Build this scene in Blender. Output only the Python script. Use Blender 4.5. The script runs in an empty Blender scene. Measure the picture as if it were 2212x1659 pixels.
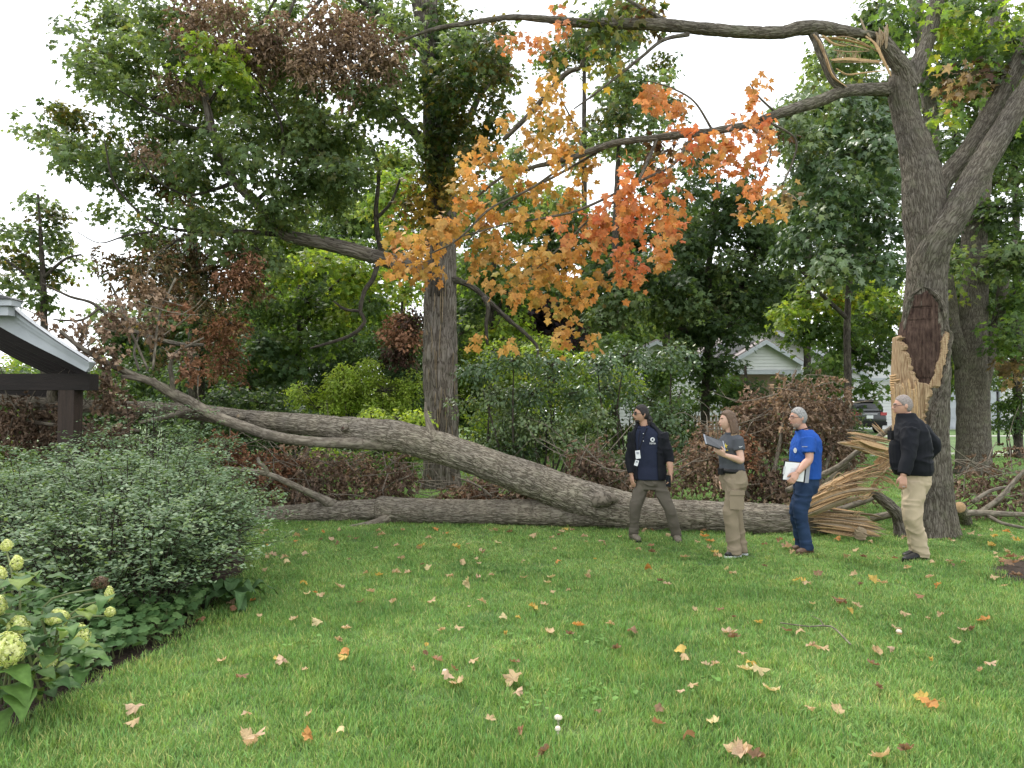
# Storm-broken maple on a lawn, four people inspecting it.
import bpy, bmesh, math, random
import numpy as np
from mathutils import Vector, Matrix

random.seed(11)
RNG = np.random.default_rng(7)
SC = bpy.context.scene
COL = SC.collection
R = math.radians

# ------------------------------------------------------------------ camera
CAM_H, FOC = 1.6, 1600.0                       # eye height (m); focal length for a 2212 px wide frame
PITCH = math.atan((890 - 829.5) / FOC)
cam_data = bpy.data.cameras.new('camera')
cam_data.sensor_width = 36.0
cam_data.lens = FOC / 2212 * 36
cam_data.clip_end = 900
cam = bpy.data.objects.new('camera', cam_data)
cam.location = (0, 0, CAM_H)
cam.rotation_euler = (math.pi / 2 + PITCH, 0, 0)
COL.objects.link(cam)
SC.camera = cam

# ------------------------------------------------------------------ sky and sun: bright thin overcast
SUN_EL, SUN_AZ = R(52), R(-28)                 # azimuth measured from +Y, negative = to the left
world = bpy.data.worlds.new('World')
SC.world = world
world.use_nodes = True
wn, wl = world.node_tree.nodes, world.node_tree.links
wn.clear()
sky = wn.new('ShaderNodeTexSky')
sky.sky_type = 'NISHITA'
sky.sun_disc = False
sky.sun_elevation = SUN_EL
sky.sun_rotation = SUN_AZ
sky.air_density = 1.0
sky.dust_density = 3.0
cloud = wn.new('ShaderNodeMix')
cloud.data_type = 'RGBA'
cloud.inputs[0].default_value = 0.9            # cloud cover over the clear sky
cloud.inputs[7].default_value = (8.2, 8.45, 8.7, 1)
bg = wn.new('ShaderNodeBackground')
bg.inputs[1].default_value = 0.1
wo = wn.new('ShaderNodeOutputWorld')
wl.new(sky.outputs[0], cloud.inputs[6])
wl.new(cloud.outputs[2], bg.inputs[0])
wl.new(bg.outputs[0], wo.inputs[0])
sd = bpy.data.lights.new('sun', 'SUN')
sd.energy = 1.5
sd.angle = R(14)
sd.color = (1.0, 0.95, 0.87)
sun = bpy.data.objects.new('sun', sd)
sv = Vector((math.sin(SUN_AZ) * math.cos(SUN_EL), math.cos(SUN_AZ) * math.cos(SUN_EL), math.sin(SUN_EL)))
sun.rotation_euler = (-sv).to_track_quat('-Z', 'Y').to_euler()
COL.objects.link(sun)
SC.view_settings.view_transform = 'Standard'
SC.view_settings.look = 'None'
SC.view_settings.gamma = 1
SC.view_settings.exposure = 1.36
SC.render.engine = 'CYCLES'
SC.cycles.max_bounces = 7
SC.cycles.diffuse_bounces = 4
SC.cycles.glossy_bounces = 2
SC.cycles.transmission_bounces = 4
SC.cycles.transparent_max_bounces = 4
SC.cycles.caustics_reflective = False
SC.cycles.caustics_refractive = False
SC.cycles.use_denoising = True

# ------------------------------------------------------------------ geometry helpers
cP, sP = math.cos(PITCH), math.sin(PITCH)
def at(px, py, d):
    """point seen at (px,py) of the 2212x1659 frame, standing d metres into the garden"""
    u, v = (px - 1106) / FOC, (829.5 - py) / FOC
    t = d / (cP - v * sP)
    return np.array([u * t, d, CAM_H + t * (sP + v * cP)])
def gp(px, py, z=0.0):
    u, v = (px - 1106) / FOC, (829.5 - py) / FOC
    t = (z - CAM_H) / (sP + v * cP)
    return np.array([u * t, t * (cP - v * sP), z])
def proj(p):
    p = np.asarray(p, float)
    x, y, z = p[..., 0], p[..., 1], p[..., 2] - CAM_H
    dep = y * cP + z * sP
    up = -y * sP + z * cP
    return 1106 + FOC * x / dep, 829.5 - FOC * up / dep
def sstep(a, b, x):
    t = np.clip((np.asarray(x, float) - a) / (b - a), 0, 1)
    return t * t * (3 - 2 * t)
def ground_z(x, y):
    return 0.55 * sstep(28, 45, y)

def _hash(ix, iy, iz, seed):
    h = (ix.astype(np.uint32) * np.uint32(374761393) + iy.astype(np.uint32) * np.uint32(668265263)
         + iz.astype(np.uint32) * np.uint32(2147483647) + np.uint32((seed * 974634213) & 0xffffffff))
    h = (h ^ (h >> np.uint32(13))) * np.uint32(1274126177)
    h = (h ^ (h >> np.uint32(15))) * np.uint32(2246822519)
    h ^= h >> np.uint32(13)
    return h.astype(np.float64) / 4294967295.0
def vnoise(p, seed=0):
    p = np.asarray(p, float)
    f = np.floor(p)
    i = f.astype(np.int64) & 0xffffffff
    t = p - f
    t = t * t * (3 - 2 * t)
    out = 0
    for dx in (0, 1):
        for dy in (0, 1):
            for dz in (0, 1):
                w = (t[:, 0] if dx else 1 - t[:, 0]) * (t[:, 1] if dy else 1 - t[:, 1]) * (t[:, 2] if dz else 1 - t[:, 2])
                out = out + w * _hash((i[:, 0] + dx) & 0xffffffff, (i[:, 1] + dy) & 0xffffffff, (i[:, 2] + dz) & 0xffffffff, seed)
    return out
def fbm(p, seed=0, octaves=3):
    a, s, tot = 0, 1.0, 0
    for k in range(octaves):
        a = a + s * vnoise(np.asarray(p) * (2 ** k), seed + k)
        tot += s
        s *= 0.5
    return a / tot
def unit(v):
    v = np.asarray(v, float)
    return v / np.maximum(np.linalg.norm(v, axis=-1, keepdims=True), 1e-9)

def wloc(o):
    p = np.zeros(3)
    while o is not None:
        p = p + np.array(o.location)
        o = o.parent
    return p
def props(o, label=None, cat=None, group=None, kind=None):
    if label: o['label'] = label
    if cat: o['category'] = cat
    if group: o['group'] = group
    if kind: o['kind'] = kind
    return o
def thing(name, loc, label, cat, group=None):
    o = bpy.data.objects.new(name, None)
    o.empty_display_size = 0.1
    o.location = tuple(float(a) for a in loc)
    COL.objects.link(o)
    return props(o, label, cat, group)
def raw_mesh(name, V, F, mat, col=None, uv=None, smooth=False):
    """V (n,3); F = int array (m,k) or list of such arrays / tuples"""
    V = np.asarray(V, np.float32)
    me = bpy.data.meshes.new(name)
    if isinstance(F, np.ndarray):
        F = [F]
    if len(F) and not isinstance(F[0], np.ndarray):
        me.from_pydata([tuple(v) for v in V.tolist()], [], [tuple(f) for f in F])
        lv = None
    else:
        lv = np.concatenate([f.reshape(-1) for f in F]).astype(np.int32)
        ks = np.concatenate([np.full(len(f), f.shape[1], np.int32) for f in F])
        st = np.concatenate([[0], np.cumsum(ks)[:-1]]).astype(np.int32)
        me.vertices.add(len(V)); me.vertices.foreach_set('co', V.reshape(-1))
        me.loops.add(len(lv)); me.loops.foreach_set('vertex_index', lv)
        me.polygons.add(len(ks)); me.polygons.foreach_set('loop_start', st)
        me.update(calc_edges=True)
    if smooth:
        me.polygons.foreach_set('use_smooth', np.ones(len(me.polygons), bool))
    if col is not None:
        a = me.color_attributes.new('Col', 'FLOAT_COLOR', 'POINT')
        c = np.ones((len(V), 4), np.float32); c[:, :3] = col
        a.data.foreach_set('color', c.reshape(-1))
    if uv is not None:
        l = me.uv_layers.new(name='UVMap')
        idx = np.empty(len(me.loops), np.int32); me.loops.foreach_get('vertex_index', idx)
        l.data.foreach_set('uv', np.asarray(uv, np.float32)[idx].reshape(-1))
    if mat: me.materials.append(mat)
    return me
def put(name, me, parent=None, loc=(0, 0, 0), **kw):
    o = bpy.data.objects.new(name, me)
    o.location = tuple(float(a) for a in loc)
    if parent is not None: o.parent = parent
    COL.objects.link(o)
    return props(o, **kw)
def part(name, V, F, mat, parent, col=None, uv=None, smooth=False, **kw):
    V = np.asarray(V, float)
    if parent is not None: V = V - wloc(parent)
    return put(name, raw_mesh(name, V, F, mat, col, uv, smooth), parent, **kw)
def solo(name, V, F, mat, loc, col=None, uv=None, smooth=False, **kw):
    return put(name, raw_mesh(name, np.asarray(V, float) - np.asarray(loc, float), F, mat, col, uv, smooth), None, loc, **kw)
def merge(*vf):
    Vs, Fs, n = [], [], 0
    for V, F in vf:
        V = np.asarray(V, float).reshape(-1, 3)
        Vs.append(V)
        Fs.extend([tuple(i + n for i in f) for f in F])
        n += len(V)
    return np.concatenate(Vs), Fs
def box(cx, cy, cz, sx, sy, sz, rz=0.0):
    c, s = math.cos(rz), math.sin(rz)
    V = []
    for k in (-1, 1):
        for j, i in ((-1, -1), (-1, 1), (1, 1), (1, -1)):
            x, y = i * sx / 2, j * sy / 2
            V.append((cx + c * x - s * y, cy + s * x + c * y, cz + k * sz / 2))
    F = [(3, 2, 1, 0), (4, 5, 6, 7), (0, 1, 5, 4), (1, 2, 6, 5), (2, 3, 7, 6), (3, 0, 4, 7)]
    return np.array(V), F
def prism(poly, ext):
    """poly: (n,3) ring, extruded by vector ext"""
    P = np.asarray(poly, float); n = len(P)
    V = np.concatenate([P, P + np.asarray(ext, float)])
    F = [tuple(range(n))[::-1], tuple(range(n, 2 * n))] + [(i, (i + 1) % n, n + (i + 1) % n, n + i) for i in range(n)]
    return V, F
def catmull(P, per):
    P = np.asarray(P, float)
    Q = np.concatenate([[2 * P[0] - P[1]], P, [2 * P[-1] - P[-2]]])
    out = []
    for i in range(len(P) - 1):
        p0, p1, p2, p3 = Q[i:i + 4]
        n = per[i] if hasattr(per, '__len__') else per
        for k in range(n):
            t = k / n
            out.append(0.5 * ((2 * p1) + (-p0 + p2) * t + (2 * p0 - 5 * p1 + 4 * p2 - p3) * t * t + (-p0 + 3 * p1 - 3 * p2 + p3) * t ** 3))
    out.append(P[-1])
    return np.array(out)
def frames(C):
    T = np.gradient(C, axis=0); T = unit(T)
    a = np.array([0, 0, 1.0]) if abs(T[0][2]) < 0.9 else np.array([0, 1.0, 0])
    N = np.zeros_like(C); n = unit(np.cross(np.cross(T[0], a), T[0]))
    for i in range(len(C)):
        n = n - T[i] * np.dot(n, T[i]); n = n / np.linalg.norm(n); N[i] = n
    return T, N, np.cross(T, N)
def tube(pts, rad, seg=12, step=0.1, bark=0.0, kf=(14, 3.0), seed=0, lump=0.0, cap=True, flare=0.0):
    """swept limb with real bark ridges; returns V, F(list of arrays), uv"""
    pts = np.asarray(pts, float)
    L = np.linalg.norm(np.diff(pts, axis=0), axis=1)
    per = [max(1, int(math.ceil(l / step))) for l in L]
    C4 = catmull(np.c_[pts, np.asarray(rad, float)], per)
    C, r = C4[:, :3], np.maximum(C4[:, 3], 0.0015)
    T, N, B = frames(C)
    s = np.concatenate([[0], np.cumsum(np.linalg.norm(np.diff(C, axis=0), axis=1))])
    th = np.linspace(0, 2 * math.pi, seg, endpoint=False)
    ct, sn = np.cos(th), np.sin(th)
    rr = np.repeat(r[:, None], seg, 1)
    if flare:
        rr = rr * (1 + flare * np.exp(-s / 0.22)[:, None] * (0.75 + 0.5 * np.sin(th * 5 + seed)[None, :] + 0.25 * np.sin(th * 3 + 1)[None, :]))
    if bark or lump:
        q = np.stack([np.repeat(ct[None], len(C), 0) * rr, np.repeat(sn[None], len(C), 0) * rr, np.repeat(s[:, None], seg, 1)], -1).reshape(-1, 3)
        if lump:
            rr = rr * (1 + lump * (fbm(q * np.array([5, 5, 3.0]), seed + 50, 2).reshape(len(C), seg) - 0.5) * 2)
        if bark:
            w = q + 0.035 * (vnoise(q * 9, seed + 9)[:, None] - 0.5)
            kk = np.array([kf[0], kf[0], kf[1]], float)
            a1 = np.exp(-((vnoise(w * kk, seed) - 0.5) / 0.075) ** 2)
            a2 = np.exp(-((vnoise(w * kk * 1.9 + 7, seed + 3) - 0.5) / 0.09) ** 2)
            pl = vnoise(w * kk * np.array([0.8, 0.8, 1.6]) + 3, seed + 6)
            rr = rr + bark * (0.9 * pl - 1.3 * np.maximum(a1, 0.6 * a2)).reshape(len(C), seg)
    P = C[:, None, :] + rr[..., None] * (ct[None, :, None] * N[:, None, :] + sn[None, :, None] * B[:, None, :])
    V = P.reshape(-1, 3)
    uv = np.stack([np.repeat((th * float(np.mean(r)))[None, :], len(C), 0), np.repeat(s[:, None], seg, 1)], -1).reshape(-1, 2)
    i = np.arange(len(C) - 1)[:, None] * seg
    j = np.arange(seg)[None, :]
    j2 = (j + 1) % seg
    F = [np.stack([i + j, i + j2, i + seg + j2, i + seg + j], -1).reshape(-1, 4)]
    if cap:
        n0 = len(V)
        V = np.concatenate([V, C[:1], C[-1:]]); uv = np.concatenate([uv, uv[:1], uv[-1:]])
        jj = np.arange(seg); last = (len(C) - 1) * seg
        F.append(np.stack([np.full(seg, n0), (jj + 1) % seg, jj], -1))
        F.append(np.stack([np.full(seg, n0 + 1), last + jj, last + (jj + 1) % seg], -1))
    return V, F, uv
def tubes_join(lst):
    Vs, F4, F3, U, n = [], [], [], [], 0
    for V, F, uv in lst:
        Vs.append(V); U.append(uv)
        for f in F:
            (F4 if f.shape[1] == 4 else F3).append(f + n)
        n += len(V)
    F = []
    if F4: F.append(np.concatenate(F4))
    if F3: F.append(np.concatenate(F3))
    return np.concatenate(Vs), F, np.concatenate(U)
def ppath(lst):
    """[(px,py,d,r_px)] -> points, radii in metres"""
    return [at(a[0], a[1], a[2]) for a in lst], [a[3] * a[2] / FOC for a in lst]
def limb(name, lst, mat, root, seg=16, step=0.08, world=False, **kw):
    pts, rad = ([a[:3] for a in lst], [a[3] for a in lst]) if world else ppath(lst)
    V, F, uv = tube(pts, rad, seg, step, **kw)
    return part(name, V, F, mat, root, uv=uv, smooth=True)

# ------------------------------------------------------------------ materials
def nmat(name):
    m = bpy.data.materials.new(name)
    m.use_nodes = True
    nt = m.node_tree
    return m, nt.nodes, nt.links, nt.nodes['Principled BSDF'], nt.nodes['Material Output']
def ramp(n, stops):
    r = n.new('ShaderNodeValToRGB')
    e = r.color_ramp.elements
    while len(e) < len(stops): e.new(0.5)
    for k, (p, c) in enumerate(stops):
        e[k].position = p; e[k].color = (*c, 1)
    return r
def surf(name, c1, c2=None, scale=8.0, rough=0.7, bump=0.0, bscale=None, spec=0.3, metal=0.0, coord='Object', stretch=(1, 1, 1), detail=5.0):
    m, n, l, b, o = nmat(name)
    c2 = c2 or tuple(x * 0.8 for x in c1)
    tc = n.new('ShaderNodeTexCoord'); mp = n.new('ShaderNodeMapping')
    mp.inputs['Scale'].default_value = stretch
    l.new(tc.outputs[coord], mp.inputs[0])
    nz = n.new('ShaderNodeTexNoise'); nz.inputs['Scale'].default_value = scale; nz.inputs['Detail'].default_value = detail
    l.new(mp.outputs[0], nz.inputs[0])
    rp = ramp(n, [(0.3, c1), (0.7, c2)])
    l.new(nz.outputs[0], rp.inputs[0]); l.new(rp.outputs[0], b.inputs['Base Color'])
    b.inputs['Roughness'].default_value = rough
    b.inputs['Metallic'].default_value = metal
    b.inputs['Specular IOR Level'].default_value = spec
    if bump:
        n2 = n.new('ShaderNodeTexNoise'); n2.inputs['Scale'].default_value = bscale or scale * 3; n2.inputs['Detail'].default_value = 4
        l.new(mp.outputs[0], n2.inputs[0])
        bp = n.new('ShaderNodeBump'); bp.inputs['Strength'].default_value = bump; bp.inputs['Distance'].default_value = 0.02
        l.new(n2.outputs[0], bp.inputs['Height']); l.new(bp.outputs[0], b.inputs['Normal'])
    return m
def bark_mat(name, c_dark, c_mid, c_light, su=26, sv=5, moss=0.0, bump=0.8):
    m, n, l, b, o = nmat(name)
    uv = n.new('ShaderNodeUVMap'); uv.uv_map = 'UVMap'
    mp = n.new('ShaderNodeMapping'); mp.inputs['Scale'].default_value = (su, sv, 1)
    l.new(uv.outputs[0], mp.inputs[0])
    tc = n.new('ShaderNodeTexCoord')
    wz = n.new('ShaderNodeTexNoise'); wz.inputs['Scale'].default_value = 6
    l.new(tc.outputs['Object'], wz.inputs[0])
    add = n.new('ShaderNodeVectorMath'); add.operation = 'MULTIPLY_ADD'
    add.inputs[1].default_value = (1.0, 1.0, 0)
    l.new(wz.outputs[1], add.inputs[0]); l.new(mp.outputs[0], add.inputs[2])
    n1 = n.new('ShaderNodeTexNoise'); n1.inputs['Scale'].default_value = 1.0; n1.inputs['Detail'].default_value = 4; n1.inputs['Roughness'].default_value = 0.55
    l.new(add.outputs[0], n1.inputs[0])
    sb = n.new('ShaderNodeMath'); sb.operation = 'SUBTRACT'; sb.inputs[1].default_value = 0.5
    ab = n.new('ShaderNodeMath'); ab.operation = 'ABSOLUTE'
    ml = n.new('ShaderNodeMath'); ml.operation = 'MULTIPLY'; ml.inputs[1].default_value = 4.5; ml.use_clamp = True
    l.new(n1.outputs[0], sb.inputs[0]); l.new(sb.outputs[0], ab.inputs[0]); l.new(ab.outputs[0], ml.inputs[0])
    rp = ramp(n, [(0.02, c_dark), (0.22, c_mid), (0.75, c_light)])
    l.new(ml.outputs[0], rp.inputs[0])
    n2 = n.new('ShaderNodeTexNoise'); n2.inputs['Scale'].default_value = 2.3; n2.inputs['Detail'].default_value = 4
    l.new(tc.outputs['Object'], n2.inputs[0])
    r2 = ramp(n, [(0.35, (0.86, 0.86, 0.87)), (0.65, (1.1, 1.09, 1.05))])
    l.new(n2.outputs[0], r2.inputs[0])
    mx = n.new('ShaderNodeMix'); mx.data_type = 'RGBA'; mx.blend_type = 'MULTIPLY'; mx.inputs[0].default_value = 1
    l.new(rp.outputs[0], mx.inputs[6]); l.new(r2.outputs[0], mx.inputs[7])
    last = mx
    if moss:
        n3 = n.new('ShaderNodeTexNoise'); n3.inputs['Scale'].default_value = 5; n3.inputs['Detail'].default_value = 7
        l.new(tc.outputs['Object'], n3.inputs[0])
        r3 = ramp(n, [(0.55, (0, 0, 0)), (0.72, (moss, moss, moss))])
        l.new(n3.outputs[0], r3.inputs[0])
        m2 = n.new('ShaderNodeMix'); m2.data_type = 'RGBA'
        m2.inputs[7].default_value = (0.17, 0.19, 0.10, 1)
        l.new(r3.outputs[0], m2.inputs[0]); l.new(mx.outputs[2], m2.inputs[6])
        last = m2
    l.new(last.outputs[2], b.inputs['Base Color'])
    b.inputs['Roughness'].default_value = 0.9
    b.inputs['Specular IOR Level'].default_value = 0.15
    bp = n.new('ShaderNodeBump'); bp.inputs['Strength'].default_value = bump; bp.inputs['Distance'].default_value = 0.016
    l.new(ml.outputs[0], bp.inputs['Height']); l.new(bp.outputs[0], b.inputs['Normal'])
    return m
def leaf_mat(name, trans=0.4, rough=0.5, spec=0.3, tint=(1.25, 1.2, 0.6), vary=0.25):
    m, n, l, b, o = nmat(name)
    at_ = n.new('ShaderNodeAttribute'); at_.attribute_name = 'Col'
    tc = n.new('ShaderNodeTexCoord')
    nz = n.new('ShaderNodeTexNoise'); nz.inputs['Scale'].default_value = 30; nz.inputs['Detail'].default_value = 2
    l.new(tc.outputs['Object'], nz.inputs[0])
    rp = ramp(n, [(0.3, (1 - vary,) * 3), (0.7, (1 + vary,) * 3)])
    l.new(nz.outputs[0], rp.inputs[0])
    mx = n.new('ShaderNodeMix'); mx.data_type = 'RGBA'; mx.blend_type = 'MULTIPLY'; mx.inputs[0].default_value = 1
    l.new(at_.outputs[0], mx.inputs[6]); l.new(rp.outputs[0], mx.inputs[7])
    l.new(mx.outputs[2], b.inputs['Base Color'])
    b.inputs['Roughness'].default_value = rough
    b.inputs['Specular IOR Level'].default_value = spec
    tr = n.new('ShaderNodeBsdfTranslucent')
    m2 = n.new('ShaderNodeMix'); m2.data_type = 'RGBA'; m2.blend_type = 'MULTIPLY'; m2.inputs[0].default_value = 1
    m2.inputs[7].default_value = (*tint, 1)
    l.new(mx.outputs[2], m2.inputs[6]); l.new(m2.outputs[2], tr.inputs[0])
    ms = n.new('ShaderNodeMixShader'); ms.inputs[0].default_value = trans
    l.new(b.outputs[0], ms.inputs[1]); l.new(tr.outputs[0], ms.inputs[2]); l.new(ms.outputs[0], o.inputs[0])
    return m

M = {}
M['leaf'] = leaf_mat('leaf_maple', 0.56, 0.5, 0.3)
M['leaf_glossy'] = leaf_mat('leaf_glossy', 0.3, 0.38, 0.5)
M['leaf_autumn'] = leaf_mat('leaf_autumn', 0.4, 0.6, 0.25, (1.05, 0.95, 0.75), 0.2)
M['leaf_dead'] = leaf_mat('leaf_dead', 0.15, 0.8, 0.15, (1.2, 1.0, 0.8), 0.35)
M['needle'] = leaf_mat('needle', 0.15, 0.6, 0.2)
M['bark_log'] = bark_mat('bark_log', (0.09, 0.075, 0.058), (0.25, 0.217, 0.172), (0.385, 0.345, 0.28), 44, 6.5, 0.18, 0.9)
M['bark_branch'] = bark_mat('bark_branch', (0.12, 0.1, 0.08), (0.2, 0.172, 0.137), (0.29, 0.255, 0.205), 16, 5, 0.2, 0.3)
M['bark_maple'] = bark_mat('bark_maple', (0.06, 0.05, 0.04), (0.14, 0.122, 0.098), (0.225, 0.202, 0.167), 40, 6, 0.25, 0.9)
M['bark_shag'] = bark_mat('bark_shag', (0.065, 0.053, 0.043), (0.17, 0.145, 0.122), (0.27, 0.24, 0.21), 22, 2.0, 0.1, 0.9)
M['bark_dark'] = bark_mat('bark_dark', (0.036, 0.03, 0.025), (0.066, 0.056, 0.046), (0.11, 0.095, 0.078), 20, 5, 0.2, 0.6)
M['wood'] = surf('split_wood', (0.56, 0.385, 0.215), (0.4, 0.25, 0.125), 14, 0.8, 0.5, 40, 0.15, stretch=(2, 4, 9))
M['wood_pale'] = surf('split_wood_pale', (0.52, 0.385, 0.24), (0.22, 0.13, 0.07), 18, 0.8, 0.6, 45, 0.15, stretch=(4, 4, 0.45))
M['wood_grey'] = surf('weathered_wood', (0.36, 0.28, 0.19), (0.22, 0.17, 0.11), 10, 0.85, 0.5, 30, 0.2)
M['rot'] = surf('rotten_heartwood', (0.14, 0.092, 0.072), (0.045, 0.028, 0.024), 13, 0.95, 1.0, 50, 0.1, stretch=(2.5, 2.5, 0.7))
M['fungus'] = surf('white_fungus', (0.36, 0.3, 0.27), (0.16, 0.11, 0.095), 30, 0.9, 0.6, 60, 0.1)
# ------------------------------------------------------------------ the ground
def grass_mat(name, use_attr):
    m, n, l, b, o = nmat(name)
    ge = n.new('ShaderNodeNewGeometry')
    n1 = n.new('ShaderNodeTexNoise'); n1.inputs['Scale'].default_value = 0.75; n1.inputs['Detail'].default_value = 3
    n2 = n.new('ShaderNodeTexNoise'); n2.inputs['Scale'].default_value = 3.1; n2.inputs['Detail'].default_value = 3
    l.new(ge.outputs[0], n1.inputs[0]); l.new(ge.outputs[0], n2.inputs[0])
    k = 1.42 if use_attr else 0.62
    r1 = ramp(n, [(0.34, (0.114 * k, 0.207 * k, 0.053 * k)), (0.5, (0.147 * k, 0.252 * k, 0.063 * k)), (0.66, (0.185 * k, 0.288 * k, 0.082 * k))])
    r2 = ramp(n, [(0.3, (0.84, 0.9, 0.9)), (0.55, (1, 1, 1)), (0.72, (1.22, 1.1, 1.05))])
    l.new(n1.outputs[0], r1.inputs[0]); l.new(n2.outputs[0], r2.inputs[0])
    mx = n.new('ShaderNodeMix'); mx.data_type = 'RGBA'; mx.blend_type = 'MULTIPLY'; mx.inputs[0].default_value = 1
    l.new(r1.outputs[0], mx.inputs[6]); l.new(r2.outputs[0], mx.inputs[7])
    out = mx.outputs[2]
    if use_attr:
        a = n.new('ShaderNodeAttribute'); a.attribute_name = 'Col'
        m2 = n.new('ShaderNodeMix'); m2.data_type = 'RGBA'; m2.blend_type = 'MULTIPLY'; m2.inputs[0].default_value = 1
        l.new(out, m2.inputs[6]); l.new(a.outputs[0], m2.inputs[7])
        out = m2.outputs[2]
    l.new(out, b.inputs['Base Color'])
    b.inputs['Roughness'].default_value = 0.55
    b.inputs['Specular IOR Level'].default_value = 0.25
    if use_attr:
        tr = n.new('ShaderNodeBsdfTranslucent'); l.new(out, tr.inputs[0])
        ms = n.new('ShaderNodeMixShader'); ms.inputs[0].default_value = 0.35
        l.new(b.outputs[0], ms.inputs[1]); l.new(tr.outputs[0], ms.inputs[2]); l.new(ms.outputs[0], o.inputs[0])
    else:
        n3 = n.new('ShaderNodeTexNoise'); n3.inputs['Scale'].default_value = 60; n3.inputs['Detail'].default_value = 4
        l.new(ge.outputs[0], n3.inputs[0])
        bp = n.new('ShaderNodeBump'); bp.inputs['Strength'].default_value = 0.8; bp.inputs['Distance'].default_value = 0.03
        l.new(n3.outputs[0], bp.inputs['Height']); l.new(bp.outputs[0], b.inputs['Normal'])
    return m
M['lawn'] = grass_mat('lawn_turf', False)
M['blade'] = grass_mat('grass_blade', True)
M['soil'] = surf('bed_soil', (0.055, 0.036, 0.024), (0.025, 0.017, 0.012), 25, 0.95, 0.9, 70)
M['concrete'] = surf('concrete', (0.5, 0.48, 0.45), (0.4, 0.385, 0.36), 3, 0.85, 0.2, 40)

ys = np.array([-20, -5, 0, 3, 6, 10, 14, 20, 26] + list(np.linspace(28, 46, 19)) + [52, 70, 120, 250, 420.0])
xs = np.array([-300, -120, -60, -30, -15, -8, 0, 8, 15, 30, 60, 120, 300.0])
X, Y = np.meshgrid(xs, ys)
V = np.c_[X.ravel(), Y.ravel(), ground_z(X, Y).ravel()]
nx = len(xs)
F = np.array([(j * nx + i, j * nx + i + 1, (j + 1) * nx + i + 1, (j + 1) * nx + i) for j in range(len(ys) - 1) for i in range(nx - 1)])
solo('lawn', V, F, M['lawn'], (0, 0, 0), smooth=True, kind='structure', label='green lawn running from the camera back to the house', cat='lawn')

BED_EDGE = [gp(*p) for p in ((-260, 1659), (0, 1600), (90, 1545), (160, 1500), (270, 1440), (390, 1380), (455, 1325), (500, 1285), (528, 1215), (530, 1150), (505, 1105))]
bed = catmull(BED_EDGE, 5)
poly = [tuple(p[:2]) for p in bed] + [(-5.2, 13.0), (-16, 13.0), (-16, bed[0][1])]
V = np.array([(x, y, 0.004) for x, y in poly])
solo('planting_bed', V, [tuple(range(len(V)))], M['soil'], (0, 0, 0), kind='structure', label='dark soil of the planting bed beside the lawn', cat='planting bed')
def in_poly(x, y, P):
    x = np.asarray(x); y = np.asarray(y); c = np.zeros(x.shape, bool)
    n = len(P)
    for i in range(n):
        x1, y1 = P[i]; x2, y2 = P[(i + 1) % n]
        hit = ((y1 > y) != (y2 > y)) & (x < (x2 - x1) * (y - y1) / (y2 - y1 + 1e-12) + x1)
        c ^= hit
    return c
mu = [gp(*p) for p in ((2130, 1225), (2165, 1212), (2240, 1205), (2300, 1290), (2240, 1275), (2190, 1262), (2150, 1245))]
MULCH = [tuple(p[:2]) for p in mu]
solo('mulch_patch', np.array([(x, y, 0.004) for x, y in MULCH]), [tuple(range(len(mu)))], M['soil'], (0, 0, 0), kind='structure',
     label='bare dark mulch patch at the edge of the lawn', cat='mulch')
def strip(name, pts, mat, label, cat, dz=0.004):
    V = np.array([(x, y, float(ground_z(x, y)) + dz) for x, y in pts]); n = len(pts) // 2
    F = [(i, i + 1, 2 * n - 2 - i, 2 * n - 1 - i) for i in range(n - 1)]
    solo(name, V, F, mat, (0, 0, 0), kind='structure', label=label, cat=cat)
strip('footpath', [(4, 27.2), (14, 27.0), (24, 27.3), (45, 28.2), (45, 31.0), (24, 30.2), (14, 29.8), (4, 29.6)], M['concrete'], 'pale concrete path crossing the lawn behind the trees', 'path', 0.012)
strip('driveway', [(16.5, 37.8), (24, 38), (40, 38.2), (40, 45.3), (24, 45.3), (16.5, 45.3)], M['concrete'], 'pale concrete driveway in front of the white garage', 'driveway', 0.012)

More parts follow.
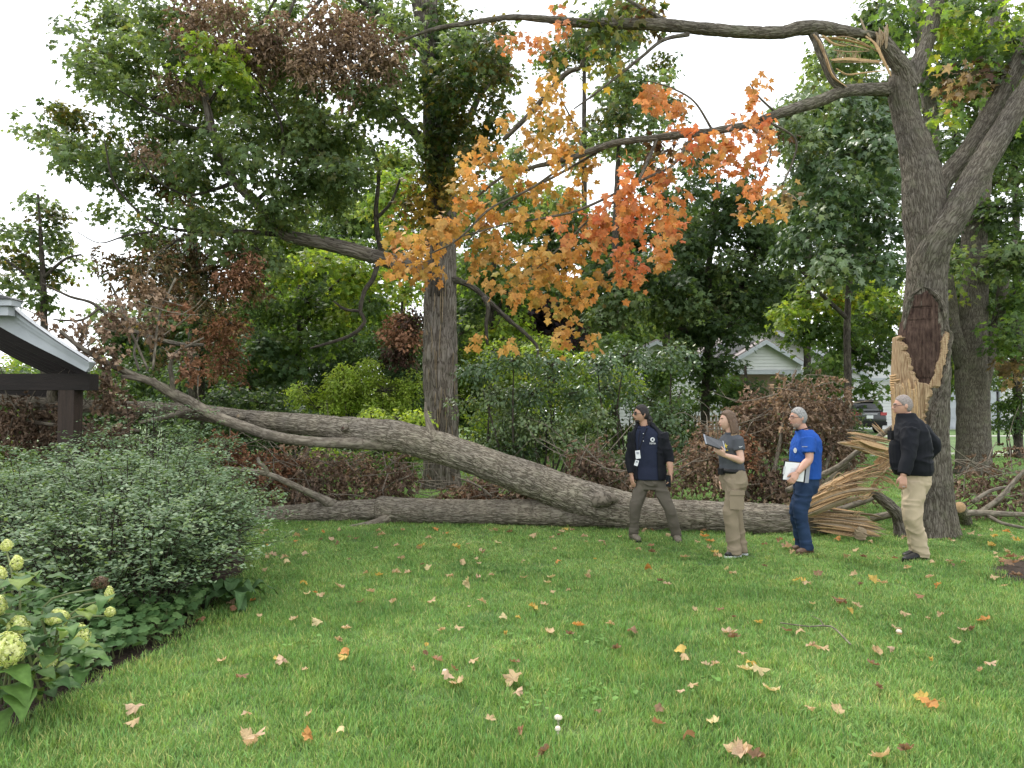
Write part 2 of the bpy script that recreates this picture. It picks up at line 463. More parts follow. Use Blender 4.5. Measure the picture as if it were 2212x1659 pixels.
# grass blades over the lawn: one mass of instanced tufts
def tuft(seed, n=110, rad=0.13):
    g = np.random.default_rng(seed)
    a = g.uniform(0, 2 * math.pi, n); r = rad * np.sqrt(g.uniform(0, 1, n))
    bx, by = r * np.cos(a), r * np.sin(a)
    h = g.uniform(0.03, 0.068, n) * (1 - 0.25 * (r / rad) ** 2)
    w = g.uniform(0.0016, 0.0032, n)
    la = g.uniform(0, 2 * math.pi, n); ln = h * g.uniform(0.15, 0.9, n)
    dx, dy = np.cos(la), np.sin(la)
    px, py = -dy, dx
    z0 = np.zeros(n)
    B = np.stack([bx, by, z0 - 0.005], 1); S = np.stack([px, py, z0], 1) * w[:, None]; D = np.stack([dx, dy, z0], 1)
    up = np.array([0, 0, 1.0])
    mid = B + D * (ln * 0.35)[:, None] + up * (h * 0.62)[:, None]
    tip = B + D * ln[:, None] + up * h[:, None]
    V = np.stack([B - S, B + S, mid + S * 0.8, mid - S * 0.8, tip], 1).reshape(-1, 3)
    k = np.arange(n)[:, None] * 5
    F = [np.concatenate([k + np.array([[0, 1, 2]]), k + np.array([[0, 2, 3]]), k + np.array([[3, 2, 4]])])]
    c = g.uniform(0.6, 1.4, n)[:, None] * np.array([[1.0, 1.0, 1.0]])
    c = c * np.stack([g.uniform(0.85, 1.2, n), np.ones(n), g.uniform(0.7, 1.3, n)], 1)
    dry = g.uniform(0, 1, n) < 0.09
    c[dry] = np.array([2.6, 1.55, 2.2]) * g.uniform(0.7, 1.1, dry.sum())[:, None]
    me = raw_mesh('grass_tuft', V, F, M['blade'], col=np.repeat(c, 5, 0))
    return bpy.data.objects.new('grass_tuft_source_%d' % seed, me)
tufts = [tuft(s) for s in range(4)]
pts = []
for y0, y1, dens, sc in ((1.6, 3.0, 130, 0.95), (3.0, 4.6, 190, 0.95), (4.6, 6.5, 150, 1.0), (6.5, 9.0, 115, 1.1), (9.0, 13.0, 75, 1.2), (13, 18, 30, 1.35), (18, 30, 9, 1.8)):
    x0 = -0.74 * y1 - 2.8; x1 = 0.74 * y1 + 2.8
    n = int((x1 - x0) * (y1 - y0) * dens)
    x = RNG.uniform(x0, x1, n); y = RNG.uniform(y0, y1, n)
    ok = (np.abs(x) < 0.74 * y + 2.8) & ~in_poly(x, y, poly) & ~in_poly(x, y, MULCH)
    x, y = x[ok], y[ok]
    pts.append(np.c_[x, y, ground_z(x, y), np.full(len(x), sc)])
pts = np.concatenate(pts)
patch = fbm(pts[:, :3] * 1.7, 31, 2)
scl = pts[:, 3] * (0.55 + 0.9 * patch) * RNG.uniform(0.8, 1.2, len(pts)) * np.interp(pts[:, 1], [4, 6, 8.5, 14], [0.95, 0.85, 0.55, 0.55])
gme = bpy.data.meshes.new('grass_points')
gme.vertices.add(len(pts)); gme.vertices.foreach_set('co', pts[:, :3].astype(np.float32).ravel())
for nm, typ, arr in (('rot', 'FLOAT_VECTOR', np.c_[RNG.normal(0, 0.12, len(pts)), RNG.normal(0, 0.12, len(pts)), RNG.uniform(0, 6.28, len(pts))]),
                     ('scl', 'FLOAT_VECTOR', np.c_[pts[:, 3], pts[:, 3], scl])):
    a_ = gme.attributes.new(nm, typ, 'POINT'); a_.data.foreach_set('vector', arr.astype(np.float32).ravel())
a_ = gme.attributes.new('pick', 'INT', 'POINT'); a_.data.foreach_set('value', RNG.integers(0, 4, len(pts)).astype(np.int32))
ng = bpy.data.node_groups.new('grass_scatter', 'GeometryNodeTree')
ng.interface.new_socket('Geometry', in_out='INPUT', socket_type='NodeSocketGeometry')
ng.interface.new_socket('Geometry', in_out='OUTPUT', socket_type='NodeSocketGeometry')
gi, go = ng.nodes.new('NodeGroupInput'), ng.nodes.new('NodeGroupOutput')
iop = ng.nodes.new('GeometryNodeInstanceOnPoints')
jn = ng.nodes.new('GeometryNodeJoinGeometry')
for t in tufts:
    oi = ng.nodes.new('GeometryNodeObjectInfo'); oi.inputs[0].default_value = t; oi.inputs[1].default_value = True
    ng.links.new(oi.outputs['Geometry'], jn.inputs[0])
def named(nm, typ):
    k = ng.nodes.new('GeometryNodeInputNamedAttribute'); k.data_type = typ; k.inputs[0].default_value = nm
    return k.outputs[0]
ng.links.new(gi.outputs[0], iop.inputs['Points'])
ng.links.new(jn.outputs[0], iop.inputs['Instance'])
iop.inputs['Pick Instance'].default_value = True
ng.links.new(named('pick', 'INT'), iop.inputs['Instance Index'])
ng.links.new(named('rot', 'FLOAT_VECTOR'), iop.inputs['Rotation'])
ng.links.new(named('scl', 'FLOAT_VECTOR'), iop.inputs['Scale'])
ng.links.new(iop.outputs[0], go.inputs[0])
grass = put('grass', gme, kind='stuff', label='mown green grass blades covering the lawn', cat='grass')
grass.modifiers.new('scatter', 'NODES').node_group = ng
# ------------------------------------------------------------------ buildings
M['white_paint'] = surf('white_paint', (0.46, 0.48, 0.51), (0.36, 0.38, 0.41), 3.5, 0.55, 0.05, 30)
M['siding'] = surf('white_siding', (0.68, 0.68, 0.67), (0.58, 0.58, 0.575), 1.2, 0.6, 0.0)
M['tan_board'] = surf('tan_boards', (0.33, 0.245, 0.185), (0.26, 0.19, 0.14), 1.5, 0.8)
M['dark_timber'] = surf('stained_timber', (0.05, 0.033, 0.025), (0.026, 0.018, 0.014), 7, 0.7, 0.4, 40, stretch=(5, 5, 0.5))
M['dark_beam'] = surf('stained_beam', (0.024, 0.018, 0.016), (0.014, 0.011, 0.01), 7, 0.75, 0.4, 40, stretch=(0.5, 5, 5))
M['shingle'] = surf('grey_shingle', (0.13, 0.13, 0.135), (0.08, 0.08, 0.085), 20, 0.9, 0.5, 60)
M['shingle_red'] = surf('faded_red_shingle', (0.3, 0.26, 0.25), (0.23, 0.2, 0.19), 9, 0.9, 0.3, 60)
M['iron'] = surf('black_iron', (0.02, 0.02, 0.022), (0.014, 0.014, 0.015), 9, 0.5)
M['glass'] = surf('window_glass', (0.035, 0.045, 0.05), (0.02, 0.026, 0.03), 2, 0.08, spec=0.6)

# open-sided shelter at the left edge
def pv(px, py, d): return at(px, py, d)
sh = thing('garden_shelter', (at(153, 1100, 9.0)[0], 9.0, 0), 'open timber shelter with white curved gable trim and dark underside', 'shelter')
pc = at(153, 843, 9.0)
b1 = box(pc[0], 9.0, (pc[2]) / 2, 0.19, 0.19, pc[2])
part('post', *b1, M['dark_timber'], sh)
part('post', *box(pc[0] - 2.7, 13.2, pc[2] / 2, 0.19, 0.19, pc[2]), M['dark_timber'], sh)
x1 = at(203, 830, 9.0)[0]
zb0, zb1 = at(100, 843, 9.0)[2], at(100, 808, 9.0)[2]
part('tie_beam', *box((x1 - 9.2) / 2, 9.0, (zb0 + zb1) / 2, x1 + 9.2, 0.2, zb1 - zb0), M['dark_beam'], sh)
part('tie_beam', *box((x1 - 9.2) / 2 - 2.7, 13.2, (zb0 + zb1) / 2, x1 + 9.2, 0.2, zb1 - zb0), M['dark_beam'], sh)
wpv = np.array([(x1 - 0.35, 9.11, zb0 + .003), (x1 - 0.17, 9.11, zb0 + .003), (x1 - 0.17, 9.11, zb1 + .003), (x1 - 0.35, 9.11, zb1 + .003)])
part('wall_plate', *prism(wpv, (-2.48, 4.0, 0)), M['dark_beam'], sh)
bot = [(185, 803), (132, 775), (66, 742), (0, 706), (-80, 656), (-170, 595), (-260, 530)]
top = [(203, 781), (142, 742), (99, 712), (66, 688), (33, 660), (-40, 596), (-130, 515), (-230, 425)]
bc = catmull([pv(a, b, 8.6) for a, b in bot], 6)
tc_ = catmull([pv(a, b, 8.6) for a, b in top], 6)
def resample(C, n):
    s = np.concatenate([[0], np.cumsum(np.linalg.norm(np.diff(C, axis=0), axis=1))]); s /= s[-1]
    u = np.linspace(0, 1, n)
    return np.stack([np.interp(u, s, C[:, k]) for k in range(3)], 1)
bc, tc_ = resample(bc, 30), resample(tc_, 30)
def rake_board(f0, f1, y0, y1, name, mat):
    a, b = bc + (tc_ - bc) * f0, bc + (tc_ - bc) * f1
    A, B = a.copy(), b.copy(); A[:, 1] = y0; B[:, 1] = y0
    C_, D_ = a.copy(), b.copy(); C_[:, 1] = y1; D_[:, 1] = y1
    n = len(a)
    V = np.concatenate([A, B, C_, D_])
    V[:, 0] -= 0.62 * np.maximum(0, V[:, 1] - 8.66)
    F = []
    for i in range(n - 1):
        F += [(i, n + i, n + i + 1, i + 1), (2 * n + i, 2 * n + i + 1, 3 * n + i + 1, 3 * n + i), (i, i + 1, 2 * n + i + 1, 2 * n + i), (n + i, 3 * n + i, 3 * n + i + 1, n + i + 1)]
    F += [(0, 2 * n, 3 * n, n), (n - 1, 2 * n - 1, 4 * n - 1, 3 * n - 1)]
    part(name, V, F, mat, sh)
rake_board(0.0, 0.55, 8.60, 8.66, 'fascia_board', M['white_paint'])
rake_board(0.553, 0.76, 8.565, 8.66, 'fascia_board', M['white_paint'])
rake_board(0.763, 0.93, 8.52, 8.66, 'crown_moulding', M['white_paint'])
rake_board(0.933, 1.0, 8.49, 13.6, 'shingle_edge', M['shingle'])
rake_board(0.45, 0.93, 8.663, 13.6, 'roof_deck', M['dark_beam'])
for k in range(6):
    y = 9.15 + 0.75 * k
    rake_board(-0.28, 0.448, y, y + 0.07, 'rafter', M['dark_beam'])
# boxed cornice of the upper roof, at the frame's edge
c0, c1 = at(-90, 672, 8.4), at(33, 655, 8.4)
z0, z1, z2 = at(0, 682, 8.4)[2], at(0, 662, 8.4)[2], at(0, 648, 8.4)[2]
part('cornice_board', *box((c0[0] + c1[0]) / 2 - 0.03, 8.44, (z0 + z1) / 2, c1[0] - c0[0] - 0.07, 0.12, z1 - z0 - 0.006), M['white_paint'], sh)
part('cornice_board', *box((c0[0] + c1[0]) / 2, 8.42, (z1 + z2) / 2, c1[0] - c0[0], 0.17, z2 - z1 - 0.006), M['white_paint'], sh)
part('cornice_shingle', *prism([(c1[0] + 0.02, 8.31, z2), (c0[0], 8.31, z2 + 0.0), (c0[0], 8.31, z2 + 0.1), (c1[0] - 0.1, 8.31, z2 + 0.045)], (0, 0.25, 0)), M['shingle'], sh)

# house and garage in the distance
HB = 0.55
def boards(x0, x1, zlo, zhi, y, root, gable=None, step=0.2, holes=()):
    """horizontal lap siding; gable=(peak_x, peak_z, slope) clips the ends"""
    z = zlo
    while z < zhi - 0.02:
        a, b, t = x0, x1, min(z + step - 0.012, zhi)
        tl, tr = a, b
        if gable:
            px, pz, s = gable
            a, b = max(x0, px - (pz - z) / s), min(x1, px + (pz - z) / s)
            tl, tr = max(x0, px - (pz - t) / s), min(x1, px + (pz - t) / s)
        segs = [(a, b, tl, tr)]
        for (hx0, hx1, hz0, hz1) in holes:
            if z < hz1 and t > hz0:
                segs = [q for sg in segs for q in ((sg[0], min(sg[1], hx0), sg[2], min(sg[3], hx0)), (max(sg[0], hx1), sg[1], max(sg[2], hx1), sg[3])) if q[1] - q[0] > 0.05 and q[3] - q[2] > 0.02]
        for a_, b_, c_, d_ in segs:
            if b_ - a_ < 0.06: continue
            V = [(a_, y - 0.03, z), (b_, y - 0.03, z), (d_, y - 0.006, t), (c_, y - 0.006, t), (a_, y + 0.02, z), (b_, y + 0.02, z), (d_, y + 0.02, t), (c_, y + 0.02, t)]
            part('siding_board', V, [(0, 1, 2, 3), (5, 4, 7, 6), (1, 5, 6, 2), (4, 0, 3, 7), (3, 2, 6, 7), (4, 5, 1, 0)], M['siding'], root)
        z += step
def slab_roof(p0, p1, p2, p3, th, mat, root, name='roof'):
    P = np.array([p0, p1, p2, p3], float); part(name, *prism(P, (0, 0, th)), mat, root)
def rake(x0, z0, x1, z1, y, root, w=0.22, th=0.12):
    part('rake_board', *prism([(x0, y, z0), (x1, y, z1), (x1, y, z1 - w), (x0, y, z0 - w)], (0, th, 0)), M['white_paint'], root)
ho = thing('white_house', (15.4, 46, HB), 'white sided house with a small porch gable, half hidden by the trees', 'house')
PX, PZ, SL = 15.4, 7.0, 0.48
part('wall', *prism([(9.6, 46.03, HB), (21.2, 46.03, HB), (21.2, 46.03, 4.2), (PX, 46.03, PZ - 0.05), (9.6, 46.03, 4.2)], (0, 8, 0)), M['siding'], ho)
boards(9.6, 21.2, 3.6, 6.8, 46, ho, (PX, PZ - 0.1, SL))
boards(16.9, 21.2, HB, 3.6, 46, ho, None, 0.2, [(18.0, 19.3, 1.5, 3.0)])
wi = part('window', *box(18.65, 46.0, 2.25, 1.3, 0.04, 1.5), M['glass'], ho)
for xx in (18.0, 19.3): part('window_frame', *box(xx, 45.95, 2.25, 0.1, 0.08, 1.6), M['white_paint'], wi)
for zz in (1.5, 3.0): part('window_frame', *box(18.65, 45.947, zz, 1.4, 0.08, 0.1), M['white_paint'], wi)
slab_roof((PX, 45.4, PZ + 0.02), (8.9, 45.4, PZ - SL * 6.5), (8.9, 54.5, PZ - SL * 6.5), (PX, 54.5, PZ + 0.02), 0.12, M['shingle_red'], ho)
slab_roof((PX + 0.003, 45.4, PZ + 0.02), (PX + 0.003, 54.5, PZ + 0.02), (21.9, 54.5, PZ - SL * 6.5), (21.9, 45.4, PZ - SL * 6.5), 0.12, M['shingle_red'], ho)
rake(PX, PZ, 8.95, PZ - SL * 6.45, 45.3, ho); rake(PX + 0.004, PZ, 21.85, PZ - SL * 6.45, 45.3, ho)
# porch with its own gable
QX, QZ, QS = 14.96, 5.85, 0.6
part('porch_gable', *prism([(12.75, 43.93, 4.1), (17.17, 43.93, 4.1), (17.17, 43.93, 4.5), (QX, 43.93, QZ - 0.06), (12.75, 43.93, 4.5)], (0, 2, 0)), M['siding'], ho)
boards(12.8, 17.12, 4.1, 5.75, 43.9, ho, (QX, QZ - 0.12, QS))
slab_roof((QX, 43.5, QZ), (12.5, 43.5, QZ - QS * 2.46), (12.5, 46.2, QZ - QS * 2.46), (QX, 46.2, QZ), 0.1, M['shingle_red'], ho, 'porch_roof')
slab_roof((QX + 0.003, 43.5, QZ), (QX + 0.003, 46.2, QZ), (17.42, 46.2, QZ - QS * 2.46), (17.42, 43.5, QZ - QS * 2.46), 0.1, M['shingle_red'], ho, 'porch_roof')
rake(QX, QZ, 12.55, QZ - QS * 2.41, 43.4, ho, 0.26); rake(QX + 0.004, QZ, 17.37, QZ - QS * 2.41, 43.4, ho, 0.26)
part('porch_lintel', *box(14.96, 43.9, 3.96, 4.5, 0.2, 0.24), M['white_paint'], ho)
for xx in (12.85, 17.05): part('porch_post', *box(xx, 43.9, (HB + 3.83) / 2, 0.16, 0.16, 3.83 - HB), M['white_paint'], ho)
for k in range(14):
    part('wall_plank', *box(12.95 + k * 0.29, 45.9, 2.3, 0.278, 0.06, 3.3), M['tan_board'], ho)
part('porch_floor', *box(14.96, 44.9, HB + 0.12, 4.4, 2.0, 0.24), M['concrete'], ho)
rl = part('railing', *merge(box(14.2, 43.75, 1.78, 2.6, 0.05, 0.05), box(14.2, 43.75, 0.95, 2.6, 0.04, 0.04)), M['iron'], ho)
for k in range(19): part('baluster', *box(12.95 + k * 0.14, 43.75, 1.37, 0.025, 0.025, 0.8), M['iron'], rl)
# left wing
part('wing_wall', *prism([(4.6, 44.03, HB), (12.5, 44.03, HB), (12.5, 44.03, 3.9), (8.55, 44.03, 5.72), (4.6, 44.03, 3.9)], (0, 6, 0)), M['siding'], ho)
boards(4.6, 12.5, HB, 5.7, 44, ho, (8.55, 5.8, 0.46), 0.2)
slab_roof((8.55, 43.6, 5.82), (4.2, 43.6, 3.82), (4.2, 50, 3.82), (8.55, 50, 5.82), 0.1, M['shingle_red'], ho, 'wing_roof')
slab_roof((8.553, 43.6, 5.82), (8.553, 50, 5.82), (12.9, 50, 3.82), (12.9, 43.6, 3.82), 0.1, M['shingle_red'], ho, 'wing_roof')
rake(8.55, 5.82, 4.25, 3.84, 43.5, ho); rake(8.554, 5.82, 12.85, 3.84, 43.5, ho)

ga = thing('garage', (26, 45.5, HB), 'white sided garage with a panelled white door behind the driveway', 'garage')
part('wall', *box(26.2, 48.53, HB + 1.55, 12.4, 6.0, 3.1), M['siding'], ga)
boards(20.0, 32.4, HB, 3.62, 45.5, ga, None, 0.2, [(26.3, 29.9, HB, 2.95)])
part('wall_gable', *prism([(20.0, 45.52, 3.66), (32.4, 45.52, 3.66), (26.2, 45.52, 6.0)], (0, 5.9, 0)), M['siding'], ga)
slab_roof((26.2, 45.1, 6.1), (19.6, 45.1, 3.62), (19.6, 52, 3.62), (26.2, 52, 6.1), 0.12, M['shingle'], ga)
slab_roof((26.203, 45.1, 6.1), (26.203, 52, 6.1), (32.8, 52, 3.62), (32.8, 45.1, 3.62), 0.12, M['shingle'], ga)
gd = part('garage_door', *box(28.1, 45.46, HB + 1.2, 3.6, 0.05, 2.4), M['white_paint'], ga)
for r_ in range(4):
    for c_ in range(4):
        part('door_panel', *box(26.3 + 0.46 + c_ * 0.893, 45.43, HB + 0.31 + r_ * 0.59, 0.78, 0.03, 0.46), M['white_paint'], gd)
for xx in (26.25, 29.95): part('door_trim', *box(xx, 45.43, HB + 1.23, 0.11, 0.12, 2.46), M['white_paint'], ga)
part('door_trim', *box(28.1, 45.427, HB + 2.49, 3.85, 0.12, 0.12), M['white_paint'], ga)
part('eave_board', *box(26.2, 45.3, 3.6, 12.4, 0.06, 0.16), M['white_paint'], ga)
lp = thing('lamp_post', (*at(2156, 900, 33)[:2], float(ground_z(0, 33))), 'thin black post standing on the far lawn near the garage', 'post')
q = at(2156, 900, 33)
part('post', *tube([(q[0], 33, 0.1), (q[0], 33, 2.5)], [0.06, 0.05], 10, 0.5)[:2], M['iron'], lp, smooth=True)
part('post_cap', *box(q[0], 33, 2.56, 0.22, 0.22, 0.1), M['iron'], lp)
# picket fence by the porch, seen between the leaves
fe = thing('picket_fence', (*at(1480, 930, 30)[:2], float(ground_z(0, 30))), 'weathered wooden picket fence between the shrubs and the house', 'fence')
for k in range(26):
    xk = at(1405, 900, 30)[0] + k * 0.14
    zk = float(ground_z(0, 30))
    part('picket', *box(xk, 30, zk + 0.75 + 0.02 * math.sin(k * 3.1), 0.09, 0.02, 1.4), M['wood_grey'], fe)
for zz in (0.45, 1.15): part('rail', *box(at(1405, 900, 30)[0] + 1.75, 30.03, float(ground_z(0, 30)) + zz, 3.7, 0.03, 0.09), M['wood_grey'], fe)

# dark SUV on the driveway, seen from behind
M['car_paint'] = surf('black_car_paint', (0.012, 0.013, 0.015), (0.008, 0.009, 0.01), 2, 0.18, spec=0.6)
M['car_glass'] = surf('tinted_glass', (0.02, 0.024, 0.028), (0.012, 0.014, 0.016), 2, 0.05, spec=0.8)
M['tyre'] = surf('tyre_rubber', (0.02, 0.02, 0.02), (0.012, 0.012, 0.012), 9, 0.9)
M['rim'] = surf('wheel_rim', (0.4, 0.4, 0.42), (0.3, 0.3, 0.31), 4, 0.3, metal=0.8)
M['taillight'] = surf('tail_light', (0.45, 0.012, 0.012), (0.3, 0.008, 0.008), 8, 0.2, spec=0.6)
M['plate'] = surf('licence_plate', (0.7, 0.71, 0.74), (0.62, 0.63, 0.66), 8, 0.4)
CX, CY = at(1879, 900, 40.0)[0], 40.0
CZ = float(ground_z(0, 41))
car = thing('parked_car', (CX, CY + 2.2, CZ), 'black sport utility car parked on the driveway, seen from behind', 'car')
def rbox_sections(secs, n=20, p=4.0):
    """lofted body: list of (y, zc, half_w, half_h)"""
    th = np.linspace(0, 2 * math.pi, n, endpoint=False)
    V, F = [], []
    for (y, zc, a, b) in secs:
        c, s = np.cos(th), np.sin(th)
        V.append(np.c_[CX + a * np.sign(c) * np.abs(c) ** (2 / p), np.full(n, y + CY), CZ + zc + b * np.sign(s) * np.abs(s) ** (2 / p)])
    V = np.concatenate(V)
    for k in range(len(secs) - 1):
        F += [(k * n + i, k * n + (i + 1) % n, (k + 1) * n + (i + 1) % n, (k + 1) * n + i) for i in range(n)]
    F += [tuple(range(n))[::-1], tuple(range((len(secs) - 1) * n, len(secs) * n))]
    return V, F
part('body', *rbox_sections([(0.02, 0.72, 0.86, 0.3), (0.06, 0.74, 0.93, 0.4), (0.3, 0.76, 0.96, 0.46), (2.0, 0.76, 0.97, 0.46), (3.4, 0.74, 0.96, 0.44), (4.3, 0.66, 0.92, 0.36), (4.6, 0.62, 0.84, 0.28)]), M['car_paint'], car, smooth=True)
part('cabin', *rbox_sections([(0.1, 1.25, 0.78, 0.32), (0.35, 1.4, 0.76, 0.4), (0.9, 1.42, 0.75, 0.42), (2.3, 1.42, 0.74, 0.41), (3.1, 1.25, 0.76, 0.25), (3.5, 1.12, 0.78, 0.1)]), M['car_paint'], car, smooth=True)
part('rear_window', *prism([(CX - 0.66, CY + 0.06, CZ + 1.2), (CX + 0.66, CY + 0.06, CZ + 1.2), (CX + 0.6, CY + 0.24, CZ + 1.66), (CX - 0.6, CY + 0.24, CZ + 1.66)], (0, 0.08, 0.0)), M['car_glass'], car)
part('roof_spoiler', *box(CX, CY + 0.2, CZ + 1.76, 1.25, 0.32, 0.05), M['car_paint'], car)
part('bumper', *box(CX, CY + 0.02, CZ + 0.5, 1.8, 0.16, 0.2), M['tyre'], car)
part('licence_plate', *box(CX, CY - 0.0, CZ + 0.86, 0.36, 0.03, 0.17), M['plate'], car)
part('chrome_strip', *box(CX, CY - 0.01, CZ + 1.02, 0.8, 0.03, 0.05), M['rim'], car)
for s in (-1, 1):
    part('tail_light', *box(CX + s * 0.76, CY + 0.05, CZ + 1.03, 0.34, 0.1, 0.16), M['taillight'], car)
    part('roof_rail', *box(CX + s * 0.62, CY + 1.5, CZ + 1.86, 0.04, 1.8, 0.04), M['rim'], car)
    for yy in (0.95, 3.7):
        V, F, _ = tube([(CX + s * 0.74, CY + yy, CZ + 0.36), (CX + s * 0.97, CY + yy, CZ + 0.36)], [0.36, 0.36], 24, 0.3)
        w = part('wheel', V, F, M['tyre'], car, smooth=False)
        V, F, _ = tube([(CX + s * 0.96, CY + yy, CZ + 0.36), (CX + s * 0.985, CY + yy, CZ + 0.36)], [0.23, 0.22], 20, 0.3)
        part('rim', V, F, M['rim'], w)
# ------------------------------------------------------------------ foliage tools
def sym(half, c=(0, 0.33)):
    """fan-triangulated leaf from its right-hand outline (base ... tip)"""
    H = np.array(half, float)
    out = np.concatenate([H, (H[1:-1] * np.array([-1, 1]))[::-1]])
    V = np.concatenate([[c], out]); n = len(out)
    F = np.array([(0, 1 + i, 1 + (i + 1) % n) for i in range(n)])
    return V, F
def shape(V2, fold=0.25, droop=0.25, curl=0.0, seed=0):
    g = np.random.default_rng(seed)
    x, y = V2[:, 0], V2[:, 1]
    z = -fold * np.abs(x) - droop * y * y
    if curl:
        z = z + curl * (np.abs(x) ** 1.3) * g.choice([-1, 1]) * 1.6 + g.normal(0, 0.09, len(x)) * curl * 2
        x = x * (1 - 0.45 * curl * np.abs(x) / 0.5)
        y = y * (1 - 0.25 * curl)
    return np.stack([x, y, z], 1)
mp2, mpF = sym([(0, 0), (0.2, -0.1), (0.42, 0.04), (0.27, 0.2), (0.58, 0.52), (0.2, 0.5), (0, 1.0)])
mx2, mxF = sym([(0, 0), (0.22, -0.1), (0.44, 0.02), (0.36, 0.14), (0.3, 0.2), (0.46, 0.36), (0.62, 0.5), (0.44, 0.54), (0.36, 0.66), (0.18, 0.52), (0.24, 0.7), (0.1, 0.82), (0, 1.02)])
ov2, ovF = sym([(0, 0), (0.3, 0.3), (0.27, 0.65), (0, 1.0)], (0, 0.5))
rd2, rdF = sym([(0, 0), (0.3, -0.12), (0.55, 0.2), (0.45, 0.35), (0.52, 0.6), (0.25, 0.65), (0.2, 0.95), (0, 0.85)], (0, 0.3))
di2 = np.array([(0, 0), (0.34, 0.45), (0, 1.0), (-0.34, 0.45)]); diF = np.array([(0, 1, 2), (0, 2, 3)])
T_MAPLE = [(shape(mp2, f, d), mpF) for f, d in ((0.25, 0.2), (0.1, 0.35), (0.4, 0.1), (-0.1, 0.3))]
T_MAPLE_FINE = [(shape(mx2, f, d), mxF) for f, d in ((0.25, 0.2), (0.1, 0.4), (0.45, 0.15), (-0.15, 0.3))]
def rolled(V2, R_, bend, seed):
    g = np.random.default_rng(seed)
    x = V2[:, 0] + g.normal(0, 0.03, len(V2)); y = V2[:, 1]
    return np.stack([R_ * np.sin(x / R_), y * (1 - 0.12 * bend), R_ * (1 - np.cos(x / R_)) + bend * (y - 0.4) ** 2 + g.normal(0, 0.05, len(V2))], 1)
T_DEAD = [(rolled(mp2, r_, b_, s_), mpF) for s_, (r_, b_) in enumerate(((0.2, 0.5), (0.16, -0.4), (0.24, 0.8), (0.14, 0.2), (0.3, -0.6)))]
T_DEAD_FINE = [(rolled(mx2, r_, b_, 20 + s_), mxF) for s_, (r_, b_) in enumerate(((0.5, 0.3), (0.3, 0.5), (-0.34, 0.2), (0.24, -0.3), (-0.5, 0.6), (0.2, 0.6)))]
T_OVAL = [(shape(ov2, f, d), ovF) for f, d in ((0.3, 0.15), (0.15, 0.3), (0.45, 0.05))]
T_ROUND = [(shape(rd2, f, d), rdF) for f, d in ((0.2, 0.15), (-0.1, 0.1))]
T_SIMPLE = [(shape(di2, f, d), diF) for f, d in ((0.3, 0.2), (-0.2, 0.2))]
nd = np.array([(0, 0), (0.035, 0.5), (0, 1.0), (-0.035, 0.5)])
T_NEEDLE = [(shape(nd, 0, 0.15), diF)]
def leaves(tm, pos, ydir, nrm, size, col):
    """build one mesh's arrays from per-leaf arrays"""
    n = len(pos)
    nrm = unit(nrm)
    y = unit(ydir - nrm * np.sum(ydir * nrm, 1, keepdims=True))
    x = np.cross(y, nrm)
    pick = RNG.integers(0, len(tm), n)
    Vs, Fs, Cs, off = [], [], [], 0
    for k, (tv, tf) in enumerate(tm):
        i = np.where(pick == k)[0]
        if not len(i): continue
        s = size[i][:, None, None]
        V = pos[i][:, None, :] + s * (tv[None, :, 0:1] * x[i][:, None, :] + tv[None, :, 1:2] * y[i][:, None, :] + tv[None, :, 2:3] * nrm[i][:, None, :])
        m = tv.shape[0]
        Vs.append(V.reshape(-1, 3))
        Fs.append((tf[None] + (np.arange(len(i)) * m)[:, None, None] + off).reshape(-1, 3))
        Cs.append(np.repeat(col[i], m, 0))
        off += len(i) * m
    return np.concatenate(Vs), np.concatenate(Fs), np.concatenate(Cs)
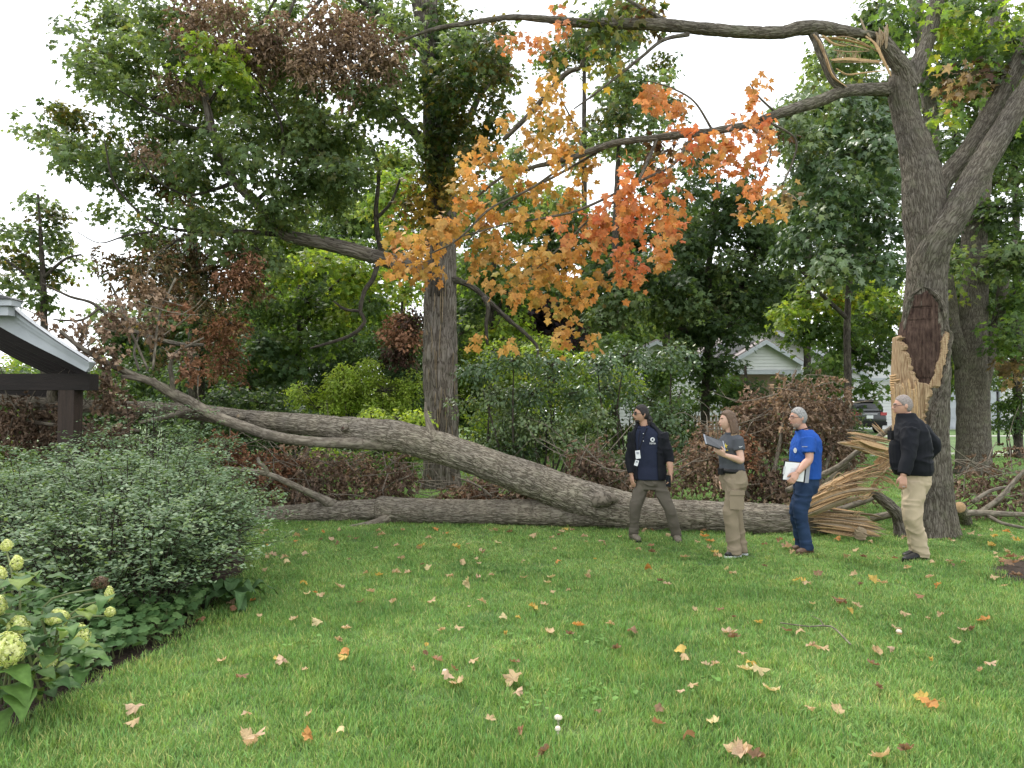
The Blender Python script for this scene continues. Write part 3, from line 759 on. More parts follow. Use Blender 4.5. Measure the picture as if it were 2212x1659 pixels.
PAL = {  # (linear colour, weight)
    'G': [((0.125, 0.188, 0.085), 5), ((0.155, 0.22, 0.092), 4), ((0.21, 0.262, 0.095), 2), ((0.16, 0.12, 0.04), 0.35)],
    'GO': [((0.07, 0.108, 0.032), 4), ((0.12, 0.125, 0.035), 3), ((0.19, 0.125, 0.04), 1.5), ((0.045, 0.09, 0.03), 3)],
    'M': [((0.095, 0.165, 0.042), 4), ((0.15, 0.22, 0.048), 3), ((0.072, 0.13, 0.04), 3)],
    'Y': [((0.22, 0.32, 0.05), 4), ((0.3, 0.36, 0.06), 2), ((0.14, 0.235, 0.045), 4), ((0.38, 0.31, 0.06), 0.5)],  # yellow green with a sunlit, backlit look painted into the leaf colour
    'L': [((0.36, 0.46, 0.08), 4), ((0.27, 0.39, 0.065), 4), ((0.42, 0.5, 0.12), 2)],  # lime leaves, brightened in the colour to stand in for sunlight
    'S': [((0.085, 0.145, 0.065), 5), ((0.115, 0.18, 0.078), 3), ((0.068, 0.118, 0.053), 3), ((0.18, 0.22, 0.06), 0.7)],
    'D': [((0.05, 0.088, 0.036), 4), ((0.068, 0.115, 0.043), 4), ((0.1, 0.15, 0.052), 2)],
    'P': [((0.034, 0.02, 0.03), 4), ((0.05, 0.028, 0.036), 2), ((0.03, 0.035, 0.025), 1)],
    'N': [((0.03, 0.062, 0.042), 4), ((0.045, 0.085, 0.055), 3)],
    'B': [((0.28, 0.2, 0.14), 4), ((0.34, 0.24, 0.165), 3), ((0.2, 0.14, 0.1), 3), ((0.4, 0.27, 0.16), 1)],
    'BG': [((0.22, 0.155, 0.1), 3), ((0.28, 0.185, 0.095), 2), ((0.06, 0.095, 0.032), 3), ((0.3, 0.15, 0.05), 1)],
    'BD': [((0.06, 0.034, 0.026), 4), ((0.085, 0.045, 0.03), 3), ((0.05, 0.055, 0.025), 2)],
    'BR': [((0.3, 0.15, 0.085), 4), ((0.22, 0.12, 0.072), 4), ((0.36, 0.2, 0.12), 2)],
    'DB': [((0.22, 0.157, 0.112), 4), ((0.28, 0.2, 0.14), 3), ((0.155, 0.11, 0.083), 3)],
    'OR': [((0.58, 0.21, 0.075), 5), ((0.6, 0.27, 0.085), 4), ((0.55, 0.15, 0.075), 1.2), ((0.58, 0.34, 0.11), 2)],
    'GD': [((0.56, 0.3, 0.075), 5), ((0.57, 0.35, 0.11), 4), ((0.44, 0.25, 0.055), 3), ((0.58, 0.24, 0.07), 2), ((0.3, 0.25, 0.05), 1.5)],
    'OG': [((0.2, 0.19, 0.045), 4), ((0.42, 0.26, 0.05), 3), ((0.1, 0.13, 0.035), 4), ((0.55, 0.3, 0.06), 2)],
    'PK': [((0.62, 0.24, 0.1), 4), ((0.66, 0.3, 0.12), 3), ((0.5, 0.26, 0.08), 2)],
}
def pick_col(pal, n):
    p = PAL[pal]
    w = np.array([a[1] for a in p], float); w /= w.sum()
    return np.array([a[0] for a in p])[RNG.choice(len(p), n, p=w)]
def foliage(blobs, size, tm, cover=2.4, spray=14, sr=None, droop=0.35, gap=0.44, gapf=1.4, hang=0.0, upright=0.8, seed=0, pend=False):
    """blobs: (px,py,rx,ry,d,rd,palette[,cover]).  Returns arrays and the spray centres with their roots (for twigs)"""
    P_, Y_, N_, S_, C_, TW = [], [], [], [], [], []
    for b in blobs:
        px, py, rx, ry, d, rd, pal = b[:7]
        cv = b[7] if len(b) > 7 else cover
        c = at(px, py, d)
        rad = np.array([rx * d / FOC, rd, ry * d / FOC])
        n = cv * math.pi * rx * ry / (0.24 * (size * FOC / d) ** 2)
        ns = max(2, int(n / spray))
        u = unit(RNG.normal(size=(ns * 2, 3))) * (RNG.uniform(0, 1, (ns * 2, 1)) ** 0.45)
        sc = c + u * rad
        if gap:
            keep = fbm(sc * gapf, 5 + seed, 2) > gap
            sc, u = sc[keep][:ns], u[keep][:ns]
        else:
            sc, u = sc[:ns], u[:ns]
        if not len(sc): continue
        ns = len(sc)
        out = unit(u * rad * np.array([1, 1, 0.4]) + RNG.normal(0, 0.25, (ns, 3)) * rad.mean() + np.array([0, 0, 1e-3]))
        snr = unit(np.array([0, 0, upright]) + out * 0.45 + RNG.normal(0, 0.28, (ns, 3)))
        r_s = sr if sr else size * 2.3
        k = spray
        a = RNG.uniform(0, 2 * math.pi, (ns, k)); rr = r_s * np.sqrt(RNG.uniform(0.02, 1, (ns, k)))
        e1 = unit(np.cross(snr, np.array([0.3, 0.9, 0.2]))); e2 = np.cross(snr, e1)
        off = (np.cos(a) * rr)[..., None] * e1[:, None] + (np.sin(a) * rr)[..., None] * e2[:, None]
        pos = sc[:, None] + off + RNG.normal(0, size * 0.35, (ns, k, 3))
        pos[..., 2] -= droop * (rr ** 2) / r_s
        if hang: pos[..., 2] -= hang * RNG.uniform(0, 1, (ns, k)) ** 1.5
        yd = unit(off) * 0.8 + out[:, None] * 0.4 + np.array([0, 0, -0.55 - hang]) + RNG.normal(0, 0.35, (ns, k, 3))
        nn = snr[:, None] + unit(off) * 0.35 + RNG.normal(0, 0.4, (ns, k, 3))
        if pend:
            yd = np.array([0, 0, -1.0]) + RNG.normal(0, 0.42, (ns, k, 3))
            nn = np.array([0, -0.7, 0.35]) + unit(off) * 0.5 + RNG.normal(0, 0.45, (ns, k, 3))
        base = pick_col(pal, ns)[:, None] * 0.5 + pick_col(pal, ns * k).reshape(ns, k, 3) * 0.5
        base = base * RNG.uniform(0.75, 1.25, (ns, 1, 1)) * RNG.uniform(0.8, 1.2, (ns, k, 1))
        P_.append(pos.reshape(-1, 3)); Y_.append(yd.reshape(-1, 3)); N_.append(nn.reshape(-1, 3)); C_.append(base.reshape(-1, 3))
        S_.append(size * RNG.uniform(0.65, 1.2, ns * k))
        TW.append((c, sc))
    return np.concatenate(P_), np.concatenate(Y_), np.concatenate(N_), np.concatenate(S_), np.concatenate(C_), TW
def twig_mesh(TW, r0=0.014, r1=0.003, share=0.6, seg=4, sag=0.1):
    out = []
    for c, sc in TW:
        for p in sc:
            if RNG.uniform() > share: continue
            v = p - c
            m1 = c + v * 0.35 + RNG.normal(0, 0.06, 3) * np.linalg.norm(v) + np.array([0, 0, sag * np.linalg.norm(v)])
            m2 = c + v * 0.7 + RNG.normal(0, 0.05, 3) * np.linalg.norm(v) + np.array([0, 0, sag * 0.8 * np.linalg.norm(v)])
            out.append(tube([c, m1, m2, p], [r0, r0 * 0.7, r0 * 0.45, r1], seg, 9, cap=False))
    return tubes_join(out) if out else None
def crown(root, blobs, size, tm, mat='leaf', name='crown', twigs=True, twig_r=0.014, twig_mat='bark_dark', share=0.5, **kw):
    P_, Y_, N_, S_, C_, TW = foliage(blobs, size, tm, **kw)
    V, F, C = leaves(tm, P_, Y_, N_, S_, C_)
    part(name, V, F, M[mat], root, col=C, kind='stuff')
    if twigs:
        t = twig_mesh(TW, twig_r, 0.003, share)
        if t: part('twigs', t[0], t[1], M[twig_mat], root, uv=t[2], smooth=True, kind='stuff')
    return len(F)
def fill(x0, y0, x1, y1, n, r, d, rd, pals, j=1.0, skip=()):
    """blobs spread over a frame rectangle at a depth; pals is a string/list of palettes"""
    out = []
    for _ in range(n):
        px, py = RNG.uniform(x0, x1), RNG.uniform(y0, y1)
        if any(a < px < c and b < py < e for a, b, c, e in skip): continue
        out.append((px, py, r * RNG.uniform(0.7, 1.2), r * RNG.uniform(0.55, 0.95), d + RNG.uniform(-j, j), rd, pals[int(RNG.integers(0, len(pals)))]))
    return out
# ------------------------------------------------------------------ the fallen leader of the broken maple
fm = thing('fallen_maple_trunk', (*at(1300, 1140, 10.2)[:2], 0), 'huge fallen maple trunk forking across the lawn, torn off at its splintered end', 'fallen tree')
BL = dict(bark=0.012, kf=(22, 3.6), lump=0.05)
def lp_(*a, d0=0.0): return list(a)
# lower stem on the grass
limb('trunk', [(1790, 1130, 9.85, 27), (1740, 1127, 9.85, 31), (1650, 1123, 9.9, 35), (1520, 1117, 10.05, 35), (1430, 1113, 10.15, 36), (1330, 1108, 10.28, 37)], M['bark_log'], fm, 110, 0.017, seed=3, **BL)
limb('trunk', [(1400, 1111, 10.2, 33), (1320, 1110, 10.28, 31), (1230, 1109, 10.4, 29), (1120, 1107, 10.5, 27.5), (1000, 1106, 10.65, 26.5), (900, 1104, 10.78, 27.5), (850, 1102, 10.82, 28.5), (826, 1101, 10.85, 29), (816, 1101, 10.86, 26)],
     M['bark_log'], fm, 90, 0.017, seed=8, **BL)
limb('trunk', [(840, 1102, 10.85, 23), (780, 1104, 10.9, 24), (715, 1108, 10.95, 25), (640, 1112, 11.05, 22), (560, 1116, 11.15, 20.5), (480, 1119, 11.25, 19), (400, 1122, 11.35, 17), (300, 1124, 11.5, 14)],
     M['bark_log'], fm, 72, 0.02, seed=12, **BL)
# leaning stem
limb('limb', [(1400, 1110, 10.2, 34), (1320, 1096, 10.28, 40), (1240, 1071, 10.33, 39), (1160, 1041, 10.36, 37), (1080, 1012, 10.4, 35), (1000, 983, 10.45, 33), (930, 961, 10.5, 33), (870, 945, 10.55, 33), (815, 939, 10.6, 34), (765, 931, 10.7, 30), (690, 920, 10.8, 23.5), (600, 911, 10.9, 20.5),
              (520, 903, 11.0, 18.5), (430, 891, 11.1, 17), (340, 884, 11.15, 15.5), (240, 880, 11.2, 14), (110, 872, 11.3, 13), (-20, 862, 11.4, 12), (-160, 850, 11.5, 10)], M['bark_log'], fm, 100, 0.02, seed=21, **BL)
limb('limb', [(850, 958, 10.5, 18), (800, 957, 10.5, 15), (740, 957, 10.5, 12), (672, 954, 10.48, 11), (595, 943, 10.45, 11), (533, 924, 10.42, 11), (463, 898, 10.35, 11.5), (415, 871, 10.3, 11.5), (364, 845, 10.2, 11), (331, 826, 10.15, 8.5), (290, 811, 10.1, 7.5), (250, 793, 10.0, 7), (212, 773, 9.9, 6), (170, 748, 9.8, 5), (130, 715, 9.75, 4)],
     M['bark_branch'], fm, 36, 0.03, seed=5, bark=0.004, kf=(18, 5), lump=0.05)
for lst in ([(331, 828, 10.15, 6), (300, 819, 10.05, 5), (262, 813, 10.0, 4.5)],
            [(374, 850, 10.2, 6), (371, 815, 10.15, 5), (368, 790, 10.1, 4.5), (383, 760, 10.1, 4.5), (412, 744, 10.1, 4), (440, 729, 10.1, 2.5)],
            [(720, 1092, 10.9, 13), (690, 1075, 10.8, 9), (650, 1056, 10.7, 7), (610, 1037, 10.6, 6.5), (575, 1023, 10.55, 6), (530, 1016, 10.5, 5), (480, 1010, 10.4, 4)],
            [(578, 1024, 10.55, 6), (572, 1010, 10.55, 5), (560, 998, 10.55, 4.5), (557, 988, 10.55, 3)],
            [(850, 1112, 10.8, 12), (820, 1126, 10.6, 9), (790, 1133, 10.5, 6), (755, 1139, 10.4, 4.5)],
            [(940, 955, 10.4, 20), (934, 938, 10.42, 11), (926, 915, 10.45, 7), (920, 890, 10.5, 4), (919, 868, 10.5, 1.5)],
            [(440, 880, 10.6, 8), (400, 890, 10.5, 6.5), (350, 902, 10.4, 5), (300, 913, 10.3, 4)],
            [(430, 888, 11.0, 9), (380, 862, 11.2, 7), (330, 820, 11.3, 6)],
            [(440, 745, 11.6, 5), (380, 742, 11.5, 7), (300, 720, 11.4, 7), (245, 690, 11.3, 6), (200, 655, 11.2, 5), (150, 640, 11.1, 4), (90, 612, 11.0, 2.5)],
            [(280, 712, 11.35, 5), (268, 670, 11.3, 4), (252, 640, 11.3, 3.5), (240, 615, 11.2, 2.5)],
            [(300, 722, 11.4, 4), (290, 760, 11.2, 3.5), (300, 800, 10.9, 3)],
            [(215, 665, 11.2, 4), (180, 690, 11.0, 3.5), (140, 692, 10.9, 3), (115, 690, 10.8, 2)],
            [(120, 875, 11.3, 11), (112, 850, 11.2, 10), (120, 835, 11.2, 8)]):
    limb('branch', [(q[0], q[1], q[2], q[3] * (0.7 if q[1] < 780 else 1)) for q in lst], M['bark_maple' if lst[0][1] < 760 else 'bark_branch'], fm, 16, 0.04, bark=0.002, kf=(20, 6), lump=0.08, seed=int(lst[0][0]))
# knots, and the torn-open end
def knot(px, py, d, r_px, root, mat_in):
    c = at(px, py, d); r = r_px * d / FOC
    V, F, uv = tube([c + np.array([0, 0.09, 0]), c, c + np.array([-0.005, -0.025, 0.005])], [r * 1.5, r * 1.25, r * 0.85], 16, 0.02, bark=0.004, lump=0.15)
    k = part('knot', V, F, M['bark_log'], root, uv=uv, smooth=True)
    V, F, _ = tube([c + np.array([0, -0.02, 0]), c + np.array([-0.005, -0.032, 0.004])], [r * 0.7, r * 0.5], 10, 0.02)
    part('knot_heart', V, F, M[mat_in], k)
knot(516, 899, 10.72, 7, fm, 'wood_grey')
knot(742, 925, 10.42, 6, fm, 'rot')
V, F, _ = tube([at(1335, 1078, 10.0), at(1300, 1080, 9.98), at(1280, 1088, 10.0)], [0.03, 0.1, 0.05], 20, 0.03, bark=0.02, kf=(14, 10), lump=0.2)
part('burl', V, F, M['bark_log'], fm, uv=np.zeros((len(V), 2)), smooth=True)
def splinter(pts, w, th, root, mat, seed=0, twist=0.0, name='splinter'):
    """torn wood strip: ragged rectangular section along a path of (px,py,d)"""
    g = np.random.default_rng(seed)
    C = catmull([at(*p) for p in pts], 6)
    n = len(C)
    T, N, B = frames(C)
    t = np.linspace(0, 1, n)
    W = w * (0.35 + 0.65 * np.sin(math.pi * np.clip(t * 0.8 + 0.15, 0, 1))) * (1 + g.normal(0, 0.1, n))
    W[-1] *= 0.25; W[0] *= 0.6
    H = th * (0.5 + 0.5 * np.sin(math.pi * np.clip(t * 0.85 + 0.1, 0, 1))); H[-1] *= 0.3
    an = twist + 0.4 * t + g.normal(0, 0.06, n)
    a = np.cos(an)[:, None] * N + np.sin(an)[:, None] * B; b = np.cross(T, a)
    ring = [(-1, -0.6), (-0.55, -1.0), (0.1, -0.7), (0.6, -1), (1, -0.4), (0.8, 0.6), (0.2, 0.8), (-0.4, 1), (-0.9, 0.5)]
    k = len(ring)
    jit = g.normal(0, 0.12, (n, k, 2)) * 0.6 + g.normal(0, 0.14, (1, k, 2))
    V = np.stack([C + a * (W * (x + jit[:, i, 0]))[:, None] + b * (H * (y + jit[:, i, 1]))[:, None] for i, (x, y) in enumerate(ring)], 1).reshape(-1, 3)
    F = [(i * k + j, i * k + (j + 1) % k, (i + 1) * k + (j + 1) % k, (i + 1) * k + j) for i in range(n - 1) for j in range(k)]
    F += [tuple(range(k))[::-1], tuple(range((n - 1) * k, n * k))]
    part(name, V, F, mat, root)
SP = [  # path, width, thickness, material
    ([(1730, 1090, 9.72), (1768, 1062, 9.6), (1820, 1035, 9.5), (1864, 1015, 9.4), (1925, 995, 9.35)], 0.05, 0.028, 'wood'),
    ([(1735, 1096, 9.7), (1790, 1058, 9.55), (1840, 1036, 9.42), (1895, 1020, 9.35), (1940, 1022, 9.35)], 0.045, 0.022, 'wood_pale'),
    ([(1730, 1102, 9.65), (1775, 1068, 9.5), (1830, 1052, 9.38), (1880, 1048, 9.3), (1945, 1072, 9.3)], 0.065, 0.03, 'wood_pale'),
    ([(1725, 1107, 9.62), (1760, 1088, 9.45), (1810, 1068, 9.35), (1870, 1058, 9.28), (1940, 1066, 9.25)], 0.06, 0.035, 'wood'),
    ([(1720, 1112, 9.58), (1755, 1102, 9.42), (1800, 1082, 9.35), (1850, 1066, 9.3), (1905, 1062, 9.3)], 0.06, 0.04, 'wood_grey'),
    ([(1850, 1008, 9.5), (1880, 1010, 9.42), (1915, 1020, 9.35), (1945, 1040, 9.3)], 0.03, 0.018, 'wood_pale'),
    ([(1862, 1018, 9.45), (1890, 1025, 9.4), (1920, 1040, 9.35), (1942, 1062, 9.3)], 0.03, 0.016, 'wood'),
    ([(1880, 1020, 9.4), (1908, 1014, 9.35), (1932, 1022, 9.3), (1950, 1045, 9.3)], 0.025, 0.014, 'wood_pale'),
    ([(1884, 1014, 9.42), (1905, 998, 9.4), (1925, 975, 9.38), (1940, 950, 9.4)], 0.05, 0.03, 'wood'),
    ([(1890, 1022, 9.36), (1912, 1005, 9.34), (1935, 988, 9.32), (1955, 960, 9.35)], 0.045, 0.025, 'wood_pale'),
    ([(1900, 1030, 9.3), (1918, 1010, 9.3), (1940, 1000, 9.3)], 0.02, 0.012, 'wood_pale'),
    ([(1815, 948, 9.15), (1850, 954, 9.2), (1895, 966, 9.28), (1955, 985, 9.35)], 0.07, 0.03, 'wood'),
    ([(1834, 945, 9.2), (1870, 951, 9.25), (1915, 962, 9.3), (1960, 972, 9.38)], 0.06, 0.03, 'wood_pale'),
    ([(1840, 958, 9.18), (1880, 970, 9.22), (1920, 981, 9.3), (1955, 995, 9.35)], 0.05, 0.03, 'wood'),
    ([(1884, 914, 9.5), (1900, 930, 9.45), (1918, 950, 9.4)], 0.03, 0.015, 'wood_grey'),
    ([(1740, 1112, 9.6), (1800, 1116, 9.45), (1870, 1122, 9.35), (1925, 1136, 9.25)], 0.06, 0.03, 'wood'),
    ([(1750, 1120, 9.55), (1810, 1124, 9.4), (1880, 1136, 9.28), (1935, 1150, 9.2)], 0.055, 0.03, 'wood_grey'),
    ([(1755, 1128, 9.52), (1820, 1134, 9.38), (1880, 1145, 9.26), (1930, 1156, 9.2)], 0.065, 0.04, 'wood'),
    ([(1745, 1104, 9.62), (1800, 1108, 9.5), (1850, 1116, 9.4), (1900, 1119, 9.35)], 0.04, 0.02, 'wood_grey'),
    ([(1765, 1138, 9.5), (1810, 1144, 9.36), (1850, 1150, 9.28), (1880, 1157, 9.2)], 0.05, 0.035, 'wood'),
    ([(1780, 1112, 9.7), (1768, 1095, 9.65), (1755, 1078, 9.6)], 0.018, 0.01, 'wood_pale'),
    ([(1846, 1120, 9.3), (1853, 1108, 9.28), (1860, 1100, 9.26)], 0.022, 0.012, 'wood_pale'),
    ([(1690, 1096, 9.72), (1730, 1092, 9.62), (1752, 1082, 9.55)], 0.04, 0.02, 'wood'),
    ([(1770, 1072, 9.6), (1830, 1040, 9.5), (1880, 1024, 9.4)], 0.022, 0.012, 'wood'),
    ([(1790, 1062, 9.5), (1850, 1042, 9.38), (1900, 1036, 9.3), (1938, 1050, 9.28)], 0.025, 0.012, 'wood_pale'),
    ([(1845, 1060, 9.3), (1865, 1075, 9.25), (1882, 1060, 9.3), (1905, 1050, 9.3)], 0.03, 0.02, 'wood'),
]
def bundle(p, w, th, root, mats, seed, n=6):
    g = np.random.default_rng(seed)
    C = catmull([at(*q) for q in p], 8); T, N, B = frames(C)
    for i in range(n):
        a, b = int(g.uniform(0, 0.25) * len(C)), int(g.uniform(0.7, 1.0) * len(C))
        u, v = g.uniform(-1.1, 1.1) * w, g.uniform(-1, 1) * th * 1.8
        Q = C[a:b] + N[a:b] * u + B[a:b] * v + np.linspace(0, 1, b - a)[:, None] * g.normal(0, 0.018, 3)
        sliver(Q[::4] if len(Q) > 9 else Q, w * g.choice([0.08, 0.12, 0.2, 0.3, 0.55]), th * g.uniform(0.12, 0.4), root, M[mats[i % len(mats)]], seed * 17 + i)
def sliver(C, w, th, root, mat, seed, name='splinter'):
    g = np.random.default_rng(seed); n = len(C)
    if n < 3: return
    T, N, B = frames(C); t = np.linspace(0, 1, n)
    env = np.minimum(1, np.minimum(t * 5 + 0.25, (1 - t) * g.uniform(1.5, 5) + 0.03)) * (1 + g.normal(0, 0.12, n))
    an = g.uniform(0, 3.1) + t * g.normal(0, 0.3)
    a = np.cos(an)[:, None] * N + np.sin(an)[:, None] * B; b = np.cross(T, a)
    ring = [(-1, -0.7), (-0.3, -1), (1, -0.8), (0.9, 0.5), (0.2, 1), (-0.9, 0.8)]; k = len(ring)
    V = np.stack([C + a * (w * env * x)[:, None] + b * (th * env * y)[:, None] for x, y in ring], 1).reshape(-1, 3)
    F = [(i * k + j, i * k + (j + 1) % k, (i + 1) * k + (j + 1) % k, (i + 1) * k + j) for i in range(n - 1) for j in range(k)] + [tuple(range(k))[::-1], tuple(range((n - 1) * k, n * k))]
    part(name, V, F, mat, root)
for k, (p, w, t, m_) in enumerate(SP): bundle(p, w, t, fm, [m_, 'wood_pale', m_, 'wood', 'wood_grey'] if m_ != 'wood_grey' else [m_, m_, 'wood'], k + 1, 11 if w > 0.03 else 6)
for k in range(26):
    a, b = RNG.uniform(1760, 1890), RNG.uniform(1020, 1065)
    e = RNG.uniform(20, 60)
    splinter([(a, b + 12, 9.45), (a + e * 0.5, b - 2 - e * 0.1, 9.36), (a + e, b - 4 + RNG.uniform(-8, 14), 9.3)], 0.008, 0.005, fm, M['wood_pale' if k % 2 else 'wood'], 100 + k)
c_ = at(1860, 1152, 9.15)
splinter([(1856, 1166, 9.14), (1860, 1152, 9.14), (1864, 1140, 9.16)], 0.075, 0.03, fm, M['wood_grey'], 77, 1.2, 'bark_chunk')

# ------------------------------------------------------------------ the standing broken maple
bt = thing('broken_maple', (*at(2005, 1160, 9.7)[:2], 0), 'tall maple still standing with a torn open trunk and snapped upper limb', 'broken tree')
BB = dict(bark=0.013, kf=(20, 3.4), lump=0.05)
TR = [(2006, 1172, 9.7, 50), (2006, 1120, 9.7, 49), (2004, 1040, 9.7, 47), (2000, 960, 9.7, 46), (1998, 880, 9.7, 47), (1997, 800, 9.7, 48), (1997, 720, 9.7, 46), (2000, 640, 9.7, 42), (2003, 580, 9.7, 40), (2004, 540, 9.7, 41), (2000, 490, 9.72, 42), (1995, 430, 9.75, 42), (1988, 370, 9.8, 38), (1972, 300, 9.85, 31), (1956, 245, 9.9, 28), (1949, 200, 9.9, 29), (1950, 165, 9.9, 27), (1960, 140, 9.9, 18)]
limb('trunk', TR, M['bark_maple'], bt, 120, 0.02, seed=31, flare=0.38, **BB)
limb('limb', [(1994, 640, 9.72, 18), (1998, 590, 9.66, 30), (2018, 530, 9.56, 33), (2061, 464, 9.5, 30), (2104, 387, 9.55, 27), (2155, 301, 9.6, 24), (2212, 206, 9.65, 22), (2290, 90, 9.7, 19), (2360, -40, 9.8, 16)], M['bark_maple'], bt, 72, 0.025, seed=33, **BB)
limb('limb', [(2010, 450, 9.9, 24), (2034, 395, 9.95, 21), (2094, 322, 10.0, 20), (2155, 220, 10.05, 19), (2212, 116, 10.1, 18), (2280, -10, 10.2, 15)], M['bark_maple'], bt, 60, 0.025, seed=35, **BB)
limb('limb', [(1966, 190, 9.85, 22), (1950, 150, 9.8, 19), (1926, 118, 9.75, 17), (1907, 92, 9.7, 16), (1893, 78, 9.7, 13)], M['bark_maple'], bt, 60, 0.02, seed=37, **BB)
limb('limb', [(1962, 190, 9.95, 18), (1980, 145, 10.0, 16), (2004, 86, 10.1, 15), (2021, 21, 10.2, 14), (2030, -60, 10.3, 12)], M['bark_maple'], bt, 48, 0.025, seed=39, **BB)
limb('stump_flange', [(1944, 1160, 9.45, 12), (1942, 1128, 9.45, 12), (1934, 1104, 9.42, 12), (1905, 1078, 9.4, 10), (1885, 1066, 9.4, 6)], M['bark_maple'], bt, 40, 0.02, seed=41, **BB)
# upper limb, snapped but still hanging by its fibres
limb('snapped_limb', [(1905, 82, 9.7, 8), (1870, 74, 9.65, 9), (1817, 66, 9.6, 12), (1775, 60, 9.55, 14), (1730, 61, 9.5, 15), (1700, 68, 9.5, 14), (1679, 71, 9.5, 13), (1599, 69, 9.5, 13), (1530, 63, 9.5, 13), (1460, 56, 9.5, 13), (1381, 52, 9.5, 11.5), (1262, 50, 9.55, 10), (1170, 41, 9.6, 7.5), (1095, 38, 9.65, 6), (1015, 50, 9.7, 5.5), (940, 62, 9.8, 4), (860, 90, 9.9, 2)],
     M['bark_maple'], bt, 48, 0.025, seed=43, bark=0.008, kf=(18, 5), lump=0.06)
limb('hanging_limb', [(1755, 72, 9.55, 9), (1770, 105, 9.5, 10), (1788, 150, 9.5, 9), (1803, 178, 9.5, 9), (1820, 192, 9.5, 7)], M['bark_maple'], bt, 30, 0.025, seed=44, bark=0.006, kf=(18, 5), lump=0.06)
limb('limb', [(1972, 212, 10.02, 10), (1945, 199, 9.98, 14), (1912, 193, 9.9, 14.5), (1857, 194, 9.72, 13), (1817, 199, 9.55, 13), (1770, 218, 9.5, 12.5), (1718, 234, 9.45, 11.5), (1679, 247, 9.4, 11), (1619, 270, 9.35, 9.5), (1540, 283, 9.3, 8), (1421, 297, 9.25, 7.5), (1321, 311, 9.2, 7), (1246, 337, 9.2, 6), (1154, 361, 9.2, 4.5), (1087, 381, 9.2, 3.5), (1016, 437, 9.2, 2)],
     M['bark_maple'], bt, 48, 0.025, seed=45, bark=0.007, kf=(18, 5), lump=0.05)
for lst in ([(1440, 45, 9.5, 5), (1395, 22, 9.5, 4.5), (1357, 0, 9.5, 4), (1300, -40, 9.5, 3)],
            [(1488, 74, 9.5, 5), (1432, 87, 9.45, 4), (1381, 127, 9.4, 3.5), (1286, 202, 9.3, 2.5), (1240, 235, 9.3, 1.5)],
            [(1500, 288, 9.3, 4), (1452, 357, 9.2, 3.5), (1393, 386, 9.1, 3), (1262, 449, 9.0, 3), (1180, 470, 9.0, 2.5), (1095, 484, 9.0, 2), (1000, 510, 9.0, 1.5)],
            [(1421, 297, 9.25, 3.5), (1371, 401, 9.0, 3), (1290, 460, 8.9, 2.5), (1225, 520, 8.9, 2), (1160, 580, 8.9, 1.5)],
            [(1246, 337, 9.2, 3.5), (1150, 405, 9.1, 2.5), (1060, 450, 9.0, 2.5), (985, 520, 9.0, 2), (900, 560, 9.0, 1.3)],
            [(1321, 311, 9.2, 3.5), (1200, 380, 9.4, 3), (1110, 430, 9.4, 2), (1010, 520, 9.4, 1.5)],
            [(1619, 270, 9.35, 4), (1650, 300, 9.2, 2.5), (1665, 330, 9.1, 2), (1640, 390, 9.1, 1.5)],
            [(1680, 247, 9.4, 3), (1640, 210, 9.3, 2), (1620, 180, 9.2, 1.3)],
            [(1540, 283, 9.3, 3), (1500, 220, 9.2, 2.2), (1450, 190, 9.1, 1.8), (1400, 175, 9.1, 1.2)],
            [(1262, 333, 9.2, 3), (1240, 270, 9.3, 2), (1215, 220, 9.4, 1.6), (1190, 170, 9.4, 1.2)],
            [(1254, 147, 10.5, 4), (1218, 163, 10.6, 6), (1150, 240, 10.8, 6), (1090, 300, 11, 5)],
            [(1273, 91, 10.3, 4), (1254, 147, 10.5, 4.5)],
            [(1665, 265, 9.3, 3), (1718, 300, 9.3, 2.5), (1712, 350, 9.3, 2), (1690, 400, 9.2, 1.5)]):
    limb('branch', lst, M['bark_maple'], bt, 10, 0.06, lump=0.08, seed=int(lst[0][0]))
# pale fibres between the split halves
for k, p in enumerate(([(1762, 78, 9.45), (1782, 120, 9.42), (1800, 165, 9.42), (1830, 188, 9.45)], [(1757, 74, 9.43), (1775, 100, 9.4), (1787, 140, 9.4)],
                       [(1772, 80, 9.55), (1810, 84, 9.55), (1850, 92, 9.6), (1885, 105, 9.65)], [(1790, 82, 9.55), (1830, 80, 9.6), (1870, 96, 9.65), (1895, 112, 9.65)],
                       [(1795, 130, 9.48), (1830, 128, 9.5), (1870, 131, 9.6), (1905, 133, 9.65)], [(1800, 134, 9.5), (1840, 134, 9.55), (1880, 134, 9.6), (1912, 138, 9.65)],
                       [(1806, 148, 9.48), (1830, 161, 9.5), (1860, 158, 9.55), (1915, 152, 9.65)], [(1800, 108, 9.5), (1835, 112, 9.52), (1880, 110, 9.6)],
                       [(1870, 78, 9.6), (1890, 95, 9.6), (1905, 125, 9.6), (1925, 165, 9.66)], [(1810, 92, 9.6), (1850, 100, 9.6), (1880, 108, 9.62)],
                       [(1776, 76, 9.45), (1800, 95, 9.45), (1830, 100, 9.5)])):
    splinter(p, (0.04, 0.02, 0.022, 0.016, 0.02, 0.01, 0.012, 0.006, 0.03, 0.008, 0.014)[k], 0.009, bt, M['wood_pale' if k % 2 else 'wood'], 300 + k, 0.7 * k)
for k in range(16):
    a = 1897 + RNG.uniform(-6, 22); h = RNG.uniform(18, 42)
    splinter([(a, 92 + RNG.uniform(0, 14), 9.62), (a + RNG.uniform(-2, 4), 92 - h * 0.5, 9.6), (a + RNG.uniform(-6, 8), 92 - h, 9.6)], 0.012, 0.006, bt, M['wood_grey' if k % 3 else 'wood_pale'], 340 + k)
splinter([(1880, 80, 9.6), (1868, 62, 9.6), (1858, 38, 9.6)], 0.018, 0.01, bt, M['wood_grey'], 380)
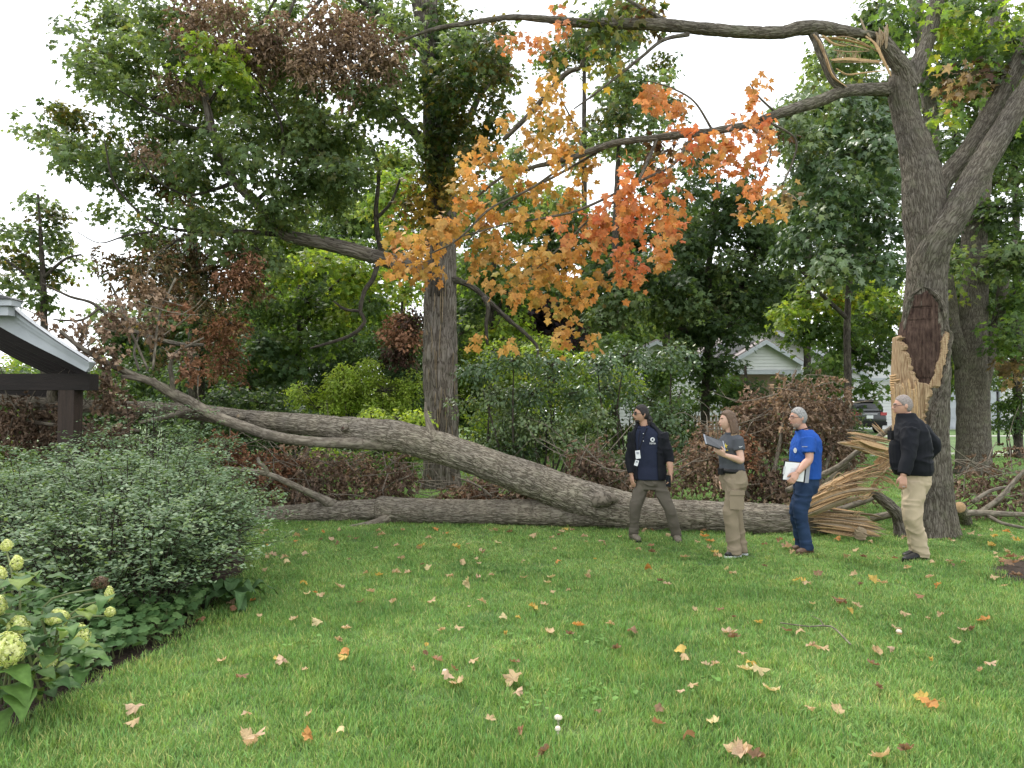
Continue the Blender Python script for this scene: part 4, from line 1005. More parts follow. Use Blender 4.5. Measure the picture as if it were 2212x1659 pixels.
for k in range(14):
    a = RNG.uniform(1805, 1860)
    splinter([(a, 130, 9.55), (a + 2, 120, 9.55), (a + RNG.uniform(-3, 5), 130 - RNG.uniform(12, 24), 9.55)], 0.005, 0.003, bt, M['wood_pale'], 390 + k)
# the open wound on the trunk: surface patches that follow the trunk
trp, trr = ppath(TR)
trp, trr = np.array(trp), np.array(trr)
def wound(name, outline, mat, proud, seed, grain=0.012, gv=2.0, ntheta=60, nz=90, jag=0.3, ripple=0.0):
    """outline(z-fraction 0..1 from py) -> list of (py, xl, xr) edges in the picture; wraps the camera side of the trunk"""
    O = np.array(outline, float)
    py = np.linspace(O[0, 0], O[-1, 0], nz)
    xl, xr = np.interp(py, O[:, 0], O[:, 1]), np.interp(py, O[:, 0], O[:, 2])
    cz = trp[:, 2]; order = np.argsort(cz)
    V = np.zeros((nz, ntheta, 3))
    t = np.linspace(0, 1, ntheta)
    for i in range(nz):
        z = at(2000, py[i], 9.45)[2]
        c = np.array([np.interp(z, cz[order], trp[order][:, k]) for k in range(3)]); r = np.interp(z, cz[order], trr[order])
        xc = proj(c)[0]; rp = r * FOC / 9.7
        a0, a1 = np.clip((xl[i] - xc) / rp, -1.25, 0.97), np.clip((xr[i] - xc) / rp, -1.2, 0.97)
        jl, jr = (fbm(np.array([[py[i] * 0.13, 0, seed]]), 1, 3)[0] - 0.5) * jag, (fbm(np.array([[py[i] * 0.15, 5, seed]]), 2, 3)[0] - 0.5) * jag
        th = np.linspace(math.asin(max(-1, min(0.99, a0 + jl))) - (0.5 if a0 < -1 else 0), math.asin(max(-0.99, min(0.99, a1 + jr))), ntheta)
        over = max(0, -(a0 + 1)) * r
        q = np.stack([np.sin(th) * 6, np.full(ntheta, z * gv), np.full(ntheta, seed * 3.7)], 1)
        f = fbm(q * np.array([2.2, 1, 1]), seed, 3) - 0.5
        f = f + ripple * np.sin(z * 210 + 6 * vnoise(np.stack([np.sin(th) * 5, np.full(ntheta, z * 3), th * 0], 1), 3) + 2 * np.sin(th * 3))
        edge = np.minimum(1, np.minimum(t, 1 - t) * 14)
        vedge = min(1, min(i, nz - 1 - i) / (nz * 0.06))
        rad = r + (proud + grain * 2 * f) * edge * vedge + over * np.clip(-np.sin(th), 0, 1) * vedge - 0.02 * (1 - edge * vedge)
        V[i] = np.c_[c[0] + rad * np.sin(th), c[1] - rad * np.cos(th), np.full(ntheta, z)]
    idx = np.arange(nz * ntheta).reshape(nz, ntheta)
    F = np.stack([idx[:-1, :-1], idx[1:, :-1], idx[1:, 1:], idx[:-1, 1:]], -1).reshape(-1, 4)
    part(name, V.reshape(-1, 3), F, mat, bt, smooth=True)
wound('rotten_heartwood', [(622, 1975, 1979), (634, 1964, 1992), (655, 1957, 2004), (690, 1950, 2010), (720, 1944, 2014), (760, 1942, 2012), (800, 1944, 2004), (832, 1955, 1995), (846, 1966, 1986)], M['rot'], 0.012, 14, 0.034, 0.8, 110, 160, 0.4)
wound('exposed_wood', [(716, 1943, 1946), (726, 1939, 1952), (745, 1938, 1954), (780, 1935, 1957), (810, 1932, 1962), (838, 1930, 1970), (848, 1932, 1966)], M['wood_pale'], 0.03, 4, 0.02, 0.8, 50, 140, 0.16)
wound('exposed_wood', [(712, 2020, 2023), (724, 2009, 2023), (745, 2003, 2020), (775, 1997, 2015), (800, 1990, 2009), (822, 1982, 2004), (842, 1976, 2000)], M['wood_pale'], 0.028, 6, 0.02, 1.2, 50, 170, 0.2, 0.03)
wound('exposed_wood', [(820, 1936, 1942), (828, 1930, 1976), (838, 1928, 1990), (870, 1934, 1982), (920, 1940, 1974), (968, 1946, 1962)], M['wood_pale'], 0.034, 8, 0.03, 0.6, 90, 140, 0.22)
wound('exposed_wood', [(804, 1922, 1930), (812, 1918, 1946), (826, 1919, 1950), (842, 1922, 1946), (854, 1927, 1940)], M['wood'], 0.045, 9, 0.02, 9.0, 40, 60, 0.25, 0.12)
def on_trunk(px, py, out=0.0):
    z = at(px, py, 9.45)[2]; cz = trp[:, 2]; o_ = np.argsort(cz)
    c = np.array([np.interp(z, cz[o_], trp[o_][:, q]) for q in range(3)]); r = np.interp(z, cz[o_], trr[o_])
    s_ = np.clip((px - proj(c)[0]) / (r * FOC / 9.7), -0.98, 0.98)
    return np.array([c[0] + (r + out) * s_, c[1] - (r + out) * math.sqrt(1 - s_ * s_), z])
for lip in ([(1976, 618), (1996, 634), (2010, 660), (2016, 690), (2021, 712), (2030, 724), (2026, 752), (2019, 785), (2011, 820), (2002, 850), (1992, 890), (1984, 930), (1974, 975)],
            [(1974, 620), (1960, 640), (1952, 670), (1948, 700), (1945, 718)]):
    V, F, uv = tube([on_trunk(a, b, 0.012) for a, b in lip], [0.012] + [0.03 + 0.008 * math.sin(i * 2.1) for i in range(len(lip) - 2)] + [0.012], 20, 0.012, bark=0.016, kf=(24, 9), lump=0.25, seed=int(lip[0][0]))
    part('bark_lip', V, F, M['bark_maple'], bt, uv=uv, smooth=True)
for k in range(16):
    a = 1930 + k * 3.4 + RNG.uniform(-2, 2)
    splinter([(a + 4, 905 + RNG.uniform(0, 40), 9.36), (a + 2, 850, 9.36), (a, 826 + RNG.uniform(-12, 18), 9.36)], 0.02, 0.014, bt, M['wood_pale' if k % 2 else 'wood'], 520 + k)
# orange and gold leaves along the dying limbs
ORB = [(1390, 185, 22, 22), (1420, 205, 28, 30), (1470, 240, 24, 30), (1500, 285, 30, 30), (1535, 330, 24, 26), (1630, 175, 16, 28), (1615, 225, 22, 30), (1640, 260, 20, 26), (1650, 300, 22, 24), (1635, 340, 18, 30), (1612, 398, 20, 22), (1632, 385, 18, 22), (1560, 305, 28, 20), (1590, 320, 24, 20), (1600, 350, 16, 20),
       (1345, 370, 20, 36), (1352, 425, 30, 34), (1420, 365, 24, 28), (1405, 410, 22, 30), (1440, 450, 26, 30), (1310, 460, 34, 24), (1270, 475, 36, 22), (1215, 490, 30, 22), (1360, 490, 28, 34), (1345, 545, 22, 30), (1430, 510, 22, 36), (1370, 575, 26, 18), (1340, 575, 20, 16), (1470, 410, 14, 24), (1420, 550, 18, 20), (1460, 475, 14, 26), (1290, 510, 26, 20)]
PKB = [(1125, 72, 22, 14), (1170, 70, 22, 16), (1195, 25, 14, 12), (1090, 75, 14, 10), (1215, 60, 16, 20)]
GDB = [(1185, 145, 12, 18), (1190, 195, 24, 28), (1165, 215, 22, 20), (1215, 240, 26, 28), (1235, 285, 24, 24), (1185, 265, 22, 20), (1100, 250, 20, 16), (1045, 305, 20, 16), (1060, 330, 26, 22), (1030, 380, 30, 24), (1150, 300, 30, 24), (1190, 330, 30, 22), (1260, 350, 22, 30), (1110, 380, 34, 26), (1160, 400, 30, 24), (1230, 410, 30, 24), (1010, 430, 30, 24),
       (960, 470, 30, 26), (1050, 450, 34, 24), (1110, 450, 30, 24), (900, 515, 36, 20), (855, 500, 22, 16), (935, 505, 28, 24), (985, 490, 30, 24), (1045, 500, 32, 22), (1160, 470, 30, 20), (855, 560, 24, 28), (900, 560, 30, 26), (940, 580, 20, 24), (1090, 530, 32, 24), (1140, 550, 32, 24), (1190, 545, 30, 24), (1240, 540, 30, 26), (1030, 545, 28, 20),
       (1180, 590, 30, 24), (1120, 590, 28, 22), (1230, 590, 26, 28), (1260, 620, 18, 26), (1170, 640, 24, 20), (1210, 655, 22, 22), (1240, 690, 18, 22), (1105, 630, 22, 20), (1060, 590, 18, 20), (1290, 590, 16, 30), (1215, 720, 14, 12), (1100, 735, 10, 12), (1030, 725, 12, 10), (1000, 350, 18, 20), (1655, 450, 16, 20), (1610, 455, 10, 10), (1270, 740, 14, 10)]
def tuples(lst, d, rd, pal, jit=0.5): return [(a[0], a[1], a[2], a[3], d + RNG.uniform(-jit, jit), rd, pal) for a in lst]
crown(bt, tuples(ORB, 8.9, 0.35, 'OR'), 0.098, T_MAPLE_FINE, 'leaf_autumn', 'orange_leaves', cover=1.4, spray=8, sr=0.1, pend=True, gap=0, hang=0.2, droop=0.3, upright=0.25, twig_r=0.005, share=0.5, twig_mat='bark_maple')
crown(bt, tuples(GDB, 9.2, 0.4, 'GD') + tuples(PKB, 9.3, 0.2, 'PK'), 0.095, T_MAPLE_FINE, 'leaf_autumn', 'golden_leaves', cover=1.35, spray=7, sr=0.12, pend=True, gap=0, hang=0.15, droop=0.3, upright=0.3, twig_r=0.005, share=0.5, twig_mat='bark_maple')
NB = [(2040, 30, 40, 30, 'Y'), (2110, 20, 50, 34, 'M'), (2180, 40, 40, 40, 'Y'), (2120, 95, 40, 26, 'M'), (2060, 70, 26, 24, 'Y'), (2170, 130, 34, 20, 'S'), (2130, 175, 36, 20, 'S'), (2080, 180, 34, 30, 'B'), (2110, 150, 30, 30, 'BD'), (2195, 190, 20, 24, 'Y'), (2010, 285, 24, 18, 'M'), (2030, 260, 18, 14, 'Y'), (2045, 235, 14, 14, 'Y'), (2200, 260, 16, 20, 'M'), (1985, 20, 16, 16, 'M'), (2000, 95, 16, 14, 'Y'), (1930, 10, 30, 18, 'M'), (1290, 70, 28, 36, 'GO'), (1330, 90, 26, 22, 'GO'), (1390, 50, 22, 22, 'BD'), (1260, 15, 30, 16, 'GO'), (1340, 20, 36, 18, 'GO'), (1400, 15, 26, 20, 'BG'), (1290, 130, 18, 26, 'OG'), (1430, 320, 26, 26, 'BD'), (1460, 310, 20, 20, 'DB'), (1700, 410, 16, 30, 'B'), (1680, 290, 18, 18, 'BD')]
crown(bt, [(a, b, c, d, (10.2 if a > 1900 else 9.6), 0.4, p) for a, b, c, d, p in NB], 0.12, T_MAPLE, 'leaf', 'crown', cover=2.2, spray=9, gap=0.35, twig_r=0.006, share=0.5, hang=0.05)

# ------------------------------------------------------------------ shag-barked tree in the middle
ct = thing('shaggy_barked_tree', (*at(953, 1055, 15.6)[:2], 0), 'tall straight tree with shaggy grey bark and spreading half-browned crown', 'tree')
limb('trunk', [(953, 1068, 15.6, 39), (953, 1000, 15.6, 37), (953, 900, 15.6, 36), (951, 780, 15.6, 36), (951, 660, 15.6, 34.5), (952, 600, 15.6, 33), (952, 480, 15.6, 33), (951, 380, 15.6, 32), (945, 300, 15.6, 30), (940, 200, 15.6, 26), (928, 100, 15.6, 23), (924, 0, 15.6, 21), (930, -120, 15.6, 18)], M['bark_shag'], ct, 110, 0.028, seed=61, bark=0.03, kf=(10, 1.3), lump=0.05, flare=0.3)
for lst in ([(945, 590, 15.6, 22), (900, 578, 15.4, 18), (830, 560, 15.2, 16), (713, 528, 14.8, 15), (619, 508, 14.5, 13), (580, 470, 14.4, 12), (552, 437, 14.3, 11), (508, 393, 14.2, 10), (480, 340, 14.2, 9), (460, 286, 14.2, 9), (447, 230, 14.2, 8), (430, 150, 14.2, 6), (410, 60, 14.2, 4)],
            [(925, 320, 15.5, 13), (880, 270, 15.3, 9.5), (849, 242, 15.2, 8), (825, 238, 15.1, 7), (789, 254, 15.0, 6), (738, 290, 14.9, 5), (660, 330, 14.8, 3.5), (600, 340, 14.7, 2)],
            [(930, 120, 15.5, 14), (880, 80, 15.3, 8), (820, 30, 15.0, 6), (760, -10, 14.8, 5)],
            [(935, 210, 15.5, 14), (930, 130, 15.3, 12), (905, 40, 15.2, 10), (890, -40, 15.2, 8)],
            [(965, 600, 15.5, 9), (1005, 612, 15.4, 6.5), (1040, 635, 15.4, 5.5), (1090, 683, 15.3, 4.5), (1135, 721, 15.2, 4), (1160, 749, 15.1, 3), (1160, 780, 15.0, 1.5)],
            [(970, 300, 15.5, 12), (1010, 260, 15.4, 8), (1040, 200, 15.3, 6), (1080, 160, 15.2, 4)]):
    limb('limb', lst, M['bark_shag' if lst[0][0] < 946 and lst[0][1] > 500 else 'bark_dark'], ct, 28, 0.05, seed=int(lst[1][0]), bark=0.01, kf=(14, 4), lump=0.06)  # other limbs: backlit shade put into a darker bark colour
for lst in ([(829, 560, 15.2, 6), (817, 512, 15.1, 5.5), (812, 456, 15.0, 5), (817, 400, 15.0, 4.5), (817, 357, 15.0, 4), (800, 300, 15, 3)], [(815, 470, 15.0, 4), (845, 437, 15, 3.5), (865, 385, 15, 2.5)],
            [(820, 556, 15.1, 6), (805, 603, 14.8, 5), (788, 628, 14.7, 5), (778, 673, 14.6, 4.5), (788, 694, 14.6, 4), (757, 725, 14.5, 4), (670, 753, 14.4, 2.5)], [(778, 672, 14.6, 3.5), (745, 668, 14.5, 3), (720, 650, 14.4, 2)],
            [(1045, 642, 15.0, 6), (1055, 665, 14.9, 5), (1050, 700, 14.9, 4), (1053, 745, 14.9, 3)],
            [(508, 393, 14.2, 6), (460, 410, 14, 4), (400, 420, 13.8, 3), (330, 380, 13.6, 2.5), (280, 300, 13.5, 2)], [(619, 508, 14.5, 6), (520, 500, 14.3, 5), (420, 500, 14, 4), (330, 480, 13.8, 3), (250, 400, 13.6, 2.5), (225, 300, 13.5, 1.5)],
            [(460, 286, 14.2, 5), (400, 270, 14, 3.5), (330, 240, 13.8, 2.5), (250, 190, 13.6, 1.5)], [(447, 230, 14.2, 4), (500, 150, 14, 3.5), (560, 60, 13.9, 3), (600, -10, 13.8, 2)],
            [(420, 500, 14, 3.5), (350, 540, 13.6, 3), (290, 600, 13.4, 2.5), (240, 640, 13.2, 1.5)], [(330, 500, 13.8, 2.5), (270, 510, 13.7, 2), (215, 525, 13.6, 1.2), (165, 500, 13.5, 0.8)],
            [(552, 437, 14.3, 5), (600, 380, 14, 4), (610, 280, 13.8, 3), (560, 180, 13.6, 2.5), (490, 110, 13.4, 1.6)], [(780, 20, 14.8, 4), (740, 60, 14.6, 3), (690, 140, 14.5, 2)], [(700, -10, 14.6, 5), (640, 60, 14.4, 4), (560, 100, 14.2, 2.5)],
            [(640, -10, 14.0, 4), (610, 70, 14.0, 3), (570, 170, 14, 2)], [(600, -10, 14.2, 4), (560, 60, 14.2, 3), (530, 130, 14.2, 2)]):
    limb('branch', lst, M['bark_dark'], ct, 8, 0.12, lump=0.1, seed=int(lst[0][1]) + 3)
# peeling bark plates
for k in range(26):
    py = RNG.uniform(620, 1020); px = 951 + RNG.uniform(-33, 33)
    dd = 15.6 - math.sqrt(max(0.0, 1 - ((px - 951) / 36.5) ** 2)) * 0.345 - 0.012
    L = RNG.uniform(14, 40)
    splinter([(px, py + L, dd), (px + RNG.uniform(-2, 2), py, dd - 0.01), (px + RNG.uniform(-3, 3), py - L, dd - 0.03)], 0.035, 0.008, ct, M['bark_chip'] if 'bark_chip' in M else M['wood_grey'], 700 + k, 0.0, 'bark_plate')
CG = [(250, 40, 60, 50), (330, 50, 60, 50), (230, 115, 50, 40), (205, 160, 38, 36), (300, 125, 60, 50), (385, 110, 50, 50), (240, 190, 50, 32), (330, 215, 60, 36), (180, 90, 22, 26), (400, 30, 50, 40), (560, 40, 50, 40), (600, 110, 50, 50), (500, 215, 50, 36), (560, 205, 60, 50), (620, 200, 50, 50), (690, 220, 50, 44), (520, 280, 60, 44), (600, 290, 70, 50), (680, 320, 60, 44), (560, 360, 60, 44),
      (640, 380, 60, 44), (720, 370, 44, 40), (480, 330, 44, 44), (420, 280, 44, 34), (600, 450, 70, 32), (520, 450, 54, 34), (440, 405, 44, 32), (870, 60, 44, 50), (940, 40, 50, 44), (985, 95, 40, 40), (880, 165, 40, 50), (835, 170, 40, 46), (800, 215, 40, 32), (860, 235, 34, 30), (960, 240, 34, 36), (740, 440, 34, 32), (760, 280, 40, 30), (735, 320, 44, 30), (800, 320, 30, 26), (820, 30, 44, 40), (740, 10, 50, 30),
      (100, 285, 40, 28), (150, 315, 50, 34), (90, 300, 26, 22), (220, 330, 50, 30), (165, 350, 36, 22), (250, 385, 54, 28), (305, 425, 54, 28), (240, 455, 34, 18), (330, 335, 44, 34), (385, 360, 44, 34), (480, 520, 54, 32), (410, 470, 54, 26), (540, 505, 44, 30), (340, 460, 40, 22), (660, 270, 50, 40), (450, 220, 40, 36), (300, 270, 40, 24), (170, 130, 20, 30), (640, 20, 50, 30), (480, 20, 50, 30), (900, 320, 26, 30), (1000, 150, 30, 36)]
CG += [(300, 510, 40, 22), (470, 480, 60, 30), (600, 480, 40, 24), (560, 540, 50, 28), (600, 560, 44, 34), (700, 270, 40, 40), (380, 300, 50, 40), (280, 350, 40, 30), (420, 350, 44, 34), (760, 370, 34, 40), (770, 200, 40, 40), (720, 420, 36, 30), (640, 440, 40, 26)]
CO = [(130, 235, 34, 24), (180, 262, 34, 24), (235, 275, 30, 20), (420, 440, 30, 26), (350, 400, 40, 26), (1005, 165, 40, 40), (1050, 210, 30, 40), (1065, 120, 30, 44), (1020, 60, 30, 30), (960, 180, 36, 40)]
CO += [(1020, 110, 34, 40), (1060, 270, 34, 40), (1030, 320, 30, 34), (1075, 60, 34, 30), (1000, 240, 30, 40), (1080, 180, 26, 34), (985, 300, 26, 30)]
CY = [(440, 105, 36, 26), (480, 145, 38, 26), (420, 140, 24, 20), (510, 110, 24, 20), (520, 165, 30, 24)]
CB = [(470, 55, 50, 44), (520, 100, 50, 40), (440, 20, 40, 26), (690, 80, 44, 44), (750, 110, 50, 44), (800, 90, 34, 40), (690, 150, 44, 34), (640, 130, 30, 40), (790, 160, 30, 26), (330, 320, 14, 36), (380, 170, 34, 26), (560, 130, 40, 40), (600, 60, 40, 40)]
CD = [(400, 200, 50, 32), (440, 190, 36, 40), (370, 205, 40, 24), (470, 230, 30, 30)]
CBG = [(330, 560, 50, 32), (400, 575, 60, 40), (260, 560, 40, 32), (450, 600, 50, 40), (500, 570, 44, 34), (530, 600, 34, 40), (380, 630, 54, 30), (300, 610, 40, 30), (350, 510, 34, 24), (420, 540, 40, 28), (280, 590, 34, 24), (450, 650, 44, 24)]
CBR = [(540, 580, 24, 40), (500, 600, 30, 30), (520, 540, 20, 24), (380, 400, 24, 24)]
def cb(lst, pal, d, rd, j=1.4): return [(a[0], a[1], a[2], a[3], d + RNG.uniform(-j, j), rd, pal) for a in lst]
crown(ct, cb(CG, 'G', 14.6, 0.9) + cb(CO, 'GO', 14.6, 0.7) + cb(CY, 'Y', 12.4, 0.4, 0.3), 0.112, T_MAPLE, cover=2.8, spray=12, gap=0.39, gapf=1.6, twig_r=0.01, share=0.35)
crown(ct, cb(CB, 'B', 13.2, 0.5, 0.6) + cb([(420, 60, 44, 34), (500, 20, 50, 26), (560, 90, 40, 40), (720, 40, 50, 36), (660, 110, 36, 44), (770, 60, 40, 40), (820, 130, 30, 40), (730, 170, 40, 30), (470, 100, 36, 30), (850, 110, 26, 34)], 'B', 12.9, 0.4, 0.4) + cb(CD, 'BD', 15.2, 0.6) + cb(CBG, 'BG', 13.8, 0.6) + cb(CBR, 'BR', 13.6, 0.4), 0.115, T_DEAD, 'leaf_dead', 'dead_leaves', cover=2.9, spray=12, gap=0.36, gapf=1.8, hang=0.12, twig_r=0.009, share=0.4)
iv = thing('climbing_vine', (*at(945, 480, 15.2)[:2], 0), 'leafy vine clinging to the upper trunk of the shaggy barked tree', 'vine')
VB = [(945, y, 36, 22, 15.2, 0.25, 'D' if y < 270 else 'OG' if y > 380 else 'GO') for y in range(60, 500, 26)] + [(905, 400, 24, 50, 15.0, 0.3, 'OG'), (900, 450, 30, 40, 15.0, 0.3, 'OG'), (1000, 270, 30, 34, 15.0, 0.3, 'GO'), (985, 380, 24, 40, 15, 0.3, 'OG'), (880, 440, 24, 30, 15, 0.3, 'BG')]
crown(iv, VB, 0.12, T_MAPLE, 'leaf', 'leaves', cover=1.5, spray=8, gap=0.3, twig_r=0.006, share=0.3, upright=0.3, hang=0.1)
V, F, uv = tubes_join([tube([at(930 + k * 9, 640, 15.25), at(940 + 7 * math.sin(k * 2), 500, 15.22), at(935 + k * 6, 380, 15.25), at(930 + k * 5, 200, 15.3)], [0.02, 0.02, 0.016, 0.01], 8, 0.2, lump=0.1) for k in range(4)])
part('stem', V, F, M['bark_dark'], iv, uv=uv, smooth=True)
# ------------------------------------------------------------------ other trees
def tree(name, label, base, trunk, limbs, sets, group=None, bark='bark_dark', seg=20, cat='tree'):
    """base (px, d); trunk/limbs pixel paths; sets = list of kwargs for crown()"""
    x = at(base[0], 900, base[1])[0]
    t = thing(name, (x, base[1], float(ground_z(x, base[1]))), label, cat, group)
    if trunk:
        b0 = trunk[0]
        pts, rad = ppath(trunk)
        pts[0][2] = float(ground_z(x, b0[2])) - 0.05
        V, F, uv = tube(pts, rad, seg, 0.12, bark=0.012, kf=(12, 3), lump=0.06, seed=int(base[0]), flare=0.25)
        part('trunk', V, F, M[bark], t, uv=uv, smooth=True)
    for l_ in limbs: limb('limb', l_, M[bark], t, 10, 0.15, lump=0.08, seed=int(l_[0][0]))
    for s in sets: crown(t, **s)
    return t
def BL_(lst, d, rd, j=1.0):
    return [(a[0], a[1], a[2], a[3], d + RNG.uniform(-j, j), rd, a[4]) for a in lst]
TG = 'trees standing behind the fallen trunk'
# left, behind the shelter
tree('slender_maple', 'slender maple top showing above the shelter roof', (90, 17), [(95, 1000, 17, 8), (95, 700, 17, 7), (90, 550, 17, 5), (82, 420, 17, 2)],
     [[(95, 640, 17, 4), (50, 590, 16.8, 3), (10, 560, 16.6, 2)], [(95, 600, 17, 4), (140, 560, 16.8, 3), (175, 550, 16.6, 2)]],
     [dict(blobs=BL_([(82, 430, 26, 24, 'G'), (110, 465, 32, 24, 'GO'), (60, 505, 50, 26, 'G'), (130, 520, 40, 26, 'G'), (40, 560, 44, 26, 'GO'), (160, 565, 34, 22, 'G'), (110, 590, 50, 28, 'GO'), (20, 610, 36, 30, 'G'), (90, 640, 50, 24, 'G'), (10, 500, 20, 16, 'G')], 17, 0.6), size=0.13, tm=T_MAPLE, cover=2.56, spray=11, gap=0.42, gapf=1.8)], TG)
tree('ivy_clad_tree', 'dark ivy covered trunk behind the dead brush left of centre', (425, 21), [(427, 1000, 21, 19), (425, 860, 21, 17), (424, 740, 21, 16), (420, 620, 21, 14), (415, 500, 21, 10), (410, 350, 21, 7)],
     [[(424, 730, 21, 8), (470, 690, 20.5, 6), (540, 640, 20, 4), (590, 560, 20, 3)]],
     [dict(blobs=BL_([(405, 800, 22, 40, 'D'), (425, 700, 24, 40, 'D'), (420, 640, 26, 40, 'D'), (440, 760, 20, 40, 'D')], 20.7, 0.35, 0.1), size=0.13, tm=T_SIMPLE, cover=2.56, spray=10, gap=0.3, twigs=False, name='ivy_leaves'),
      dict(blobs=BL_([(470, 730, 40, 34, 'BR'), (490, 790, 40, 40, 'BR'), (460, 680, 34, 30, 'BG'), (500, 700, 40, 30, 'BR'), (540, 660, 34, 30, 'M')], 19.5, 0.5, 0.5), size=0.14, tm=T_DEAD, mat='leaf_dead', name='dead_leaves', cover=2.08, spray=10, gap=0.42)], TG)
def pine(name, label, px, d, ytop, ybot, w, seed=0):
    x = at(px, 900, d)[0]
    t = thing(name, (x, d, float(ground_z(x, d))), label, 'tree', TG)
    pts, rad = ppath([(px, 1000, d, 0.2 * FOC / d), (px, ytop, d, 0.03 * FOC / d)]); pts[0][2] = float(ground_z(x, d))
    V, F, uv = tube(pts, rad, 14, 0.4, bark=0.01, seed=seed); part('trunk', V, F, M['bark_dark'], t, uv=uv, smooth=True)
    bl, br = [], []
    y = ytop
    while y < ybot:
        f = (y - ytop) / (ybot - ytop)
        for s in range(5):
            a = RNG.uniform(0, 6.28); L = w * (0.25 + 0.75 * f) * RNG.uniform(0.6, 1.1)
            ex, ed = px + math.cos(a) * L, d + math.sin(a) * L * d / FOC
            br.append(tube([at(px, y, d), at((px + ex) / 2, y + 3, (d + ed) / 2), at(ex, y - 2, ed)], [0.05, 0.035, 0.01], 6, 9))
            for q in (0.45, 0.75, 1.0):
                bl.append((px + (ex - px) * q, y - 2 + 5 * (1 - q), 20, 7, d + (ed - d) * q, 0.35, 'N'))
        y += (ybot - ytop) / 13 * RNG.uniform(0.8, 1.2)
    V, F, uv = tubes_join(br); part('boughs', V, F, M['bark_dark'], t, uv=uv, smooth=True)
    crown(t, bl, 0.3, T_NEEDLE, 'needle', 'needles', twigs=False, cover=0.55, spray=26, sr=0.28, gap=0, upright=0.3)
pine('pine_tree', 'blue green pine rising behind the dead branches at left', 360, 30, 520, 900, 90, 1)
pine('pine_tree', 'tall dark pine showing through the leaves left of the shaggy trunk', 700, 34, 400, 860, 110, 2)
pine('pine_tree', 'dark pine low behind the lime green bush', 560, 36, 600, 900, 100, 3)
tree('sunlit_maple', 'yellow green maple, sunlight put into its leaf colour, left of the shaggy barked trunk', (650, 22), [(640, 1000, 22, 9), (645, 800, 22, 8), (650, 650, 22, 6), (640, 560, 22, 4)], [[(645, 720, 22, 5), (700, 640, 21.5, 4), (760, 580, 21, 2)], [(648, 680, 22, 5), (600, 620, 21.5, 3), (570, 560, 21, 2)]],
     [dict(blobs=BL_([(620, 590, 54, 40, 'Y'), (700, 560, 50, 34, 'Y'), (760, 600, 44, 40, 'Y'), (660, 650, 64, 40, 'M'), (600, 690, 50, 40, 'M'), (565, 640, 40, 40, 'M'), (735, 680, 50, 34, 'Y'), (690, 730, 60, 30, 'M'), (610, 750, 54, 34, 'M'), (820, 440, 40, 30, 'Y'), (860, 400, 40, 40, 'Y'), (850, 480, 36, 30, 'Y'), (770, 530, 40, 24, 'M'), (830, 600, 34, 34, 'Y'), (800, 660, 36, 30, 'M'), (560, 740, 44, 40, 'S'), (520, 800, 44, 34, 'M'), (560, 830, 50, 34, 'D'), (620, 800, 44, 30, 'S'), (880, 620, 34, 26, 'Y')], 21, 1.0), size=0.16, tm=T_MAPLE, cover=2.72, spray=11, gap=0.4)], TG)
tree('rusty_hemlock', 'rust brown dying evergreen just left of the shaggy trunk', (875, 20), [(875, 1000, 20, 7), (872, 820, 20, 6), (868, 650, 20, 3)], [],
     [dict(blobs=BL_([(865, 690, 30, 24, 'BR'), (845, 725, 26, 22, 'BR'), (885, 730, 34, 26, 'BR'), (860, 770, 36, 26, 'BD'), (880, 810, 36, 30, 'D'), (850, 820, 26, 24, 'D'), (890, 860, 30, 24, 'D'), (900, 690, 24, 30, 'BD')], 19.6, 0.5, 0.3), size=0.12, tm=T_SIMPLE, mat='leaf_dead', cover=3.52, spray=14, gap=0.3)], TG)
tree('purple_maple', 'dark purple leaved maple in the middle distance', (1160, 30), [(1150, 1000, 30, 9), (1152, 700, 30, 7), (1150, 600, 30, 3)], [],
     [dict(blobs=BL_([(1140, 640, 60, 40, 'P'), (1200, 660, 50, 40, 'P'), (1110, 690, 44, 40, 'P'), (1170, 710, 60, 40, 'P'), (1230, 720, 40, 34, 'P'), (1190, 750, 50, 30, 'P')], 30, 1.4), size=0.22, tm=T_MAPLE, cover=3.20, spray=11, gap=0.4)], TG)
tree('green_maple', 'green maple filling the gap right of the shaggy trunk', (1060, 24), [(1060, 1000, 24, 9), (1062, 700, 24, 7), (1070, 500, 24, 4)], [[(1062, 690, 24, 5), (1120, 600, 23.5, 4), (1180, 560, 23, 2)]],
     [dict(blobs=BL_([(1050, 610, 44, 34, 'M'), (1010, 570, 34, 34, 'M'), (1030, 660, 44, 34, 'D'), (1100, 640, 50, 34, 'M'), (1180, 620, 50, 30, 'M'), (1250, 640, 44, 34, 'D'), (1000, 720, 30, 40, 'D'), (1040, 720, 40, 30, 'Y'), (1110, 700, 44, 30, 'Y'), (1140, 470, 44, 30, 'M'), (1080, 420, 36, 30, 'D'), (1060, 520, 40, 30, 'M'), (1240, 480, 34, 34, 'D'), (1010, 480, 30, 40, 'M'), (1290, 580, 34, 44, 'D'), (1060, 340, 30, 30, 'D'), (1120, 330, 30, 26, 'G'), (1200, 430, 36, 30, 'G')], 24, 1.0), size=0.17, tm=T_MAPLE, cover=2.56, spray=11, gap=0.42)], TG)
